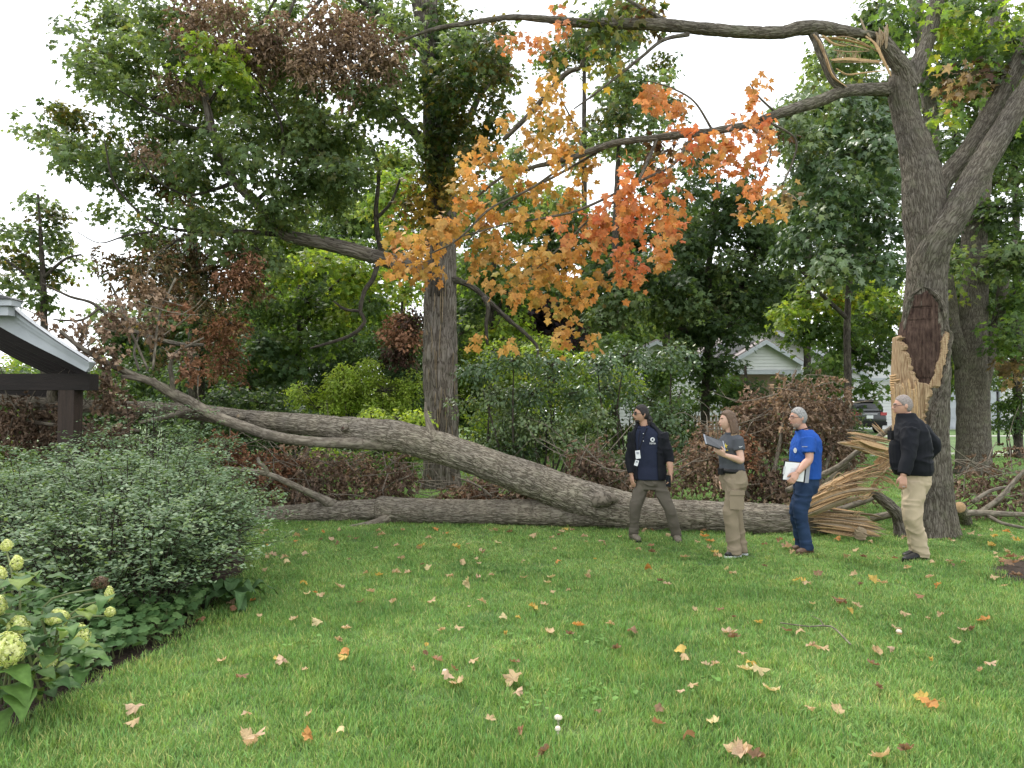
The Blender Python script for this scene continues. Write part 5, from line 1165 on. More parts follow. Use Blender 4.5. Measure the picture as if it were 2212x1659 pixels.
tree('shade_maple', 'dense dark maple with a leaning fork behind the woman', (1530, 24), [(1522, 1010, 24, 10), (1524, 860, 24, 9.5), (1528, 790, 24, 10), (1532, 720, 24, 9), (1530, 600, 24, 7), (1542, 480, 24, 5), (1550, 380, 24, 3)],
     [[(1528, 760, 24, 8), (1560, 690, 23.8, 7), (1600, 620, 23.5, 6), (1640, 530, 23.2, 4), (1660, 450, 23, 2)], [(1527, 740, 24, 6), (1490, 720, 23.6, 5), (1450, 700, 23.3, 3)]],
     [dict(blobs=BL_([(1500, 410, 44, 30, 'D'), (1600, 420, 50, 40, 'D'), (1560, 490, 60, 44, 'D'), (1480, 520, 54, 44, 'D'), (1640, 520, 50, 44, 'D'), (1400, 580, 50, 44, 'D'), (1500, 600, 70, 44, 'D'), (1600, 620, 70, 44, 'D'), (1680, 600, 44, 44, 'D'), (1350, 640, 50, 50, 'G'), (1420, 680, 60, 40, 'G'), (1560, 710, 60, 40, 'D'), (1480, 720, 54, 34, 'D'), (1630, 690, 44, 34, 'D'), (1300, 700, 44, 40, 'G'), (1540, 790, 60, 34, 'D'), (1550, 845, 50, 26, 'D'), (1490, 660, 60, 30, 'G'), (1520, 340, 44, 30, 'D'), (1330, 600, 40, 40, 'D'), (1590, 560, 50, 30, 'G'), (1450, 620, 50, 40, 'D'), (1560, 650, 50, 34, 'G'), (1340, 730, 50, 30, 'M')], 23.5, 1.1), size=0.17, tm=T_MAPLE, cover=2.88, spray=11, gap=0.4)], TG)
tree('tall_maple', 'tall maple top against the sky above the orange leaves', (1340, 30), [(1330, 1000, 30, 9), (1330, 500, 30, 7), (1340, 250, 30, 3)], [],
     [dict(blobs=BL_([(1340, 180, 40, 34, 'G'), (1380, 220, 44, 34, 'G'), (1400, 270, 36, 24, 'G'), (1330, 250, 44, 34, 'GO'), (1300, 200, 26, 26, 'G'), (1350, 140, 26, 20, 'G'), (1430, 170, 24, 20, 'G'), (1290, 290, 30, 24, 'G'), (1370, 320, 36, 24, 'G'), (1290, 60, 40, 34, 'G'), (1370, 90, 30, 30, 'GO'), (1320, 10, 50, 30, 'G'), (1480, 350, 30, 22, 'G'), (1400, 380, 40, 26, 'D'), (1430, 430, 40, 30, 'D'), (1240, 90, 24, 26, 'GO'), (1190, 110, 24, 24, 'GO')], 30, 1.0), size=0.22, tm=T_MAPLE, cover=2.24, spray=10, gap=0.43)], TG)
# right: rear maple with the forked trunk
tree('forked_maple', 'stout forked maple standing behind the broken tree', (2103, 19), [(2104, 1040, 19, 35), (2103, 960, 19, 33), (2102, 880, 19, 32), (2098, 790, 19, 31), (2100, 720, 19, 29), (2106, 600, 19, 25), (2105, 500, 19, 24), (2120, 380, 19, 21), (2140, 200, 19, 19), (2152, 60, 19, 18), (2160, -60, 19, 15)],
     [[(2085, 790, 19, 20), (2062, 720, 18.8, 15), (2052, 650, 18.7, 14), (2040, 560, 18.6, 13), (2025, 420, 18.6, 14), (2010, 250, 18.6, 15), (1990, 100, 18.6, 14), (1978, 0, 18.6, 13)], [(2118, 850, 19, 16), (2140, 760, 19, 13), (2158, 680, 19, 12), (2170, 600, 19, 10), (2190, 520, 19, 8)]],
     [dict(blobs=BL_([(1880, 60, 44, 40, 'D'), (1900, 15, 44, 24, 'G'), (1850, 120, 50, 30, 'G'), (1800, 120, 44, 26, 'G'), (1770, 150, 36, 26, 'G'), (1940, 60, 26, 40, 'D'), (2060, 130, 40, 44, 'D'), (2060, 40, 40, 40, 'G'), (2190, 90, 30, 50, 'D'), (2190, 300, 34, 50, 'D'), (2060, 300, 26, 40, 'D'), (2030, 230, 20, 40, 'G'), (2160, 450, 50, 50, 'D'), (2195, 550, 34, 50, 'D'), (2060, 420, 20, 40, 'D'), (2160, 560, 30, 40, 'G'), (2190, 640, 34, 40, 'M'), (2060, 560, 20, 50, 'G'), (2180, 720, 40, 40, 'M'), (2200, 780, 30, 30, 'B'), (2040, 640, 16, 40, 'Y')], 18.2, 0.9), size=0.15, tm=T_MAPLE, cover=3.04, spray=11, gap=0.38)], TG, 'bark_maple', 60)
tree('drooping_maple', 'glossy blue green maple with drooping sprays left of the broken trunk', (1790, 16), [(1835, 1000, 17, 9), (1832, 850, 17, 8), (1830, 700, 17, 7), (1838, 560, 17, 6), (1850, 400, 17, 4), (1850, 240, 17, 2)],
     [[(1836, 600, 17, 5), (1890, 480, 16.5, 4), (1920, 380, 16, 2)], [(1838, 560, 17, 5), (1780, 440, 16.5, 4), (1740, 340, 16, 2)], [(1832, 690, 17, 5), (1760, 620, 16.6, 4), (1700, 540, 16.3, 2)]],
     [dict(blobs=BL_([(1830, 235, 54, 34, 'S'), (1890, 270, 44, 40, 'S'), (1780, 290, 54, 40, 'S'), (1860, 330, 60, 40, 'S'), (1740, 360, 44, 40, 'S'), (1800, 390, 60, 40, 'S'), (1890, 400, 44, 44, 'S'), (1720, 430, 40, 40, 'S'), (1850, 450, 64, 40, 'S'), (1770, 480, 60, 40, 'S'), (1900, 500, 44, 44, 'S'), (1730, 530, 44, 40, 'S'), (1830, 530, 64, 40, 'S'), (1890, 570, 50, 34, 'S'), (1780, 580, 54, 34, 'G'), (1710, 250, 36, 34, 'G'), (1750, 210, 40, 26, 'G'), (1910, 350, 26, 40, 'S'), (1720, 310, 36, 36, 'G')], 16, 0.9), size=0.15, tm=T_MAPLE, mat='leaf_glossy', cover=3.04, spray=12, gap=0.36),
      dict(blobs=BL_([(1840, 640, 64, 34, 'Y'), (1750, 650, 50, 36, 'Y'), (1890, 690, 50, 40, 'M'), (1800, 710, 60, 34, 'M'), (1740, 720, 44, 34, 'M'), (1850, 760, 50, 30, 'M'), (1920, 640, 26, 50, 'Y'), (1790, 770, 44, 24, 'M'), (1700, 680, 34, 34, 'Y'), (1900, 760, 36, 34, 'D'), (1880, 830, 26, 30, 'M'), (1810, 640, 20, 16, 'GD')], 18, 0.8), size=0.14, tm=T_MAPLE, name='lower_crown', cover=2.56, spray=11, gap=0.4)], TG)
# more trees closing the view
tree('backdrop_maple', 'broad green maple closing the view behind the orange leaves', (1180, 33), [(1190, 1000, 33, 9), (1190, 600, 33, 7), (1195, 450, 33, 4)], [],
     [dict(blobs=fill(985, 420, 1330, 740, 34, 52, 33, 1.4, ['M', 'G', 'Y', 'G', 'D']), size=0.2, tm=T_MAPLE, cover=2.3, spray=11, gap=0.38)], TG)
tree('backdrop_maple', 'tall thin crowned maple right of the shaggy trunk against the sky', (1260, 36), [(1262, 1000, 36, 8), (1262, 400, 36, 6), (1262, 60, 36, 3)], [],
     [dict(blobs=fill(1180, 20, 1450, 330, 20, 42, 36, 1.2, ['G', 'GO', 'D'], skip=((1440, 100, 1500, 200),)) + fill(990, 60, 1110, 380, 9, 36, 36, 1.2, ['G', 'GO']), size=0.22, tm=T_MAPLE, cover=1.7, spray=10, gap=0.42)], TG)
tree('backdrop_maple', 'green maple filling the gap left of the broken trunk', (1800, 24), [(1745, 1000, 24, 8), (1745, 600, 24, 7), (1760, 200, 24, 4)], [],
     [dict(blobs=fill(1690, 200, 1960, 640, 34, 50, 24, 1.2, ['G', 'S', 'G', 'M']) + fill(1770, 60, 1960, 210, 10, 40, 24, 1.0, ['G', 'S']), size=0.17, tm=T_MAPLE, cover=2.2, spray=11, gap=0.38)], TG)
tree('backdrop_maple', 'green maple at the right edge behind the forked maple', (2180, 26), [(2200, 1000, 26, 9), (2195, 500, 26, 7), (2190, 100, 26, 4)], [],
     [dict(blobs=fill(2020, 0, 2240, 820, 52, 50, 26, 1.4, ['G', 'D', 'M', 'Y', 'G']), size=0.18, tm=T_MAPLE, cover=2.2, spray=11, gap=0.38)], TG)
tree('backdrop_maple', 'yellow green maple behind the limb of the shaggy tree', (760, 30), [(770, 1000, 30, 8), (768, 500, 30, 6), (770, 330, 30, 3)], [],
     [dict(blobs=fill(560, 430, 910, 700, 30, 52, 30, 1.4, ['Y', 'M', 'M', 'G', 'Y']) + fill(690, 330, 900, 440, 8, 40, 30, 1, ['Y', 'M']), size=0.19, tm=T_MAPLE, cover=2.1, spray=11, gap=0.4)], TG)
tree('backdrop_maple', 'mixed green and brown maple low at left behind the shelter', (330, 27), [(330, 1000, 27, 8), (330, 750, 27, 6), (330, 640, 27, 3)], [],
     [dict(blobs=fill(230, 660, 560, 850, 24, 48, 27, 1.2, ['M', 'G', 'BG', 'D']), size=0.17, tm=T_MAPLE, cover=2.0, spray=11, gap=0.4)], TG)
tree('backdrop_maple', 'dark maple behind the shade maple and the house gable', (1450, 35), [(1440, 1000, 35, 9), (1440, 600, 35, 7), (1440, 420, 35, 3)], [],
     [dict(blobs=fill(1300, 440, 1700, 690, 34, 54, 35, 1.4, ['D', 'G', 'D', 'M']), size=0.2, tm=T_MAPLE, cover=2.1, spray=11, gap=0.4)], TG)
tree('young_maple', 'young green maple screening the porch of the white house', (1620, 21), [(1612, 1000, 21, 6), (1612, 880, 21, 5), (1610, 790, 21, 3)], [],
     [dict(blobs=fill(1545, 800, 1650, 900, 9, 34, 21, 0.5, ['G', 'D', 'M']) + fill(1690, 790, 1810, 880, 9, 34, 21, 0.5, ['G', 'M']) + fill(1300, 720, 1500, 800, 9, 36, 21, 0.5, ['G', 'M', 'S']), size=0.13, tm=T_MAPLE, cover=1.9, spray=10, gap=0.38)], TG)
# far wood: nobody could count it
fw, fl = [], []
for k in range(230):
    px = RNG.uniform(-300, 2500)
    top = np.interp(px, [-300, 0, 250, 560, 900, 1250, 1700, 2500], [840, 800, 770, 620, 560, 640, 620, 520])
    d = RNG.uniform(52, 75)
    py = RNG.uniform(top, 925)
    fw.append((px, py, 70, 50, d, 3.0, 'M' if RNG.uniform() < 0.35 else 'D' if RNG.uniform() < 0.75 else 'Y'))
P_, Y_, N_, S_, C_, TW = foliage(fw, 0.42, T_SIMPLE, cover=2.88, spray=16, gap=0.3, gapf=0.5)
V, F, C = leaves(T_SIMPLE, P_, Y_, N_, S_, C_)
solo('far_woods', V, F, M['leaf'], (0, 60, 0), col=C, kind='stuff', label='distant wood of green trees beyond the garden', cat='woods')

# ------------------------------------------------------------------ shrubs behind the log
def shrub(name, label, base, blobs, size, tm, mat='leaf', stems=9, cover=2.88, spray=12, group=None, hgt=None, gap=0.36, cat='shrub', **kw):
    x, d = at(base[0], 900, base[1])[0], base[1]
    t = thing(name, (x, d, float(ground_z(x, d))), label, cat, group)
    st = []
    for b in (blobs if len(blobs) <= stems else [blobs[i] for i in np.linspace(0, len(blobs) - 1, stems).astype(int)]):
        c = at(b[0], b[1], b[4]); g0 = np.array([x + (c[0] - x) * 0.3 + RNG.normal(0, 0.15), d + RNG.normal(0, 0.2), float(ground_z(x, d))])
        m_ = g0 * 0.5 + c * 0.5 + np.array([RNG.normal(0, 0.1), 0, 0.1])
        st.append(tube([g0, m_, c], [0.028, 0.018, 0.008], 7, 0.2, lump=0.1))
    V, F, uv = tubes_join(st); part('stems', V, F, M['bark_dark'], t, uv=uv, smooth=True)
    crown(t, blobs, size, tm, mat, 'foliage', cover=cover, spray=spray, gap=gap, **kw)
    return t
SG = 'shrubs behind the fallen trunk'
shrub('lime_shrub', 'lime green rounded bush, sunlight put into its leaf colour, left of the shaggy trunk', (760, 19), BL_([(660, 850, 40, 30, 'L'), (720, 830, 54, 32, 'L'), (780, 815, 44, 30, 'L'), (830, 845, 54, 34, 'L'), (880, 830, 30, 40, 'L'), (760, 860, 60, 34, 'L'), (690, 880, 50, 28, 'L'), (850, 880, 50, 28, 'L'), (800, 790, 22, 18, 'L'), (740, 800, 20, 18, 'L')], 19, 0.6, 0.4), 0.075, T_OVAL, cover=2.88, spray=14, group=SG, twig_r=0.006)
shrub('low_lime_shrub', 'low lime leaved shrub seen under the leaning trunk', (830, 15), BL_([(860, 905, 40, 20, 'L'), (800, 890, 34, 16, 'L'), (900, 900, 26, 30, 'L'), (880, 950, 40, 34, 'Y'), (800, 990, 60, 24, 'M'), (740, 1000, 50, 26, 'D'), (860, 1010, 40, 34, 'M'), (700, 985, 44, 24, 'Y')], 14.2, 0.4, 0.3), 0.08, T_OVAL, cover=2.40, spray=10, group=SG, twig_r=0.006)
shrub('dogwood_shrub', 'layered dark green shrub just right of the shaggy trunk', (1120, 13.6), BL_([(1030, 800, 54, 26, 'S'), (1110, 780, 64, 26, 'S'), (1190, 790, 60, 30, 'S'), (1060, 850, 64, 28, 'G'), (1150, 850, 70, 32, 'S'), (1230, 850, 54, 34, 'S'), (1090, 910, 70, 32, 'G'), (1180, 920, 64, 36, 'G'), (1010, 870, 40, 28, 'G'), (1110, 970, 60, 32, 'D'), (1040, 960, 44, 36, 'G'), (1230, 960, 54, 32, 'G'), (1150, 1010, 60, 24, 'D')], 13.4, 0.6, 0.5), 0.08, T_OVAL, 'leaf_glossy', gap=0.45, cover=2.0, group=SG, twig_r=0.006, spray=12)
shrub('pale_dogwood_shrub', 'paler green layered shrub directly behind the standing man in the open jacket', (1380, 14.5), BL_([(1290, 790, 50, 32, 'S'), (1350, 770, 54, 30, 'S'), (1420, 800, 54, 32, 'S'), (1320, 840, 60, 34, 'S'), (1400, 860, 60, 34, 'S'), (1470, 850, 40, 34, 'S'), (1290, 890, 54, 34, 'G'), (1370, 920, 60, 34, 'S'), (1440, 910, 50, 34, 'S'), (1310, 960, 54, 34, 'G'), (1390, 990, 60, 34, 'G'), (1460, 970, 40, 30, 'S'), (1340, 1030, 60, 24, 'D'), (1500, 800, 34, 26, 'S'), (1450, 760, 40, 22, 'S')], 14.2, 0.6, 0.5), 0.08, T_OVAL, 'leaf_glossy', gap=0.45, cover=2.0, group=SG, twig_r=0.006, spray=12)
shrub('yellow_green_shrub', 'yellow green bush behind the darker dogwood, sunlight put into its leaf colour', (1180, 18), BL_([(1100, 820, 50, 34, 'Y'), (1180, 760, 50, 34, 'Y'), (1240, 790, 50, 40, 'Y'), (1150, 850, 60, 40, 'Y'), (1030, 900, 40, 50, 'Y'), (1290, 850, 44, 50, 'Y'), (1080, 760, 40, 30, 'Y'), (1350, 820, 40, 40, 'Y'), (1000, 960, 24, 40, 'L'), (1240, 900, 50, 40, 'M')], 17.5, 0.6, 0.4), 0.1, T_OVAL, cover=2.24, group=SG, twig_r=0.007)
shrub('dark_hedge_shrub', 'dark leafy shrub filling the shade under the trees at left', (560, 17), BL_([(480, 860, 50, 34, 'D'), (560, 870, 60, 34, 'D'), (620, 900, 60, 30, 'D'), (520, 930, 60, 34, 'D'), (600, 950, 60, 34, 'D'), (680, 940, 60, 30, 'D'), (420, 900, 50, 34, 'D'), (720, 960, 50, 30, 'M'), (480, 980, 60, 30, 'D')], 16.6, 0.6, 0.4), 0.1, T_OVAL, cover=2.56, group=SG, twig_r=0.007)
shrub('small_garden_tree', 'small round leaved ornamental tree on the far lawn at right', (2185, 26), BL_([(2170, 880, 26, 20, 'M'), (2195, 870, 30, 22, 'M'), (2190, 910, 34, 20, 'S'), (2165, 915, 20, 16, 'M'), (2215, 900, 26, 24, 'M')], 26, 0.4, 0.2), 0.1, T_OVAL, cover=2.40, group=None, twig_r=0.008, stems=5, cat='small tree')
shrub('yellowing_shrub', 'yellowish green shrub behind the dark post of the shelter', (20, 12.5), BL_([(20, 975, 44, 30, 'Y'), (70, 985, 40, 28, 'Y'), (10, 950, 30, 20, 'Y'), (110, 1010, 40, 24, 'M')], 12.3, 0.3, 0.2), 0.07, T_OVAL, cover=2.56, group=None, twig_r=0.005)

for k, (px, d, w, y0, y1, pal, lab) in enumerate((
        (-60, 24, 150, 830, 960, 'DDM', 'dark shrub beyond the shelter at the left edge'), (150, 23, 120, 850, 960, 'DDM', 'dark shrub seen under the shelter roof'), (300, 24, 110, 780, 960, 'DMM', 'green shrub behind the eave of the shelter'),
        (480, 23, 110, 760, 960, 'DDG', 'dark shrub behind the ivy covered trunk'), (620, 26, 110, 740, 960, 'DDM', 'dark shrub behind the lime bush at left'), (780, 26, 110, 720, 960, 'DDM', 'dark shrub behind the lime bush at right'), (900, 25, 90, 700, 980, 'DDM', 'dark shrub hidden behind the shaggy trunk'),
        (1050, 25, 110, 720, 980, 'DYM', 'mottled shrub behind the dogwood at left'), (1200, 26, 110, 740, 980, 'DYM', 'mottled shrub behind the dogwood at right'), (1340, 27, 90, 820, 980, 'DGM', 'dark shrub below the white house'), (1450, 26, 70, 860, 980, 'DGM', 'small dark shrub near the picket fence'),
        (1640, 27, 60, 900, 980, 'DGM', 'low shrub behind the withered brush heap'), (1790, 27, 60, 880, 980, 'DGM', 'low shrub beside the parked car'))):
    bl = [(px + RNG.uniform(-w, w), RNG.uniform(y0, y1), w * 0.32, (y1 - y0) * 0.2, d + RNG.uniform(-.6, .6), 0.8, pal[int(RNG.integers(0, 3))]) for _ in range(14)]
    shrub('understory_shrub', lab, (px, d), bl, 0.13, T_OVAL, cover=1.9, group='understory shrubs', twig_r=0.008, gap=0.3)

# ------------------------------------------------------------------ dead brush torn off by the storm
def brush(name, label, base, blobs, sticks, size=0.115, cover=2.085, mat='leaf_dead', bare=4, tm=T_DEAD, share=0.7, sr=None, group='heaps of broken dead branches'):
    x, d = at(base[0], 900, base[1])[0], base[1]
    t = thing(name, (x, d, 0), label, 'dead branches', group)
    for s in sticks: limb('branch', s, M['bark_branch'], t, 10, 0.08, lump=0.1, seed=int(s[0][0]))
    crown(t, blobs, size, tm, mat, 'dead_leaves', cover=cover, spray=9, gap=0.36, gapf=2.4, hang=0.1, twig_r=0.006, share=share, sr=sr, twig_mat='bark_branch', droop=0.6, upright=0.4)
    # bare crossing twigs
    tw = []
    for b in blobs:
        for k in range(bare):
            c = at(b[0] + RNG.uniform(-1, 1) * b[2], b[1] + RNG.uniform(-0.8, 1) * b[3], b[4] + RNG.uniform(-0.5, 0.3))
            v = unit(RNG.normal(0, 1, 3) * np.array([1, 0.6, 0.6])) * RNG.uniform(0.25, 0.7)
            w_ = unit(v + RNG.normal(0, 0.3, 3)) * np.linalg.norm(v) * 0.8
            tw.append(tube([c, c + v, c + v + w_], [0.009, 0.006, 0.002], 5, 0.3, cap=False))
    V, F, uv = tubes_join(tw)
    V[:, 2] = np.maximum(V[:, 2], 0.02)
    part('bare_twigs', V, F, M['bark_branch'], t, uv=uv, smooth=True, kind='stuff')
brush('brush_heap', 'brown leaved brush behind the lower trunk, left of the shaggy tree', (680, 12), BL_([(540, 1050, 44, 34, 'DB'), (620, 1055, 50, 26, 'B'), (700, 1045, 54, 28, 'DB'), (790, 1040, 54, 30, 'B'), (870, 1035, 40, 30, 'DB'), (560, 1000, 44, 34, 'BR'), (510, 1000, 40, 40, 'BR'), (620, 1010, 44, 30, 'BR'), (480, 960, 44, 34, 'BR'), (700, 1000, 50, 30, 'DB'), (770, 1005, 44, 26, 'B'), (640, 985, 44, 26, 'B'), (850, 1000, 36, 26, 'DB'), (740, 1075, 60, 18, 'DB'), (660, 1080, 60, 16, 'DB'), (840, 1070, 50, 18, 'B')], 12, 0.35, 0.4),
      [[(640, 1080, 12, 4), (600, 1030, 11.8, 3), (560, 980, 11.7, 2)]], cover=2.6, bare=6)
brush('brush_heap', 'brown leaved brush at the foot of the shaggy tree, under the leaning trunk', (1160, 12), BL_([(1000, 1060, 44, 24, 'B'), (1060, 1040, 44, 26, 'DB'), (1150, 1050, 44, 26, 'B'), (1290, 980, 36, 30, 'DB'), (1370, 1030, 40, 30, 'DB'), (1450, 1040, 40, 26, 'DB'), (1490, 1010, 36, 34, 'B'), (1040, 1065, 50, 18, 'BR'), (1110, 1060, 54, 20, 'B'), (1180, 1030, 50, 30, 'DB'), (1250, 1010, 44, 32, 'DB'), (1210, 1060, 50, 20, 'BR'), (1300, 1025, 40, 28, 'DB'), (1240, 970, 26, 24, 'DB'), (1330, 1050, 36, 20, 'DB'), (960, 1070, 40, 14, 'B')], 12, 0.35, 0.4),
      [[(1062, 1072, 11.6, 2.5), (1030, 1048, 11.7, 2.5), (985, 1030, 11.8, 1.5)]], cover=2.6, bare=6)
brush('brush_heap', 'tall heap of withered brown branches behind the woman and the man in blue', (1690, 12.3), BL_([(1530, 1000, 40, 44, 'B'), (1585, 960, 44, 44, 'BR'), (1640, 1010, 54, 44, 'DB'), (1650, 920, 50, 44, 'B'), (1710, 890, 54, 50, 'B'), (1790, 880, 50, 44, 'DB'), (1780, 950, 54, 44, 'DB'), (1812, 965, 36, 34, 'DB'), (1740, 1030, 54, 36, 'DB'), (1690, 1060, 54, 30, 'DB'), (1715, 840, 44, 30, 'B'), (1525, 935, 34, 34, 'B'), (1640, 865, 44, 24, 'B'), (1580, 1040, 44, 30, 'DB'), (1830, 1090, 60, 24, 'DB'), (1870, 1100, 50, 24, 'DB'), (1780, 1090, 50, 30, 'DB'), (1780, 830, 34, 20, 'B'), (1600, 900, 34, 26, 'B')], 12.3, 0.45, 0.5),
      [[(1700, 1060, 11.2, 7), (1770, 1029, 10.9, 6.5), (1814, 1006, 10.7, 6), (1857, 972, 10.5, 6), (1933, 920, 10.3, 5.5)], [(1780, 1045, 10.9, 5), (1814, 1018, 10.8, 5), (1835, 1000, 10.7, 3)], [(1800, 1105, 10.6, 6), (1860, 1085, 10.5, 6), (1900, 1072, 10.4, 4)], [(1880, 1120, 10.2, 8), (1920, 1112, 10.1, 8), (1945, 1106, 10, 8)], [(1650, 1090, 12, 5), (1680, 980, 12.1, 4), (1700, 860, 12.2, 3), (1720, 800, 12.2, 2)], [(1760, 1080, 12, 5), (1800, 960, 12.2, 4), (1840, 870, 12.3, 2)], [(1620, 1075, 12, 4), (1560, 990, 12, 3), (1525, 920, 12, 2)]], cover=3.0)
brush('brush_heap', 'tangle of dead branches with a sawn stub, right of the broken tree', (2140, 10.6), BL_([(2090, 1010, 30, 26, 'DB'), (2150, 1005, 36, 24, 'DB'), (2200, 990, 30, 34, 'DB'), (2110, 1050, 44, 26, 'DB'), (2180, 1045, 40, 26, 'DB'), (2080, 1060, 24, 26, 'DB'), (2215, 1070, 30, 30, 'DB'), (2150, 1080, 40, 16, 'DB')], 11.2, 0.4, 0.3),
      [[(2056, 1110, 10.2, 7), (2110, 1108, 10.2, 7), (2160, 1110, 10.2, 6), (2230, 1112, 10.2, 5)], [(2115, 1108, 10.3, 6), (2160, 1075, 10.3, 5), (2200, 1030, 10.3, 4), (2240, 990, 10.3, 3)], [(2130, 1112, 10.2, 4), (2165, 1130, 10.0, 3.5), (2212, 1140, 9.9, 3)], [(2100, 1085, 10.4, 5), (2140, 1060, 10.4, 4), (2190, 1050, 10.4, 3)], [(2150, 1090, 10.4, 5), (2165, 1070, 10.3, 5), (2180, 1060, 10.3, 4)]], cover=1.60)
V, F, uv = tube([at(2086, 1128, 10.6), at(2080, 1112, 10.4), at(2073, 1096, 10.05)], [0.085, 0.085, 0.08], 24, 0.04, bark=0.006)
o_ = [o for o in bpy.data.objects if o.name.startswith('brush_heap') and o.parent is None][-1]
part('sawn_stub', V, F, M['bark_log'], o_, uv=uv, smooth=True)
e_ = at(2073, 1096, 10.05); dv = unit(at(2073, 1096, 10.05) - at(2080, 1112, 10.4))
V, F, _ = tube([e_, e_ + dv * 0.012], [0.074, 0.07], 20, 0.05); part('sawn_face', V, F, M['wood'], o_)
brush('brush_heap', 'dark brown brush hanging under the shelter roof at left', (60, 11), BL_([(60, 915, 60, 40, 'DB'), (120, 950, 54, 34, 'DB'), (30, 880, 44, 30, 'DB'), (0, 930, 40, 40, 'DB'), (190, 930, 50, 34, 'DB'), (90, 880, 40, 26, 'DB'), (260, 930, 50, 30, 'DB'), (210, 980, 60, 30, 'DB'), (320, 950, 44, 26, 'DB')], 10.9, 0.35, 0.3), [[(300, 930, 10.8, 4), (180, 925, 10.8, 4), (60, 910, 10.8, 4)]], cover=2.40)
brush('brush_heap', 'torn branch ends with curled brown leaves draped over the shelter eave', (250, 10), BL_([(225, 850, 30, 34, 'B'), (250, 758, 40, 14, 'B'), (205, 758, 24, 12, 'B'), (250, 880, 40, 22, 'DB'), (230, 820, 24, 24, 'DB'), (175, 745, 24, 12, 'B'), (240, 670, 26, 26, 'B'), (270, 640, 26, 24, 'B'), (300, 600, 24, 20, 'B'), (330, 640, 30, 26, 'B'), (150, 705, 30, 16, 'B'), (330, 700, 24, 30, 'B'), (390, 680, 20, 30, 'BR'), (210, 700, 20, 20, 'B'), (290, 690, 20, 20, 'B'), (395, 760, 26, 20, 'B'), (430, 800, 34, 24, 'BR'), (100, 690, 20, 14, 'B')], 9.9, 0.2, 0.25), [[(250, 640, 10, 2), (285, 720, 10, 2.5), (320, 800, 10, 3)], [(380, 600, 10, 2), (345, 680, 10, 2.5), (330, 800, 10, 3)]], size=0.095, cover=1.5, bare=1, tm=T_DEAD_FINE, share=0.3, sr=0.12)
# ------------------------------------------------------------------ planting bed at the left
def bed_edge_x(y):
    return np.interp(y, bed[:, 1], bed[:, 0])
bedS = bed[np.argsort(bed[:, 1])]
def bed_edge_x(y): return np.interp(y, bedS[:, 1], bedS[:, 0])
def stem_shrub(name, label, cx, cy, rx, ry, nst, hgt, leaf, seed, group, cat='shrub', pal='W', per=46, lean=0.4, edge=0.3):
    g = np.random.default_rng(seed)
    t = thing(name, (cx, cy, 0), label, cat, group)
    tubes_, P_, Y_, N_, S_, C_ = [], [], [], [], [], []
    for k in range(nst):
        a = g.uniform(0, 6.283); r = math.sqrt(g.uniform(0, 1))
        bx, by = cx + rx * r * math.cos(a) * 0.75, cy + ry * r * math.sin(a) * 0.75
        bx = min(bx, bed_edge_x(by) - edge)
        h = hgt * (0.6 + 0.6 * g.uniform() ** 1.4) * (1 - 0.25 * r ** 2) * (1.12 if g.uniform() < 0.1 else 1)
        ox, oy = math.cos(a) * r * lean * g.uniform(0.5, 1.4), math.sin(a) * r * lean * g.uniform(0.5, 1.4)
        p0 = np.array([bx, by, 0.0]); p1 = p0 + np.array([ox * 0.3, oy * 0.3, h * 0.55]); p2 = p0 + np.array([ox * 0.9, oy * 0.9, h * 0.9]); p3 = p0 + np.array([ox * 1.5, oy * 1.5, h * (1.0 - 0.12 * g.uniform())])
        C = catmull([p0, p1, p2, p3], 8)
        if g.uniform() < 0.7: tubes_.append(tube([p0, p1, p2, p3], [0.006, 0.005, 0.0035, 0.0015], 4, 0.3, cap=False))
        # side shoots carrying pairs of small leaves
        for s in range(9):
            i0 = g.integers(2, len(C)) if g.uniform() < (0.35 if hgt > 0.96 else 0.75) else g.integers(8, len(C)); b = C[i0]
            sa = g.uniform(0, 6.283); L = g.uniform(0.06, 0.2)
            e = b + np.array([math.cos(sa) * L, math.sin(sa) * L, g.uniform(-0.02, 0.09)])
            m = int(per / 9)
            f = np.linspace(0.15, 1, m)[:, None]
            pp = b + (e - b) * f + np.array([0, 0, 0.03]) * (f * (1 - f)) * 4
            d0 = unit(e - b); sd_ = np.cross(d0, [0, 0, 1.0])
            sg = np.where(np.arange(m) % 2, 1, -1)[:, None]
            P_.append(pp); Y_.append(sd_ * sg + d0 * 0.5 + g.normal(0, 0.25, (m, 3))); N_.append(np.array([0, 0, 1.0]) + g.normal(0, 0.32, (m, 3)))
            S_.append(leaf * g.uniform(0.7, 1.25, m))
            base = pick_col(pal, 1)
            C_.append(base * 0.5 + pick_col(pal, m) * 0.5 * g.uniform(0.85, 1.15, (m, 1)))
    V, F, uv = tubes_join(tubes_); part('stems', V, F, M['stem_dark'], t, uv=uv, smooth=True, kind='stuff')
    V, F, C = leaves(T_OVAL, np.concatenate(P_), np.concatenate(Y_), np.concatenate(N_), np.concatenate(S_), np.concatenate(C_))
    part('foliage', V, F, M['leaf_shrub'], t, col=C, kind='stuff')
PAL['W'] = [((0.13, 0.2, 0.105), 5), ((0.17, 0.24, 0.14), 3), ((0.1, 0.16, 0.08), 3), ((0.2, 0.27, 0.09), 1.2)]
PAL['H'] = [((0.07, 0.14, 0.035), 4), ((0.1, 0.175, 0.045), 3), ((0.05, 0.105, 0.035), 3), ((0.16, 0.22, 0.05), 1)]
PAL['K'] = [((0.11, 0.2, 0.07), 4), ((0.145, 0.245, 0.085), 3), ((0.08, 0.16, 0.055), 3)]
M['leaf_shrub'] = leaf_mat('leaf_shrub', 0.3, 0.55, 0.22, (1.2, 1.2, 0.6), 0.15)
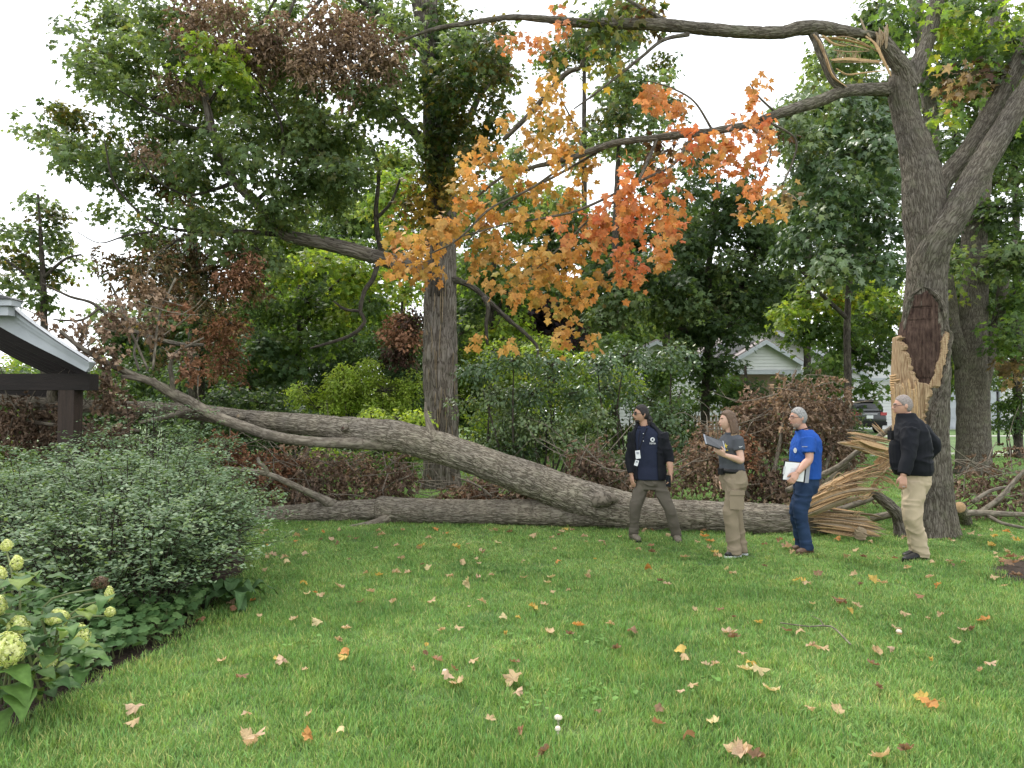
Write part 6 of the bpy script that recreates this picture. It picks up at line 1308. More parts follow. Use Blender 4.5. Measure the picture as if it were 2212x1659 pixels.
M['leaf_broad'] = leaf_mat('leaf_broad', 0.3, 0.62, 0.22, (1.2, 1.2, 0.6), 0.18)
M['stem_dark'] = surf('shrub_stem', (0.04, 0.026, 0.02), (0.025, 0.017, 0.013), 20, 0.8)
M['stem_green'] = surf('green_stem', (0.14, 0.17, 0.06), (0.1, 0.11, 0.05), 20, 0.7)
SHG = 'grey green shrubs in the planting bed'
for (nm, px, d, rx, ry, n, h, lab) in (
        ('leafy_shrub', 360, 7.3, 0.65, 0.75, 190, 1.15, 'grey green shrub nearest the end of the fallen trunk'),
        ('leafy_shrub', 325, 8.6, 0.75, 0.8, 210, 1.5, 'tallest grey green shrub at the back of the bed, under the leaning trunk'),
        ('leafy_shrub', 290, 6.8, 0.85, 0.8, 230, 1.25, 'grey green shrub in the middle of the bed in front of the timber post'),
        ('leafy_shrub', 210, 8.2, 0.9, 0.8, 180, 1.12, 'grey green shrub growing around the foot of the timber post'),
        ('leafy_shrub', 110, 6.7, 0.85, 0.75, 210, 1.08, 'grey green shrub behind the hydrangea'),
        ('leafy_shrub', 0, 7.6, 0.9, 0.9, 170, 1.1, 'grey green shrub at the left edge below the shelter'),
        ('leafy_shrub', 330, 5.75, 0.6, 0.42, 150, 0.85, 'low front grey green shrub spilling above the ground cover'),
        ('leafy_shrub', 210, 5.65, 0.55, 0.42, 140, 0.85, 'low grey green shrub directly behind the withered flower head'),
        ('leafy_shrub', 390, 6.25, 0.48, 0.42, 150, 0.9, 'low grey green shrub arching over the lawn edge'),
        ('leafy_shrub', 420, 6.75, 0.4, 0.4, 130, 0.95, 'small grey green shrub above the broad leaved clump')):
    p = at(px, 900, d)
    stem_shrub(nm, lab, p[0], d, rx, ry, n, h, 0.036, int(px * 3 + d), SHG, edge=0.22 if px == 420 else 0.3)
# geranium ground cover along the bed edge
gc = thing('geranium_ground_cover', (*gp(330, 1400)[:2], 0), 'low lobed leaf ground cover along the edge of the lawn', 'ground cover')
n = 1400
yy = RNG.uniform(4.35, 6.4, n); wv = RNG.uniform(0.02, 1, n) ** 1.0
xx = bed_edge_x(yy) - 0.06 - wv * 0.85
hh = np.clip(0.08 + 0.30 * np.sqrt(wv), 0.08, 0.36) + 0.05 * (vnoise(np.c_[xx * 5, yy * 5, xx * 0], 3) - 0.5) + RNG.uniform(-0.1, 0.02, n)
pos = np.c_[xx, yy, np.maximum(hh, 0.03)]
nr = np.c_[RNG.normal(0.1, 0.3, n), RNG.normal(-0.25, 0.3, n), np.ones(n)]
V, F, C = leaves(T_ROUND, pos, RNG.normal(0, 1, (n, 3)), nr, RNG.uniform(0.045, 0.08, n), pick_col('K', n) * RNG.uniform(0.85, 1.2, (n, 1)))
part('leaves', V, F, M['leaf_shrub'], gc, col=C, kind='stuff')
st = [tube([(p[0] + RNG.normal(0, .04), p[1] + RNG.normal(0, .04), 0), (p[0], p[1], p[2] * 0.7), p], [0.0025, 0.002, 0.0015], 4, 1, cap=False) for p in pos[::3]]
V, F, uv = tubes_join(st); part('stalks', V, F, M['stem_green'], gc, uv=uv, kind='stuff')
# broad leaves of a hosta clump at the corner of the bed
ho_ = thing('hosta_plant', (*gp(505, 1310)[:2], 0), 'small clump of broad green leaves at the corner of the bed', 'plant')
def broad_leaf(base, yaw, L, w, rise, seed, mat, parent, name='leaf', col=(0.08, 0.16, 0.045), nl=13, ruff=0.02, drop=0.9):
    g = np.random.default_rng(seed)
    t = np.linspace(0, 1, nl)
    wid = w * np.sin(math.pi * np.clip(t, 0.0, 1) ** 0.7) ** 0.9
    wid[0] = w * 0.06; wid[-1] = 0.001
    fw_ = np.array([math.cos(yaw), math.sin(yaw), 0]); sd_ = np.array([-math.sin(yaw), math.cos(yaw), 0])
    C = base + fw_ * (L * t)[:, None] + np.array([0, 0, 1.0]) * (rise * np.sin(t * 2.0) - drop * L * t ** 2.4 * 0.55)[:, None]
    rows = []
    for s in (-1, -0.5, 0, 0.5, 1):
        rows.append(C + sd_ * (wid * s)[:, None] + np.array([0, 0, 1.0]) * ((0.22 * abs(s) * wid) + ruff * abs(s) * np.sin(t * 14 + seed))[:, None])
    V = np.stack(rows, 1).reshape(-1, 3)
    F = np.array([(i * 5 + j, i * 5 + j + 1, (i + 1) * 5 + j + 1, (i + 1) * 5 + j) for i in range(nl - 1) for j in range(4)])
    c = np.array(col) * g.uniform(0.8, 1.25)
    cc = np.tile(c, (len(V), 1)) * np.tile(np.array([1, 0.96, 1.12, 0.96, 1])[None, :, None], (nl, 1, 1)).reshape(-1, 1)
    part(name, V, F, mat, parent, col=cc, smooth=True)
hb = gp(505, 1310)
for k in range(11):
    a = 2.4 + k * 0.62
    broad_leaf(hb + np.array([RNG.normal(0, .05), RNG.normal(0, .05), 0.05]), a, RNG.uniform(0.22, 0.34), 0.07, RNG.uniform(0.1, 0.2), k, M['leaf_broad'], ho_, col=(0.07, 0.135, 0.05))
# hydrangea
M['floret'] = leaf_mat('floret', 0.3, 0.6, 0.2, (1.1, 1.1, 0.7), 0.12)
hy = thing('hydrangea_bush', (*gp(60, 1540)[:2], 0), 'hydrangea with lime cream flower heads and broad leaves in the near corner', 'hydrangea')
HB_ = np.array([*gp(40, 1500)[:2], 0.0])
def panicle(px, py, d, r_px, asp, name='flower_head', pal=((0.68, 0.7, 0.3), (0.78, 0.78, 0.42), (0.58, 0.64, 0.22)), label=None, n=330):
    c = at(px, py, d); r = r_px * d / FOC
    u = unit(RNG.normal(size=(n, 3))); rr = r * (RNG.uniform(0.78, 1.06, n) + 0.3 * (vnoise(u * 3.1 + px * 0.37, 4) - 0.5))[:, None]
    taper = np.where(u[:, 2] > 0, 1 - 0.35 * u[:, 2] ** 2, 1)[:, None]
    pos = c + u * rr * np.array([1, 1, asp]) * np.concatenate([taper, taper, np.ones_like(taper)], 1)
    pl = np.array(pal)[RNG.integers(0, len(pal), n)] * RNG.uniform(0.85, 1.2, (n, 1))
    # four small petals each
    t1 = unit(np.cross(u, RNG.normal(size=(n, 3)))); t2 = np.cross(u, t1)
    Pp, Yy, Nn, Cc = [], [], [], []
    for k in range(4):
        dd = t1 * math.cos(k * 1.5708) + t2 * math.sin(k * 1.5708)
        Pp.append(pos); Yy.append(dd + u * 0.15); Nn.append(u + RNG.normal(0, 0.15, (n, 3))); Cc.append(pl)
    V, F, C = leaves(T_OVAL, np.concatenate(Pp), np.concatenate(Yy), np.concatenate(Nn), np.full(4 * n, r * 0.19) * RNG.uniform(0.7, 1.3, 4 * n), np.concatenate(Cc))
    fh = part(name, V, F, M['floret'], hy, col=C, **({'label': label} if label else {}))
    b = c - np.array([0, 0, r * asp * 0.8])
    V, F, uv = tube([HB_ + np.array([(c[0] - HB_[0]) * 0.4 + RNG.normal(0, .05), (c[1] - HB_[1]) * 0.4, 0]), (b + HB_) / 2 + np.array([RNG.normal(0, .05), 0, 0.18]), b, c], [0.008, 0.007, 0.005, 0.003], 8, 0.1)
    part('stem', V, F, M['stem_green'], hy, uv=uv, smooth=True)
    return c
FH = [(20, 1402, 3.75, 30, 1.25), (123, 1334, 4.1, 22, 0.85), (174, 1372, 4.15, 19, 1.3), (105, 1430, 4.0, 17, 0.7), (40, 1350, 3.95, 22, 0.9), (-5, 1310, 3.9, 18, 1.2), (36, 1216, 4.6, 13, 1.3), (14, 1178, 4.7, 12, 1.1), (236, 1282, 4.6, 10, 1.6), (238, 1322, 4.6, 11, 1.0), (0, 1240, 4.5, 14, 1.2)]
for f in FH: panicle(*f)
panicle(217, 1258, 4.62, 17, 0.8, 'dry_flower_head', ((0.13, 0.085, 0.055), (0.1, 0.062, 0.045), (0.17, 0.11, 0.075)), 'withered brown flower head', 220)
for k in range(95):
    px, py = RNG.uniform(-60, 185), RNG.uniform(1240, 1520)
    if px > 120 and py > 1440 and RNG.uniform() < 0.6: continue
    if px > 60 and py < 1300: px -= 80
    d = RNG.uniform(3.75, 4.45)
    b = at(px, py, d)
    if b[2] < 0.06: b[2] = 0.06 + RNG.uniform(0, 0.08)
    cv = [(0.06, 0.12, 0.035), (0.08, 0.15, 0.04), (0.048, 0.1, 0.034), (0.13, 0.185, 0.035)][RNG.integers(0, 4)]
    broad_leaf(b, RNG.uniform(-2.6, 0.9), RNG.uniform(0.11, 0.17), RNG.uniform(0.04, 0.058), RNG.uniform(0.01, 0.05), 40 + k, M['leaf_broad'], hy, col=cv, ruff=0.005, drop=0.55)
for px, py, a, L in ((20, 1480, -0.6, 0.2), (40, 1500, -0.9, 0.2), (5, 1450, -0.3, 0.19), (-10, 1540, -0.8, 0.18), (180, 1450, -1.2, 0.14), (110, 1400, -1.1, 0.13), (150, 1420, -0.5, 0.13), (235, 1290, -1.4, 0.14)):
    broad_leaf(at(px, py, 3.75 if px < 60 else 4.15), a, L, L * 0.36, 0.03, int(px + 900), M['leaf_broad'], hy, col=(0.1, 0.185, 0.042) if px < 60 else (0.07, 0.14, 0.038), ruff=0.006)

# ------------------------------------------------------------------ fallen leaves, twigs and mushrooms on the lawn
COLS = {'t': ((0.54, 0.39, 0.22), 'tan'), 'p': ((0.58, 0.41, 0.27), 'pinkish tan'), 'y': ((0.62, 0.44, 0.12), 'yellow'), 'o': ((0.6, 0.29, 0.09), 'orange'), 'b': ((0.27, 0.165, 0.095), 'brown'), 'r': ((0.36, 0.19, 0.11), 'rusty brown'), 'c': ((0.62, 0.51, 0.27), 'cream yellow')}
LM = {}
for key, (c, nm) in COLS.items():
    for v, (tv, tf) in enumerate(T_DEAD_FINE):
        g = np.random.default_rng(v + ord(key))
        col = np.tile(np.array(c), (len(tv), 1)) * g.uniform(0.8, 1.2, (len(tv), 1))
        W = tv.copy(); W[:, 1] -= 0.4; W[:, 2] -= W[:, 2].min()
        W[:, 2] = W[:, 2] * 0.8 + 0.02
        # stalk
        b0 = W[1]
        S = np.array([b0, b0 + [0.02, 0, 0], b0 + [0.05, -0.35, 0.06], b0 + [0.03, -0.36, 0.06]])
        Vv = np.concatenate([W, S]); Ff = np.concatenate([tf, [[len(W), len(W) + 1, len(W) + 2], [len(W), len(W) + 2, len(W) + 3]]])
        LM[key, v] = raw_mesh('fallen_leaf', Vv, Ff, M['leaf_litter'] if 'leaf_litter' in M else M['leaf_autumn'], col=np.concatenate([col, np.tile(np.array(c) * 0.7, (4, 1))]), smooth=True)
LEAVES = [(990, 1490, 't', 1.3), (967, 1478, 'p', 1), (1108, 1485, 't', 1.3), (289, 1552, 'p', 1.1), (287, 1583, 't', .9), (600, 1435, 'y', 1), (608, 1447, 'p', 1.1), (480, 1440, 't', 1), (523, 1480, 'b', .8), (683, 1357, 'c', 1.1), (655, 1272, 'y', 1), (664, 1292, 'c', 1.1), (733, 1277, 't', 1), (1012, 1270, 'c', 1.2), (1150, 1323, 'y', 1), (1187, 1375, 't', 1.1), (1250, 1363, 'o', 1), (1232, 1381, 'b', .8),
          (1330, 1414, 'b', 1), (1366, 1377, 'b', .9), (1318, 1360, 't', .8), (1468, 1423, 'y', 1.1), (1577, 1377, 'p', 1.2), (1588, 1389, 'b', 1), (1400, 1238, 'o', 1.2), (1270, 1256, 't', 1), (1208, 1222, 'o', .9), (1262, 1166, 'p', 1.1), (985, 1190, 'y', 1.1), (970, 1255, 't', .8), (1190, 1256, 'c', .8), (1610, 1460, 'c', 1), (1640, 1465, 'c', 1.1), (1620, 1450, 'y', .8), (1665, 1507, 'c', 1.2), (1896, 1422, 't', 1.2), (1888, 1448, 'b', .9), (2010, 1540, 'o', 1.15), (1990, 1522, 'y', 1),
          (1807, 1548, 't', 1), (1590, 1640, 't', 1.4), (1605, 1650, 'p', 1.2), (1635, 1655, 'b', 1), (1490, 1615, 'b', 1), (1907, 1655, 't', 1.3), (1955, 1640, 'b', 1), (560, 1618, 'p', 1.3), (530, 1605, 't', 1.1), (662, 1608, 'o', .9), (531, 1562, 'p', .7), (2125, 1350, 'o', 1.1), (2100, 1372, 'b', 1), (2060, 1400, 't', .8), (2193, 1250, 'b', 1), (2175, 1200, 't', 1), (2150, 1165, 'y', 1), (1985, 1300, 'r', .8), (1955, 1340, 't', .9), (1935, 1370, 't', .8), (1730, 1380, 't', 1), (1700, 1375, 'b', .8), (1745, 1272, 't', 1), (1768, 1248, 'b', 1), (1720, 1262, 'y', .9), (1812, 1313, 'b', 1.1),
          (1820, 1310, 'o', .8), (1850, 1318, 't', .9), (1837, 1330, 'y', .9), (1755, 1410, 'p', 1), (1780, 1418, 't', 1.1), (1735, 1265, 'y', 1), (1885, 1260, 'y', 1.1), (1905, 1268, 't', .9), (1640, 1357, 'y', .9), (1555, 1330, 'b', .8), (1500, 1325, 't', .8), (1585, 1248, 't', .8), (1440, 1270, 'p', 1), (1480, 1440, 't', .8), (1545, 1450, 'p', .7), (1750, 1550, 't', .7), (1425, 1550, 'b', .8), (1500, 1500, 't', .9), (1540, 1575, 'c', 1), (1420, 1580, 'r', .9), (1175, 1645, 'b', .8), (1060, 1570, 't', .7), (1125, 1596, 'r', .7), (735, 1600, 'c', .6), (880, 1245, 't', .8), (820, 1250, 'y', .8), (856, 1245, 't', .9), (790, 1247, 't', .8), (865, 1215, 'p', .9), (925, 1235, 'c', 1), (1000, 1225, 't', .8), (1040, 1200, 'p', .9), (825, 1162, 't', 1), (770, 1170, 'b', .8), (715, 1170, 'p', 1), (640, 1165, 't', 1), (565, 1158, 't', .9),
          (940, 1150, 'o', 1), (870, 1150, 't', .8), (1100, 1155, 'b', 1), (1150, 1165, 't', 1), (1075, 1180, 'c', .9), (1300, 1180, 'p', 1.1), (1340, 1165, 't', 1), (1405, 1185, 'r', 1), (1410, 1200, 'b', 1.1), (1380, 1195, 't', .9), (1520, 1165, 'o', 1.2), (1535, 1175, 'o', 1.1), (1530, 1190, 't', .9), (1480, 1210, 't', 1), (1545, 1200, 'y', 1.1), (1550, 1210, 't', 1), (1685, 1175, 'r', 1), (1700, 1190, 'p', 1.3), (1722, 1170, 'o', 1), (1710, 1200, 't', 1), (1810, 1172, 'o', 1.1), (1850, 1195, 't', 1), (1880, 1178, 't', .9), (1895, 1165, 'b', 1), (1830, 1210, 't', .9), (1865, 1210, 'b', .9), (1960, 1235, 't', .8), (2010, 1255, 'p', .8), (2050, 1220, 't', .8), (2100, 1160, 't', 1), (2140, 1185, 'y', 1.2), (2175, 1155, 'o', 1), (2195, 1175, 'y', 1.1), (2080, 1150, 'b', 1),
          (498, 1310, 'p', 1.0), (515, 1290, 'o', .9), (505, 1328, 'r', .9), (432, 1355, 'r', 1), (1040, 1310, 't', .8), (1087, 1345, 'c', .8), (850, 1310, 't', .8), (780, 1310, 'b', .7), (920, 1425, 'b', .9), (945, 1440, 'r', .9), (560, 1340, 't', .7), (620, 1225, 'c', 1), (590, 1205, 'p', 1), (575, 1210, 't', .8), (660, 1205, 'p', .9), (2030, 1340, 't', .8), (1900, 1500, 'b', .7)]
for k in range(125):
    px = RNG.uniform(540, 2212); py = 1150 + (RNG.uniform(0, 1) ** 3.0) * 440
    LEAVES.append((px, py, RNG.choice(list('ttttppbbcyot')), RNG.uniform(0.45, 0.9)))
LEAVES += [(RNG.uniform(2140, 2212), RNG.uniform(1200, 1262), 'b' if RNG.uniform() < 0.7 else 't', RNG.uniform(0.6, 1.0)) for _ in range(14)]
LG = {k: 'fallen leaves, ' + v[1] for k, v in COLS.items()}
MARKS = [(gp(1462, 1168), "shoes of the man in the open jacket"), (gp(1585, 1200), "shoes of the woman"), (gp(1738, 1192), "shoes of the man in blue"), (gp(1975, 1207), "shoes of the man in the black jacket"), (gp(2060, 1165), "foot of the broken tree"),
         (gp(1850, 1160), "splintered end of the fallen trunk"), (gp(830, 1135), "stub under the lower fallen trunk"), (gp(560, 1140), "left visible end of the fallen trunk"), (gp(1200, 1145), "fork of the fallen trunk"), (gp(505, 1310), "broad leaved clump at the bed corner"), (gp(150, 1520), "hydrangea"),
         (gp(1206, 1580), "pair of mushrooms"), (gp(1790, 1370), "fallen twig"), (gp(2180, 1235), "mulch patch"), (gp(1942, 1378), "flat mushroom on the right"), (gp(990, 1480), "mushroom behind the big tan leaf"), (gp(620, 1659), "bottom edge of the photo, left half"), (gp(1650, 1659), "bottom edge of the photo, right half"), (gp(1240, 1505), "main clover patch"), (gp(2212, 1420), "right edge of the photo"), (gp(540, 1215), "lawn edge beside the grey green shrubs"), (gp(1106, 1300), "middle of the lawn")]
ORD = ['nearest', 'second nearest', 'third nearest', 'fourth nearest', 'fifth nearest', 'sixth nearest', 'seventh nearest', 'eighth nearest', 'ninth nearest', 'tenth nearest', 'eleventh nearest', 'twelfth nearest']
lv = []
for (px, py, key, s) in LEAVES:
    p = gp(px, py + 2)
    if in_poly(np.array([p[0]]), np.array([p[1]]), poly)[0]: continue
    lv.append((p, key, s))
lab = {}
for key in COLS:
    ids = [i for i, q in enumerate(lv) if q[1] == key]
    if not ids: continue
    D = np.array([[np.hypot(*(lv[i][0] - m[0])[:2]) for m in MARKS] for i in ids])
    rank = np.argsort(np.argsort(D, axis=0), axis=0)
    for r_, i in enumerate(ids):
        j = int(np.argmin(rank[r_] + 0.01 * D[r_])); k = int(rank[r_, j])
        lab[i] = ('%s %s leaf on the lawn to the %s' % (ORD[k], COLS[key][1], MARKS[j][1])) if k < 12 else 'curled %s maple leaf on the open lawn away from other landmarks' % COLS[key][1]
for i, (p, key, s) in enumerate(lv):
    o = put('fallen_leaf', LM[key, int(RNG.integers(0, 6))], None, (p[0], p[1], 0.042))
    sc = (0.1 if p[1] > 6 else 0.088) * s * RNG.uniform(0.85, 1.15)
    o.scale = (sc, sc, sc)
    o.rotation_euler = (RNG.normal(0, 0.28), RNG.normal(0, 0.28), RNG.uniform(0, 6.28))
    L_ = lab[i].split()
    props(o, lab[i] if len(L_) <= 16 else lab[i].replace(' on the lawn', ''), 'fallen leaf', LG[key])
M['mushroom'] = surf('mushroom', (0.7, 0.62, 0.52), (0.6, 0.5, 0.4), 30, 0.7)
for px, py, r, lab in ((1206, 1570, 0.022, 'larger pale mushroom in the near lawn'), (1205, 1595, 0.015, 'smaller pale mushroom just in front of the larger one'), (961, 1467, 0.016, 'pale mushroom behind the big tan leaf'), (1942, 1378, 0.02, 'flat pale mushroom on the right side of the lawn')):
    p = gp(px, py)
    t = thing('mushroom', (p[0], p[1], 0), lab, 'mushroom', 'mushrooms in the lawn')
    part('stalk', *tube([p, p + [0, 0, 0.04]], [r * 0.3, r * 0.25], 8, 0.02)[:2], M['mushroom'], t, smooth=True)
    part('cap', *tube([p + [0, 0, 0.04], p + [0, 0, 0.045], p + [0, 0, 0.056], p + [0, 0, 0.06]], [r * 0.9, r, r * 0.75, r * 0.2], 16, 0.003)[:2], M['mushroom'], t, smooth=True)
n = 150
cp = np.array([gp(*q) for q in ((1190, 1505), (1260, 1510), (1310, 1500), (1100, 1400), (1280, 1395), (660, 1400), (1530, 1480), (1830, 1640), (1120, 1530))])[RNG.integers(0, 9, n)] + np.c_[RNG.normal(0, 0.09, (n, 2)), RNG.uniform(0.03, 0.055, n)]
V, F, C = leaves(T_ROUND, cp, RNG.normal(0, 1, (n, 3)), np.c_[RNG.normal(0, .25, (n, 2)), np.ones(n)], RNG.uniform(0.018, 0.036, n), np.tile([0.13, 0.25, 0.055], (n, 1)) * RNG.uniform(0.8, 1.2, (n, 1)))
solo('clover', V, F, M['leaf_broad'], (0, 5, 0), col=C, kind='stuff', label='small light green clover leaves among the grass', cat='clover')
tw = thing('fallen_twig', (*gp(1790, 1370)[:2], 0), 'thin bare forked twig lying on the right side of the lawn', 'twig')
V, F, uv = tubes_join([tube([gp(1685, 1360) + [0, 0, .05], gp(1750, 1367) + [0, 0, .045], gp(1795, 1368) + [0, 0, .05], gp(1838, 1402) + [0, 0, .03]], [0.004, 0.005, 0.006, 0.006], 6, 0.1), tube([gp(1780, 1367) + [0, 0, .05], gp(1770, 1355) + [0, 0, .06], gp(1752, 1350) + [0, 0, .07]], [0.004, 0.003, 0.002], 6, 0.1)])
part('twig', V, F, M['bark_branch'], tw, uv=uv, smooth=True)
# ------------------------------------------------------------------ people
def fuse(shapes, voxel=0.008, smooth=3, ratio=1.0):
    """weld closed, overlapping shapes into one continuous skin"""
    Vs, Fs, n = [], [], 0
    for V, F in shapes:
        V = np.asarray(V, float); Vs.append(V)
        for f in F:
            if isinstance(f, np.ndarray) and f.ndim == 2: Fs.extend([tuple(int(i) + n for i in q) for q in f])
            else: Fs.append(tuple(int(i) + n for i in f))
        n += len(V)
    me = bpy.data.meshes.new('tmp'); me.from_pydata([tuple(v) for v in np.concatenate(Vs)], [], Fs); me.update()
    o = bpy.data.objects.new('tmp', me); COL.objects.link(o)
    m = o.modifiers.new('r', 'REMESH'); m.mode = 'VOXEL'; m.voxel_size = voxel; m.adaptivity = 0
    if smooth:
        s = o.modifiers.new('s', 'SMOOTH'); s.factor = 0.5; s.iterations = smooth
    if ratio < 1:
        d = o.modifiers.new('d', 'DECIMATE'); d.ratio = ratio
    ev = o.evaluated_get(bpy.context.evaluated_depsgraph_get())
    em = ev.to_mesh()
    V = np.empty(len(em.vertices) * 3, np.float32); em.vertices.foreach_get('co', V); V = V.reshape(-1, 3).astype(float)
    N = np.empty(len(em.vertices) * 3, np.float32); em.vertices.foreach_get('normal', N); N = N.reshape(-1, 3).astype(float)
    F = [tuple(p.vertices) for p in em.polygons]
    ev.to_mesh_clear(); bpy.data.objects.remove(o); bpy.data.meshes.remove(me)
    return V, F, N
def wrinkle(V, N, amp, freq, seed, zst=1.8):
    q = V * np.array([freq, freq, freq * zst]) + 3 * vnoise(V * 4, seed + 1)[:, None]
    w = 1 - np.abs(2 * vnoise(q, seed) - 1)
    return V + N * (amp * (w ** 2 - 0.4))[:, None]
def sring(c, A, B, a, b, n=26, p=2.35):
    t = np.linspace(0, 2 * math.pi, n, endpoint=False)
    x, y = np.cos(t), np.sin(t)
    return c + (a * np.sign(x) * np.abs(x) ** (2 / p))[:, None] * A + (b * np.sign(y) * np.abs(y) ** (2 / p))[:, None] * B
def loft(rings):
    n = len(rings[0]); V = np.concatenate(rings); k = len(rings)
    F = [(i * n + j, i * n + (j + 1) % n, (i + 1) * n + (j + 1) % n, (i + 1) * n + j) for i in range(k - 1) for j in range(n)]
    F += [tuple(range(n))[::-1], tuple(range((k - 1) * n, k * n))]
    return V, F
def tb(pts, rad, seg=16, step=0.025):
    V, F, _ = tube(pts, rad, seg, step); return V, F
def ball(c, r, n=10):
    r = np.ones(3) * r; V, F = [], []
    for i in range(n + 1):
        for j in range(2 * n):
            a, b = math.pi * i / n, math.pi * j / n
            V.append(c + r * np.array([math.sin(a) * math.cos(b), math.sin(a) * math.sin(b), math.cos(a)]))
    m = 2 * n
    F = [(i * m + j, i * m + (j + 1) % m, (i + 1) * m + (j + 1) % m, (i + 1) * m + j) for i in range(n) for j in range(m)]
    return np.array(V), F
class Head:
    def __init__(s, c, yaw, pitch=0.0, size=0.95, nose=1.0, roll=0.0):
        s.c = np.asarray(c, float); s.k = size; s.nose = nose
        f = np.array([math.cos(yaw) * math.cos(pitch), math.sin(yaw) * math.cos(pitch), math.sin(pitch)])
        l = np.array([-math.sin(yaw), math.cos(yaw), 0]); s.f, s.l, s.u = f, l, np.cross(f, l)
    def surf(s, D):
        D = unit(np.atleast_2d(np.asarray(D, float)))
        x, y, z = D[:, 0], D[:, 1], D[:, 2]
        X, Y, Z = x * 0.098, y * 0.077, z * 0.12
        lo = np.clip(-z, 0, 1); fr = np.clip(x, 0, 1); bk = np.clip(-x, 0, 1)
        Y = Y * (1 - 0.22 * lo ** 1.5) * (1 + 0.06 * np.clip(z, 0, 1))
        X = X + bk * lo * 0.05 - bk * 0.008 * (1 - lo) * -1
        X = X + fr * lo * 0.012
        g = lambda a, b, c, d: np.exp(-((y - a) / b) ** 2 - ((z - c) / d) ** 2) * (x > 0)
        X = X + 0.028 * s.nose * g(0, 0.13, -0.2, 0.13) + 0.014 * s.nose * g(0, 0.1, -0.02, 0.16) + 0.005 * g(0, 0.5, 0.2, 0.08)
        X = X - 0.009 * g(0.36, 0.16, 0.05, 0.1) - 0.009 * g(-0.36, 0.16, 0.05, 0.1)
        X = X + 0.008 * g(0, 0.25, -0.46, 0.06) + 0.008 * g(0, 0.25, -0.58, 0.06) - 0.006 * g(0, 0.3, -0.68, 0.06) + 0.012 * g(0, 0.3, -0.84, 0.12)
        return s.c + s.k * (X[:, None] * s.f + Y[:, None] * s.l + Z[:, None] * s.u)
    def grid(s, nu=48, nv=32):
        a = np.linspace(0.02, math.pi - 0.02, nv)[:, None]; b = np.linspace(-math.pi, math.pi, nu, endpoint=False)[None, :]
        return np.stack([np.sin(a) * np.cos(b), np.sin(a) * np.sin(b), np.cos(a) + 0 * b], -1).reshape(-1, 3), nu, nv
    def mesh(s):
        D, nu, nv = s.grid()
        V = s.surf(D)
        F = [(i * nu + j, i * nu + (j + 1) % nu, (i + 1) * nu + (j + 1) % nu, (i + 1) * nu + j) for i in range(nv - 1) for j in range(nu)]
        F += [tuple(range(nu))[::-1], tuple(range((nv - 1) * nu, nv * nu))]
        out = [(V, F)]
        for sg in (-1, 1):
            e = s.pt(-0.12, sg * 1, -0.02, 0.004)
            E, EF = ball(np.zeros(3), 1, 8)
            E = e + s.k * (E[:, :1] * 0.017 * s.f + E[:, 1:2] * 0.009 * s.l + E[:, 2:] * 0.03 * s.u)
            out.append((E, EF))
        return out
    def pt(s, x, y, z, out=0.0):
        d = unit(np.array([x, y, z], float)); p = s.surf(d)[0]
        w = d[0] * s.f + d[1] * s.l + d[2] * s.u
        return p + w * out
    def patch(s, maskf, th, seed=0, rough=0.006, freq=60, nu=72, nv=44):
        """thin closed-looking shell (hair, beard) where maskf(x,y,z) > 0"""
        D, nu, nv = s.grid(nu, nv)
        m = maskf(D[:, 0], D[:, 1], D[:, 2]) + 0.16 * (fbm(D * 7, seed + 7, 2) - 0.5)
        W = D[:, :1] * s.f + D[:, 1:2] * s.l + D[:, 2:] * s.u
        P = s.surf(D)
        t = th * sstep(0, 0.16, m) * (1 + 0.35 * (vnoise(P * np.array([freq, freq, freq * 0.35]), seed) - 0.5)) + rough * (vnoise(P * freq * 2.2, seed + 2) - 0.5) - 0.005 * (1 - sstep(-0.05, 0.06, m))
        V = P + W * t[:, None]
        F = []
        for i in range(nv - 1):
            for j in range(nu):
                q = (i * nu + j, i * nu + (j + 1) % nu, (i + 1) * nu + (j + 1) % nu, (i + 1) * nu + j)
                if max(m[k] for k in q) > -0.04: F.append(q)
        used = sorted({k for f in F for k in f}); mp = {k: i for i, k in enumerate(used)}
        return V[used], [tuple(mp[k] for k in f) for f in F]
def hand(w, d, n, side, curl=0.5, size=1.0, spread=1.0, thumb=0.6):
    """wrist w, pointing d, palm facing n; side=+1/-1: which edge carries the thumb"""
    d = unit(d); n = unit(n - d * np.dot(n, d)); s = np.cross(d, n) * side
    out = []
    k = size
    rings = [sring(w + d * (t * k), s, n, a * k, b * k, 14, 2.6) for t, a, b in ((-0.02, 0.026, 0.02), (0.01, 0.03, 0.018), (0.04, 0.039, 0.016), (0.075, 0.04, 0.014), (0.092, 0.036, 0.011))]
    out.append(loft(rings))
    for o_, L, r in ((0.029, 0.072, 0.0092), (0.0095, 0.082, 0.0095), (-0.01, 0.076, 0.0092), (-0.029, 0.06, 0.0082)):
        p = w + d * 0.083 * k + s * o_ * k
        dirv = unit(d + s * o_ * 3 * spread); pts = [p - d * 0.02 * k, p]; a = 0.0
        for q, f in enumerate((0.45, 0.32, 0.25)):
            a += curl * (0.7, 1.0, 0.8)[q]
            v = dirv * math.cos(a) + n * math.sin(a)
            pts.append(pts[-1] + v * L * f * k)
        out.append(tb(pts, [r * k, r * k, r * 0.97 * k, r * 0.9 * k, r * 0.72 * k], 10, 0.012))
    p = w + d * 0.02 * k + s * 0.026 * k
    v1 = unit(d * 0.75 + s * 0.7 + n * 0.25); v2 = unit(d * 0.9 + s * 0.25 * (1 - thumb) + n * thumb)
    out.append(tb([p - v1 * 0.01 * k, p + v1 * 0.035 * k, p + v1 * 0.035 * k + v2 * 0.03 * k, p + v1 * 0.035 * k + v2 * 0.055 * k], [0.014 * k, 0.0115 * k, 0.0105 * k, 0.008 * k], 10, 0.012))
    return out
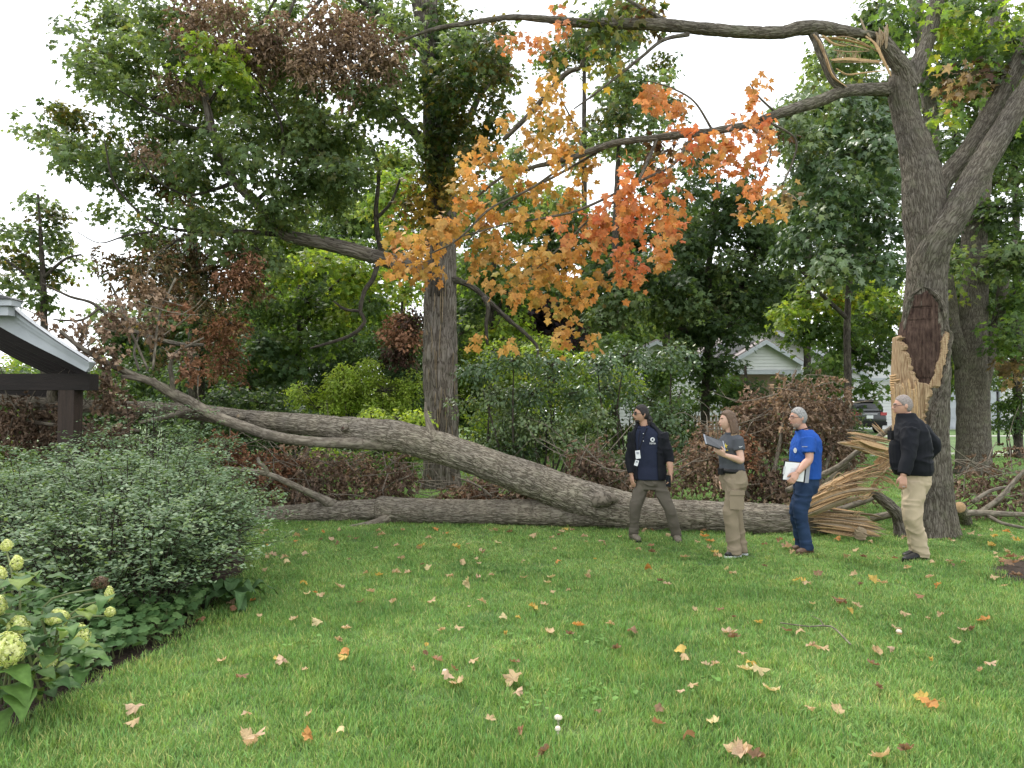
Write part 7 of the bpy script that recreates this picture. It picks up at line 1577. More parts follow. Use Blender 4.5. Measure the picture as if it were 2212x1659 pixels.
def shoe(ankle, toe, w, hgt, root, mat, sole_mat, name='shoe', L=None):
    """heel under the ankle, pointing at toe (both on the ground)"""
    a = np.array([ankle[0], ankle[1], 0.0]); t = np.array([toe[0], toe[1], 0.0])
    f = unit(t - a); s = np.array([-f[1], f[0], 0]); L = L or np.linalg.norm(t - a) + 0.07
    h0 = a - f * 0.075; up = np.array([0, 0, 1.0])
    prof = [(0.0, 0.55, 0.6), (0.05, 0.8, 0.95), (0.2, 0.9, 1.1), (0.35, 0.88, 1.15), (0.5, 0.92, 0.85), (0.68, 1.0, 0.66), (0.85, 0.92, 0.52), (0.96, 0.66, 0.42), (1.0, 0.3, 0.25)]
    rings = [sring(h0 + f * (q * L) + up * (0.02 + hgt * z / 2), s, up, w * b, hgt * z / 2, 18, 2.6) for q, b, z in prof]
    V, F, N = fuse([loft(rings)], 0.007, 3)
    o = part(name, V, F, mat, root, smooth=True)
    rings = [sring(h0 + f * (q * L) + up * 0.014, s, up, w * b * 1.08 + 0.003, 0.014, 18, 4) for q, b, z in prof]
    V, F = loft(rings); part('sole', V, F, sole_mat, o)
def limbpts(J, seq): return [J[k] for k in seq]
def text_part(s, size, center, xdir, ydir, mat, root, name, proud=0.001):
    cu = bpy.data.curves.new('txt', 'FONT'); cu.body = s; cu.size = 1; cu.align_x = 'CENTER'; cu.align_y = 'CENTER'; cu.extrude = 0.02
    o = bpy.data.objects.new('txt', cu); COL.objects.link(o)
    em = bpy.data.meshes.new_from_object(o.evaluated_get(bpy.context.evaluated_depsgraph_get()))
    V = np.array([v.co[:] for v in em.vertices]); F = [tuple(p.vertices) for p in em.polygons]
    bpy.data.objects.remove(o); bpy.data.meshes.remove(em)
    xd, yd = unit(xdir), unit(ydir); zd = np.cross(xd, yd)
    part(name, center + size * (V[:, :1] * xd + V[:, 1:2] * yd + V[:, 2:] * zd) + zd * proud, F, mat, root)
def cloth_mat(name, c, scale=420, rough=0.85, var=0.1, bump=0.08):
    return surf(name, tuple(min(1, x * (1 + var)) for x in c), tuple(x * (1 - var) for x in c), 7, rough, bump, scale, 0.15)
M['skin_a'] = surf('skin_olive', (0.45, 0.265, 0.18), (0.40, 0.225, 0.15), 18, 0.5, 0.1, 90, 0.35)
M['skin_b'] = surf('skin_fair', (0.6, 0.385, 0.295), (0.54, 0.325, 0.24), 18, 0.5, 0.1, 90, 0.35)
M['skin_c'] = surf('skin_ruddy', (0.56, 0.32, 0.235), (0.5, 0.275, 0.2), 18, 0.5, 0.1, 90, 0.35)
M['hair_dark'] = surf('hair_dark', (0.022, 0.016, 0.014), (0.01, 0.008, 0.007), 60, 0.5, 0.6, 120, 0.4)
M['hair_brown'] = surf('hair_brown', (0.17, 0.105, 0.065), (0.1, 0.06, 0.038), 40, 0.5, 0.6, 110, 0.4, stretch=(3, 3, 0.5))
M['hair_blond'] = surf('hair_blond', (0.42, 0.29, 0.17), (0.26, 0.165, 0.09), 40, 0.5, 0.6, 110, 0.4, stretch=(3, 3, 0.5))
M['hair_grey'] = surf('hair_grey', (0.42, 0.41, 0.4), (0.2, 0.195, 0.19), 70, 0.6, 0.7, 130, 0.3)
M['hair_stubble'] = surf('hair_grey_cropped', (0.36, 0.32, 0.3), (0.22, 0.18, 0.165), 90, 0.75, 0.6, 160, 0.2)
M['skin_stubble'] = surf('stubbled_skin', (0.5, 0.33, 0.26), (0.42, 0.28, 0.225), 120, 0.7, 0.2, 160, 0.2)
M['lip'] = surf('lip', (0.42, 0.19, 0.15), (0.37, 0.16, 0.13), 20, 0.5)
M['eye'] = surf('eye', (0.05, 0.04, 0.035), (0.03, 0.025, 0.02), 20, 0.2, spec=0.6)
M['navy'] = cloth_mat('navy_polo', (0.022, 0.027, 0.05))
M['black_cloth'] = cloth_mat('black_fabric', (0.011, 0.012, 0.016), 420, 0.75)
M['taupe'] = cloth_mat('taupe_trousers', (0.115, 0.1, 0.08))
M['charcoal'] = cloth_mat('charcoal_polo', (0.075, 0.08, 0.09))
M['khaki_dark'] = cloth_mat('khaki_cargo', (0.255, 0.205, 0.145))
M['khaki'] = cloth_mat('pale_khaki', (0.45, 0.365, 0.255))
M['royal'] = cloth_mat('royal_blue_shirt', (0.022, 0.085, 0.36))
M['denim'] = surf('denim', (0.03, 0.055, 0.115), (0.016, 0.03, 0.066), 5, 0.85, 0.08, 420, 0.15)
M['black_leather'] = surf('black_leather', (0.015, 0.015, 0.016), (0.01, 0.01, 0.011), 20, 0.45, 0.2, 60)
M['brown_leather'] = surf('brown_leather', (0.14, 0.085, 0.055), (0.09, 0.052, 0.034), 20, 0.6, 0.3, 60)
M['grey_shoe'] = surf('grey_mesh_shoe', (0.2, 0.17, 0.13), (0.12, 0.1, 0.08), 40, 0.8, 0.4, 90)
M['white_plain'] = surf('white_card', (0.8, 0.8, 0.8), (0.72, 0.73, 0.75), 5, 0.6)
M['emblem_yellow'] = surf('emblem_yellow', (0.62, 0.5, 0.08), (0.5, 0.38, 0.05), 20, 0.7)
M['paper_grey'] = surf('print_grey', (0.35, 0.36, 0.4), (0.3, 0.31, 0.35), 9, 0.8)
M['screen'] = surf('tablet_screen', (0.02, 0.024, 0.03), (0.012, 0.015, 0.02), 3, 0.12, spec=0.7)
M['lens'] = surf('dark_lens', (0.01, 0.01, 0.012), (0.008, 0.008, 0.009), 3, 0.08, spec=0.7)
M['steel'] = surf('steel', (0.5, 0.5, 0.52), (0.4, 0.4, 0.42), 9, 0.3, metal=0.9)

def face(h, root, lid=False, brow='hair_dark', eyes=True):
    for sg in (-1, 1):
        if eyes:
            p = h.pt(0.87, sg * 0.36, 0.05, -0.004); V, F = ball(np.zeros(3), 1, 8)
            part('eye', p + h.k * (V[:, :1] * 0.006 * h.f + V[:, 1:2] * 0.012 * h.l + V[:, 2:] * 0.0065 * h.u), F, M['eye'], root, smooth=True)
        pts = [h.pt(0.9, sg * 0.18, 0.19, 0.002), h.pt(0.85, sg * 0.36, 0.235, 0.002), h.pt(0.75, sg * 0.55, 0.19, 0.001)]
        part('eyebrow', *tb(pts, [0.004, 0.0045, 0.003], 8, 0.01), M[brow], root, smooth=True)
    pts = [h.pt(0.8, 0.24, -0.52, 0.0), h.pt(0.86, 0.0, -0.5, 0.002), h.pt(0.8, -0.24, -0.52, 0.0)]
    part('lips', *tb(pts, [0.003, 0.0065, 0.003], 8, 0.01), M['lip'], root, smooth=True)
def glasses(h, root, dark):
    g = None
    Vs = []
    for sg in (-1, 1):
        c = h.pt(0.87, sg * 0.37, 0.04, 0.016)
        n_ = unit(h.f + h.l * sg * 0.22); a = unit(np.cross(h.u, n_)); b = np.cross(n_, a)
        t = np.linspace(0, 2 * math.pi, 20, endpoint=False)
        ringp = c + h.k * (np.cos(t)[:, None] * a * 0.026 + (np.sin(t) * (1 - 0.15 * np.cos(t)))[:, None] * b * 0.019)
        fr = tube(np.concatenate([ringp, ringp[:1]]), [0.0022 if not dark else 0.003] * 21, 6, 0.02)
        Vs.append((fr[0], [tuple(q) for f in fr[1] for q in f]))
        if dark: Vs.append(prism(ringp, n_ * 0.002))
        ear = h.pt(-0.05, sg * 1, 0.1, 0.006)
        tp = tube([c + a * (0.026 if np.dot(a, h.l * sg) > 0 else -0.026) * h.k, (c + ear) / 2 + h.l * sg * 0.012, ear], [0.0022] * 3, 6, 0.03)
        Vs.append((tp[0], [tuple(q) for f in tp[1] for q in f]))
    V, F = merge(*Vs)
    part('sunglasses' if dark else 'glasses', V, F, M['lens'], root)
def hairline(side=-0.12, front=0.55, back=-0.6):
    def f(x, y, z): return z - np.interp(x, [-1, -0.35, 0.0, 0.22, 0.5, 0.8, 1], [back, back + 0.08, side, side + 0.1, front - 0.18, front, front + 0.06])
    return f
def person(name, label, d, foot, spec):
    """spec holds joints in frame pixels with depth offsets"""
    J = {k: at(v[0], v[1], d + v[2]) for k, v in spec['J'].items()}
    t = thing(name, (*at(foot[0], foot[1], d)[:2], 0), label, 'person')
    ph = R(spec['yaw']); Fv = np.array([math.cos(ph), math.sin(ph), 0]); Lv = np.array([-math.sin(ph), math.cos(ph), 0])
    T = spec['torso']
    h = Head(J['head'], R(spec['head_yaw']), R(spec.get('head_pitch', 0)), spec.get('head_k', 0.95), spec.get('nose', 1.0))
    shp = []
    shp += h.mesh()
    def trings(g, rows=None, ext=0.0): return [sring(at(r[0], r[1], d + (r[4] if len(r) > 4 else 0)), Lv, Fv, r[2] + g, r[3] + g) for r in (rows or T)]
    shp.append(loft(trings(-0.018)))
    shp.append(tb([J['neck'] - np.array([0, 0, 0.05]), J['neck'], h.c + h.u * -0.07 * h.k - h.f * 0.02], [0.06, 0.052, 0.05], 18, 0.02))
    for s in 'lr':
        ak = spec.get('arm_k', 1.0)
        shp.append(tb([J[s + 'sh'], (J[s + 'sh'] + J[s + 'el']) / 2, J[s + 'el'], (J[s + 'el'] * 0.65 + J[s + 'wr'] * 0.35), J[s + 'wr']], [0.052 * ak, 0.047 * ak, 0.04 * ak, 0.042 * ak, 0.027 * ak], 16))
        shp += hand(J[s + 'wr'], J[s + 'hd'] - J[s + 'wr'], spec[s + 'palm'] if not isinstance(spec[s + 'palm'], tuple) else np.array(spec[s + 'palm'], float), spec.get(s + 'thumb', 1), spec.get(s + 'curl', 0.45), spec.get('hand_k', 1.0))
        shp.append(tb([J[s + 'hip'], J[s + 'kn'], J[s + 'an'], J[s + 'an'] * np.array([1, 1, 0]) + [0, 0, 0.04]], [0.07, 0.05, 0.036, 0.036], 16))
    V, F, N = fuse(shp, 0.0058, 2, 0.5)
    part('body', V, F, M[spec['skin']], t, smooth=True)
    # trousers
    tw_ = spec['trouser']  # thigh, knee, calf, hem radii
    hips = [T[0], T[1]]
    sh = [loft([sring(at(r[0], r[1], d), Lv, Fv, r[2], r[3]) for r in spec['pelvis']])]
    for s in 'lr':
        an = J[s + 'an']; kn = J[s + 'kn']; hp = J[s + 'hip']
        hem = an.copy(); hem[2] = spec.get('hem_z', 0.045)
        sh.append(tb([hp + np.array([0, 0, 0.03]), hp * 0.55 + kn * 0.45, kn, kn * 0.5 + an * 0.5, an, hem + (hem - an) * 0.0], [tw_[0], tw_[0] * 0.95, tw_[1], tw_[2], tw_[3], tw_[3] * 1.04], 22, 0.03))
    V, F, N = fuse(sh, 0.0085, 3)
    V = wrinkle(V, N, 0.014, 3.6, 5 + int(d * 100), 2.6); V = wrinkle(V, N, 0.006, 8, 8, 2.0)
    part('trousers', V, F, M[spec['trouser_mat']], t, smooth=True)
    for s in 'lr':
        shoe(J[s + 'an'], J[s + 'to'], spec.get('shoe_w', 0.046), spec.get('shoe_h', 0.09), t, M[spec['shoe_mat']], M[spec['sole_mat']])
    return t, J, h, Fv, Lv, trings
def top(t, name, mat, shapes, voxel=0.0085, amp=0.007, seed=3, smooth=3, fr=9):
    V, F, N = fuse(shapes, voxel, smooth)
    V = wrinkle(V, N, amp * 1.3, fr * 0.5, seed, 1.5); V = wrinkle(V, N, amp * 0.5, fr * 1.1, seed + 4, 1.3)
    return part(name, V, F, M[mat], t, smooth=True)
def on_chest(trings_rows, d, Lv, Fv, row, ang, out=0.012):
    r = row; c = at(r[0], r[1], d)
    return c + Lv * ((r[2] + out) * math.sin(ang)) + Fv * ((r[3] + out) * math.cos(ang))

# --- man with dark hair, open black jacket
dF = 9.25
T1 = [(1404, 1044, .16, .115), (1403, 1012, .15, .108), (1401, 978, .165, .118), (1400, 950, .18, .122), (1399, 936, .175, .112), (1397, 927, .13, .09), (1394, 921, .075, .066)]
S1 = dict(yaw=-112, head_yaw=188, head_pitch=2, head_k=0.96, nose=1.1, skin='skin_a', torso=T1,
          J=dict(head=(1386, 895, 0), neck=(1392, 924, 0), lsh=(1430, 938, -.08), lel=(1446, 990, -.1), lwr=(1449, 1024, -.16), lhd=(1450, 1048, -.2), rsh=(1370, 938, .08), rel=(1361, 990, .08), rwr=(1364, 1026, .02), rhd=(1367, 1050, -.04),
                 lhip=(1420, 1042, -.04), lkn=(1446, 1098, -.1), lan=(1461, 1154, -.05), lto=(1467, 1165, -.22), rhip=(1389, 1042, .04), rkn=(1372, 1098, -.02), ran=(1368, 1152, .05), rto=(1381, 1165, -.12)),
          lpalm=(-0.8, 0.3, 0), rpalm=(0.8, 0.3, 0), lthumb=1, rthumb=-1, lcurl=0.75, rcurl=0.35,
          pelvis=[(1404, 1056, .13, .1), (1404, 1042, .162, .12), (1403, 1018, .155, .114), (1403, 1006, .15, .11)], trouser=(.088, .068, .062, .058), trouser_mat='taupe', shoe_mat='grey_shoe', sole_mat='black_leather', hem_z=0.07)
pm, J, h, Fv, Lv, tr_ = person('person', 'man in open black jacket and navy polo with sunglasses, legs apart', dF, (1412, 1166), S1)
shp = [loft(tr_(0.002, T1[1:]))]
top(pm, 'polo_shirt', 'navy', [loft(tr_(0.008, [(1404, 1036, .172, .132), (1403, 1022, .168, .128), (1403, 1008, .158, .118)] + T1[2:]))], amp=0.005)
def open_shell(rows, gap, g0, g1, d, Lv, Fv, n=30):
    rings = []
    for i, r in enumerate(rows):
        c = at(r[0], r[1], d); gp_ = gap[i]
        a = np.linspace(gp_, 2 * math.pi - gp_, n)
        def arc(g): return c + Lv * ((r[2] + g) * np.sin(a))[:, None] + Fv * ((r[3] + g) * np.cos(a))[:, None]
        rings.append(np.concatenate([arc(g1), arc(g0)[::-1]]))
    return loft(rings)
JR = [(1404, 1036, .175, .13), (1403, 1012, .17, .125), (1401, 978, .17, .122), (1400, 950, .182, .124), (1399, 936, .176, .113), (1397, 927, .132, .092), (1394, 919, .082, .074), (1393, 913, .076, .07)]
jk = open_shell(JR, [.7, .72, .75, .78, .8, .85, .9, 1.0], 0.012, 0.034, dF, Lv, Fv)
sl = []
for s in 'lr':
    e = J[s + 'el']; w = J[s + 'wr']
    end = e * 0.72 + w * 0.28 if s == 'l' else e * 0.1 + w * 0.9
    sl.append(tb([J[s + 'sh'] + np.array([0, 0, 0.015]), (J[s + 'sh'] + e) / 2, e, end], [.072, .066, .057, .05], 18, 0.03))
jo = top(pm, 'jacket', 'black_cloth', [jk] + sl, amp=0.009, seed=12)
def hair_cap(h, root, mat, th, hl, name='hair', seed=1): return part(name, *h.patch(hl, th, seed), M[mat], root, smooth=True)
hr = hair_cap(h, pm, 'hair_dark', 0.012, hairline(-0.2, 0.55, -0.62))
bun = h.pt(-0.8, 0, -0.45, 0.035)
V, F = ball(bun, np.array([0.05, 0.045, 0.06]), 14); V = V + unit(V - bun) * (0.022 * (vnoise(V * 55, 3) - 0.4))[:, None]; part('hair_bun', V, F, M['hair_dark'], hr, smooth=True)
V, F = ball(bun + np.array([0.012, -0.01, -0.05]), np.array([0.035, 0.035, 0.045]), 12); V = V + (V - V.mean(0)) * (0.7 * (vnoise(V * 60, 5) - 0.4))[:, None]; part('hair_curl', V, F, M['hair_dark'], hr, smooth=True)
part('beard', *h.patch(lambda x, y, z: np.minimum(np.minimum(-0.62 - z, 0.62 - np.abs(y)), x - 0.28), 0.012, 4), M['hair_dark'], pm, smooth=True)
part('moustache', *tb([h.pt(.84, .3, -.48, .002), h.pt(.88, 0, -.4, .004), h.pt(.84, -.3, -.48, .002)], [.003, .005, .003], 8, 0.01), M['hair_dark'], pm, smooth=True)
face(h, pm, eyes=False); glasses(h, pm, True)
ch = on_chest(None, dF, Lv, Fv, T1[3], 0.42, 0.016); nrm = unit(Fv * math.cos(.42) + Lv * math.sin(.42)); xd = unit(np.cross([0, 0, 1.0], nrm))
tt = np.linspace(0, 2 * math.pi, 20, endpoint=False)
em = part('chest_emblem', *prism(ch + np.array([0, 0, 0.008]) + xd * (0.027 * np.cos(tt))[:, None] + np.array([0, 0, 1.0]) * (0.027 * np.sin(tt))[:, None], nrm * 0.006), M['white_plain'], pm)
part('emblem_bird', *prism(ch + nrm * 0.0063 + np.array([0, 0, 0.008]) + np.array([xd * a + np.array([0, 0, 1.0]) * b for a, b in ((-.012, .004), (-.002, .014), (.012, .014), (.006, .002), (.014, -.012), (0, -.008), (-.01, -.014))]), nrm * 0.003), M['navy'], em)
text_part('FEMA', 0.032, ch + np.array([0, 0, -0.04]) + nrm * 0.004, xd, (0, 0, 1), M['white_plain'], pm, 'chest_lettering')
col_ = [part('shirt_collar', *prism([J['neck'] + Fv * 0.075 + Lv * s * 0.01 + [0, 0, .0], J['neck'] + Fv * 0.07 + Lv * s * 0.07 + [0, 0, -.005], J['neck'] + Fv * 0.03 + Lv * s * 0.078 + [0, 0, .03], J['neck'] + Fv * 0.06 + Lv * s * 0.04 + [0, 0, .03]], Fv * 0.01), M['navy'], pm) for s in (-1, 1)]
for k, zz in enumerate((-0.02, -0.06, -0.1)):
    part('button', *ball(at(1395, 936 + k * 8, dF) + Fv * 0.142 + Lv * 0.0, 0.006, 6), M['white_plain'], pm)
# lanyard with cards
p1, p2 = at(1388, 926, dF - .09), at(1380, 976, dF - .17)
ln = thing('badge_lanyard', at(1380, 985, dF - .17), 'white badge cards hanging on a black lanyard from the bearded man', 'badge')
part('strap', *tb([at(1398, 924, dF - .1), at(1390, 945, dF - .15), p2], [.005, .005, .005], 6), M['black_cloth'], ln)
part('strap', *tb([at(1384, 925, dF - .03), at(1380, 945, dF - .14), p2 + [0.003, 0, 0]], [.005, .005, .005], 6), M['black_cloth'], ln)
for px, py, w, hh_, rz in ((1378, 982, .058, .1, .1), (1375, 1000, .045, .07, -.3)):
    c = at(px, py, dF - .19 + (py - 982) * 0.0005); ax = np.array([math.cos(rz), 0.0, math.sin(rz)]); az = np.array([-math.sin(rz), 0, math.cos(rz)])
    cd = part('badge_card', *prism([c + ax * (w / 2) * i + az * (hh_ / 2) * j for i, j in ((-1, -1), (1, -1), (1, 1), (-1, 1))], (0, 0.004, 0)), M['white_plain'], ln)
    part('card_print', *prism([c + [0, -.003, 0] + ax * (w / 2) * i + az * (hh_ / 2) * j for i, j in ((-.6, .1), (.5, .1), (.5, .7), (-.6, .7))], (0, 0.002, 0)), M['paper_grey'], cd)
hd = J['lwr'] + unit(J['lhd'] - J['lwr']) * 0.085
ph_ = thing('mobile_phone', hd, 'black mobile phone held low by the man in the open jacket', 'phone')
part('case', *box(hd[0] - 0.035, hd[1] - 0.01, hd[2], 0.014, 0.075, 0.14, 0.5), M['black_leather'], ph_)
part('glass_face', *box(hd[0] - 0.043, hd[1] - 0.015, hd[2], 0.003, 0.066, 0.13, 0.5), M['screen'], ph_)

# --- woman with tablet
dW = 8.26
T2 = [(1584, 1036, .165, .118), (1581, 1016, .142, .105), (1580, 1000, .132, .098), (1579, 980, .142, .112), (1577, 966, .152, .124), (1579, 953, .158, .104), (1581, 945, .145, .085), (1580, 938, .07, .06)]
S2 = dict(yaw=-160, head_yaw=-174, head_pitch=3, head_k=0.88, nose=0.72, skin='skin_b', torso=T2, arm_k=0.86, hand_k=0.9,
          J=dict(head=(1572, 909, 0), neck=(1579, 938, 0), lsh=(1593, 951, -.14), lel=(1601, 995, -.2), lwr=(1564, 983, -.3), lhd=(1551, 974, -.32), rsh=(1573, 951, .13), rel=(1568, 1004, .16), rwr=(1562, 1036, .1), rhd=(1560, 1056, .06),
                 lhip=(1586, 1042, -.07), lkn=(1578, 1104, -.08), lan=(1586, 1184, -.06), lto=(1566, 1199, -.1), rhip=(1586, 1042, .07), rkn=(1588, 1106, .06), ran=(1600, 1182, .08), rto=(1580, 1192, .06)),
          lpalm=(-0.35, 0.55, 0.7), rpalm=(0.2, -0.9, 0), lthumb=-1, rthumb=1, lcurl=0.35, rcurl=0.4,
          pelvis=[(1585, 1060, .13, .1), (1585, 1042, .172, .128), (1583, 1024, .158, .118), (1581, 1012, .145, .108)], trouser=(.092, .076, .07, .073), trouser_mat='khaki_dark', shoe_mat='black_leather', sole_mat='white_plain', shoe_w=0.042, hem_z=0.04)
pw, J, h, Fv, Lv, tr_ = person('person', 'woman with long brown hair in a charcoal polo shirt holding a tablet', dW, (1588, 1200), S2)
sl = [tb([J[s + 'sh'] + np.array([0, 0, 0.012]), J[s + 'sh'] * 0.72 + J[s + 'el'] * 0.28, J[s + 'sh'] * 0.48 + J[s + 'el'] * 0.52], [.062, .064, .062], 18, 0.03) for s in 'lr']
top(pw, 'polo_shirt', 'charcoal', [loft(tr_(0.01, [(1582, 1020, .148, .11)] + T2[1:]))] + sl, amp=0.006, seed=21)
V, F = loft([sring(at(1581, y, dW), Lv, Fv, .158, .121) for y in (1021, 1012)]); part('belt', V, F, M['black_leather'], pw, smooth=True)
part('belt_pouch', *box(*(at(1557, 1018, dW) + np.array([0, -0.02, 0])), 0.05, 0.07, 0.07, 0.3), M['black_leather'], pw)
for s in 'l':
    c = J['lhip'] * 0.5 + J['lkn'] * 0.5 + np.array([0.0, -0.1, -0.02])
    part('cargo_pocket', *box(c[0] + .02, c[1] + 0.005, c[2] - 0.02, 0.15, 0.03, 0.17, -0.1), M['khaki_dark'], pw)
    part('pocket_flap', *box(c[0] + .02, c[1] - 0.006, c[2] + 0.075, 0.16, 0.03, 0.05, -0.1), M['khaki_dark'], pw)
hr = hair_cap(h, pw, 'hair_brown', 0.017, hairline(-0.35, 0.6, -1.0))
# long hair: layered locks falling to the shoulder
lk = []
for k in range(34):
    a = -2.5 + k * (5.0 / 33)            # angle round the back of the head
    b = h.pt(-math.cos(a * 0.62) * 1.0 + 0.1, math.sin(a * 0.62), 0.15 + RNG.uniform(-.1, .1), 0.008)
    m_ = b + h.l * math.sin(a * 0.62) * 0.014 + np.array([0.004, 0, -0.11]) - h.f * 0.012
    e = m_ + np.array([RNG.normal(0, .006), RNG.normal(0, .006), -0.135 + RNG.uniform(-.04, .03)]) + h.f * RNG.uniform(-.02, .02)
    lk.append((b, m_, e))
V, F, _ = tubes_join([tube([a, b, b * 0.6 + c * 0.4], [.012, .016, .015], 8, 0.03) for a, b, c in lk]); part('hair_locks', V, F, M['hair_brown'], hr, smooth=True)
V, F, _ = tubes_join([tube([b * 0.75 + c * 0.25, b * 0.5 + c * 0.5, c], [.0145, .0145, .004], 8, 0.03) for a, b, c in lk]); part('hair_ends', V, F, M['hair_blond'], hr, smooth=True, label='sun-bleached blond hair ends')
face(h, pw, brow='hair_brown')
c = at(1600, 965, dW - .262); n_ = np.array([0.05, -1, 0.1])
sw = [(-.02, .004), (-.012, -.006), (0.0, -.006), (.024, .008), (.002, -.001), (-.01, .0)]
part('sleeve_mark', *prism([c + np.array([a, 0, b]) * 1.0 for a, b in sw], (0, 0.012, 0)), M['white_plain'], pw)
c = on_chest(None, dW, Lv, Fv, T2[4], 0.55, 0.024); nrm = unit(Fv * math.cos(.55) + Lv * math.sin(.55)); xd = unit(np.cross([0, 0, 1.0], nrm))
def star(c, r, xd, k=5): return [c + xd * (r * (1 if i % 2 == 0 else .42) * math.sin(i * math.pi / k)) + np.array([0, 0, 1.0]) * (r * (1 if i % 2 == 0 else .42) * math.cos(i * math.pi / k)) for i in range(2 * k)]
part('chest_emblem', *prism(star(c + [0, 0, .02], .03, xd), nrm * 0.006), M['emblem_yellow'], pw)
part('emblem_line', *prism([c + xd * a + np.array([0, 0, b]) for a, b in ((-.03, -.022), (.03, -.022), (.03, -.03), (-.03, -.03))], nrm * 0.006), M['emblem_yellow'], pw)
part('shirt_collar', *loft([sring(J['neck'] + np.array([0, 0, z]), Lv, Fv, a, b, 20) for z, a, b in ((-.01, .075, .066), (.02, .066, .062), (.021, .06, .056), (-.008, .068, .06))]), M['charcoal'], pw, smooth=True)
A, B, C_, D_ = at(1520, 938, dW - .38), at(1562, 953, dW - .22), at(1567, 974, dW - .3), at(1525, 959, dW - .46)
nt_ = unit(np.cross(B - A, D_ - A))
if nt_[1] > 0: nt_ = -nt_
tb_ = thing('tablet', (A + B + C_ + D_) / 4, 'dark tablet held up in the hand of the woman', 'tablet')
part('case', *prism([A, B, C_, D_], -nt_ * 0.012), M['black_leather'], tb_)
ct_ = (A + B + C_ + D_) / 4
part('screen', *prism([ct_ + (p - ct_) * 0.88 for p in (A, B, C_, D_)], nt_ * 0.002), M['screen'], tb_)
part('edge_band', *prism([A + (B - A) * -.02, A + (B - A) * .045, D_ + (C_ - D_) * .045, D_ + (C_ - D_) * -.02], nt_ * 0.004), M['paper_grey'], tb_)
part('edge_band', *prism([A + (B - A) * .955, A + (B - A) * 1.01, D_ + (C_ - D_) * 1.01, D_ + (C_ - D_) * .955], nt_ * 0.004), M['paper_grey'], tb_)

# --- man in the blue shirt with clipboard
dB = 8.45
T3 = [(1741, 1046, .16, .122), (1741, 1028, .165, .138), (1739, 1002, .172, .158), (1740, 972, .18, .152), (1742, 952, .18, .13), (1741, 939, .15, .095), (1737, 929, .08, .072)]
S3 = dict(yaw=180, head_yaw=184, head_pitch=1, head_k=0.95, nose=1.05, skin='skin_c', torso=T3, arm_k=1.05,
          J=dict(head=(1725, 903, 0), neck=(1735, 928, 0), lsh=(1747, 948, -.19), lel=(1748, 992, -.25), lwr=(1722, 1022, -.33), lhd=(1712, 1038, -.36), rsh=(1740, 948, .19), rel=(1740, 994, .24), rwr=(1724, 1028, .16), rhd=(1716, 1048, .12),
                 lhip=(1740, 1050, -.08), lkn=(1728, 1106, -.09), lan=(1743, 1178, -.08), lto=(1720, 1191, -.12), rhip=(1739, 1050, .08), rkn=(1720, 1106, .06), ran=(1730, 1172, .12), rto=(1710, 1178, .1)),
          lpalm=(0.1, 0.95, 0.1), rpalm=(0.2, -0.9, 0), lthumb=-1, rthumb=1, lcurl=0.55, rcurl=0.4,
          pelvis=[(1740, 1066, .13, .1), (1741, 1046, .168, .132), (1741, 1028, .166, .138), (1741, 1020, .162, .138)], trouser=(.096, .074, .064, .062), trouser_mat='denim', shoe_mat='brown_leather', sole_mat='brown_leather', hem_z=0.05)
pb, J, h, Fv, Lv, tr_ = person('person', 'grey haired man in royal blue shirt and jeans with a clipboard', dB, (1738, 1192), S3)
sl = [tb([J[s + 'sh'] + np.array([0, 0, 0.012]), J[s + 'sh'] * 0.6 + J[s + 'el'] * 0.4, J[s + 'sh'] * 0.3 + J[s + 'el'] * 0.7], [.074, .074, .07], 18, 0.03) for s in 'lr']
top(pb, 't_shirt', 'royal', [loft(tr_(0.012, [(1741, 1034, .165, .14)] + T3[1:]))] + sl, amp=0.008, seed=31)
hair_cap(h, pb, 'hair_grey', 0.011, hairline(-0.15, 0.5, -0.62))
part('stubble', *h.patch(lambda x, y, z: np.minimum(np.minimum(-0.5 - z, 0.9 - np.abs(y)), x + 0.1), 0.0025, 9, 0.0005), M['skin_stubble'], pb, smooth=True)
face(h, pb, brow='hair_grey'); glasses(h, pb, False)
part('neck_cord', *tube(np.array([J['neck'] + Lv * .078 * math.sin(a) + Fv * (.08 * math.cos(a) + .0) + np.array([0, 0, .012 - .02 * math.cos(a)]) for a in np.linspace(0, 2 * math.pi, 20)]), [.006] * 20, 8, .05)[:2], M['black_cloth'], pb, smooth=True)
c = at(1740, 965, dB - .285)
text_part('UNDER SHIELD', 0.012, c, (1, 0, 0.0), (0, 0, 1), M['paper_grey'], pb, 'sleeve_lettering') if False else part('sleeve_mark', *box(c[0] - 0.005, c[1] + 0.01, c[2], 0.06, 0.006, 0.007), M['paper_grey'], pb)
c = on_chest(None, dB, Lv, Fv, T3[3], 0.5, 0.022); nrm = unit(Fv * math.cos(.5) + Lv * math.sin(.5)); xd = unit(np.cross([0, 0, 1.0], nrm))
part('chest_emblem', *prism([c + xd * (.022 * math.cos(q)) + np.array([0, 0, 1.0]) * (.03 * math.sin(q)) for q in np.linspace(0, 6.28, 14, endpoint=False)], nrm * 0.006), M['white_plain'], pb)
A, B, C_, D_ = at(1695, 995, dB - .31), at(1751, 1000, dB - .24), at(1746, 1044, dB - .26), at(1689, 1037, dB - .33)
nc = unit(np.cross(B - A, D_ - A)); nc = nc if nc[1] < 0 else -nc
cbd = thing('clipboard', (A + B + C_ + D_) / 4, 'clipboard with white printed sheets held at the hip of the man in blue', 'clipboard')
part('board', *prism([A, B, C_, D_], -nc * 0.012), M['black_leather'], cbd)
ctr = (A + B + C_ + D_) / 4
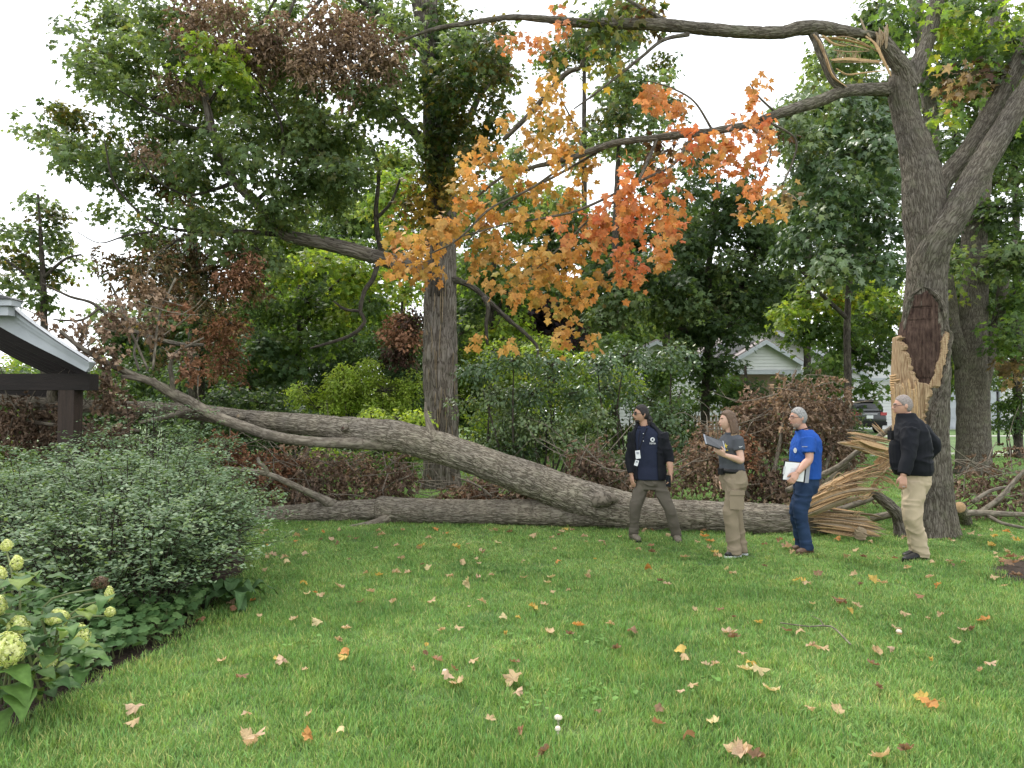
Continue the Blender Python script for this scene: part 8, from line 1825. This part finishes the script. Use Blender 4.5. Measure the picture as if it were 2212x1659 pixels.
sheet = [A + (B - A) * .03 + (D_ - A) * .05, A + (B - A) * .8 + (D_ - A) * .05, D_ + (C_ - D_) * .8 - (D_ - A) * .04, D_ + (C_ - D_) * .03 - (D_ - A) * .04]
sp = part('sheet', *prism(sheet, nc * 0.003), M['white_plain'], cbd)
for k in range(9):
    f0, f1 = 0.34 + k * 0.06, 0.352 + k * 0.06; w1 = (0.3 + 0.4 * ((k * 37) % 10) / 10)
    L0, L1 = sheet[0] + (sheet[3] - sheet[0]) * f0, sheet[0] + (sheet[3] - sheet[0]) * f1; R0, R1 = sheet[1] + (sheet[2] - sheet[1]) * f0, sheet[1] + (sheet[2] - sheet[1]) * f1
    part('printed_line', *prism([L0 + (R0 - L0) * .3, L0 + (R0 - L0) * (.3 + w1 * .8), L1 + (R1 - L1) * (.3 + w1 * .8), L1 + (R1 - L1) * .3], nc * 0.0045), M['paper_grey'], sp)
part('sheet', *prism([A + (B - A) * .86 + (D_ - A) * .04, B + (D_ - A) * .06, C_ - (D_ - A) * .02, D_ + (C_ - D_) * .86 - (D_ - A) * .0], nc * 0.004), M['paper_grey'], cbd)
part('clip', *prism([A + (D_ - A) * .3 - (B - A) * .02, A + (D_ - A) * .3 + (B - A) * .05, A + (D_ - A) * .7 + (B - A) * .05, A + (D_ - A) * .7 - (B - A) * .02], nc * 0.012), M['steel'], cbd)

# --- man in the black jacket, half turned away
dR = 8.07
T4 = [(1976, 1044, .17, .14), (1974, 1024, .18, .16), (1968, 1000, .19, .178), (1967, 960, .195, .175), (1969, 930, .19, .14), (1966, 914, .15, .105), (1960, 903, .085, .08)]
S4 = dict(yaw=163, head_yaw=164, head_pitch=-2, head_k=0.97, nose=1.0, skin='skin_c', torso=T4, arm_k=1.05,
          J=dict(head=(1952, 877, 0), neck=(1958, 902, 0), lsh=(1966, 928, -.18), lel=(1963, 982, -.26), lwr=(1951, 1028, -.3), lhd=(1951, 1052, -.31), rsh=(1988, 926, .14), rel=(2016, 962, .16), rwr=(1990, 1006, .22), rhd=(1978, 1014, .2),
                 lhip=(1976, 1046, -.08), lkn=(1972, 1112, -.1), lan=(1990, 1192, -.06), lto=(1950, 1204, -.12), rhip=(1974, 1046, .08), rkn=(1968, 1112, .06), ran=(1980, 1184, .12), rto=(1950, 1192, .08)),
          lpalm=(0.3, 0.9, 0), rpalm=(-0.2, -0.9, 0), lthumb=-1, rthumb=1, lcurl=0.5, rcurl=0.4,
          pelvis=[(1975, 1066, .14, .11), (1976, 1046, .178, .15), (1975, 1028, .178, .155), (1974, 1014, .175, .155)], trouser=(.108, .09, .078, .078), trouser_mat='khaki', shoe_mat='black_leather', sole_mat='black_leather', shoe_w=0.05, hem_z=0.04)
pr, J, h, Fv, Lv, tr_ = person('person', 'man with cropped grey hair in black jacket and pale khakis beside the broken trunk', dR, (1980, 1207), S4)
sl = []
for s in 'lr':
    e, w = J[s + 'el'], J[s + 'wr']
    sl.append(tb([J[s + 'sh'] + np.array([0, 0, 0.0]), (J[s + 'sh'] + e) / 2, e, e * 0.5 + w * 0.5, e * 0.06 + w * 0.94], [.088, .083, .076, .068, .055], 20, 0.03))
rows = [(1973, 1026, .182, .165), (1971, 1016, .196, .182)] + [(r[0], r[1], r[2] + .012, r[3] + .014) for r in T4[2:]] + [(1957, 893, .08, .078)]
top(pr, 'jacket', 'black_cloth', [loft(tr_(0.014, rows))] + sl, amp=0.012, seed=41, fr=7)
hair_cap(h, pr, 'hair_stubble', 0.007, hairline(-0.12, 0.58, -0.62))
face(h, pr, brow='hair_grey'); glasses(h, pr, False)
c = on_chest(None, dR, Lv, Fv, T4[4], 0.75, 0.04); nrm = unit(Fv * math.cos(.75) + Lv * math.sin(.75)); xd = unit(np.cross([0, 0, 1.0], nrm))
part('chest_emblem', *prism(star(c + [0, 0, -.05], .032, xd), nrm * 0.006), M['emblem_yellow'], pr)
part('emblem_line', *prism([c + xd * a + np.array([0, 0, b]) for a, b in ((-.03, -.095), (.03, -.095), (.03, -.103), (-.03, -.103))], nrm * 0.006), M['white_plain'], pr)
c = at(1924, 940, dR - .06)
rd_ = thing('pocket_radio', c, 'small black device clipped to the chest of the man in the black jacket', 'radio')
part('casing', *box(c[0], c[1], c[2], 0.035, 0.06, 0.1, 0.2), M['black_leather'], rd_)
part('antenna', *tb([c + [0, 0, .04], c + [0, 0, .09]], [.007, .005], 8), M['black_leather'], rd_)
part('wedding_ring', *tube([J['lwr'] + unit(J['lhd'] - J['lwr']) * .11 + np.array([.0, -.012, 0]) + np.array([.011 * math.cos(a), .003 * math.sin(a), .011 * math.sin(a) * .3]) for a in np.linspace(0, 6.28, 10)], [.0018] * 10, 6, .05)[:2], M['steel'], pr)
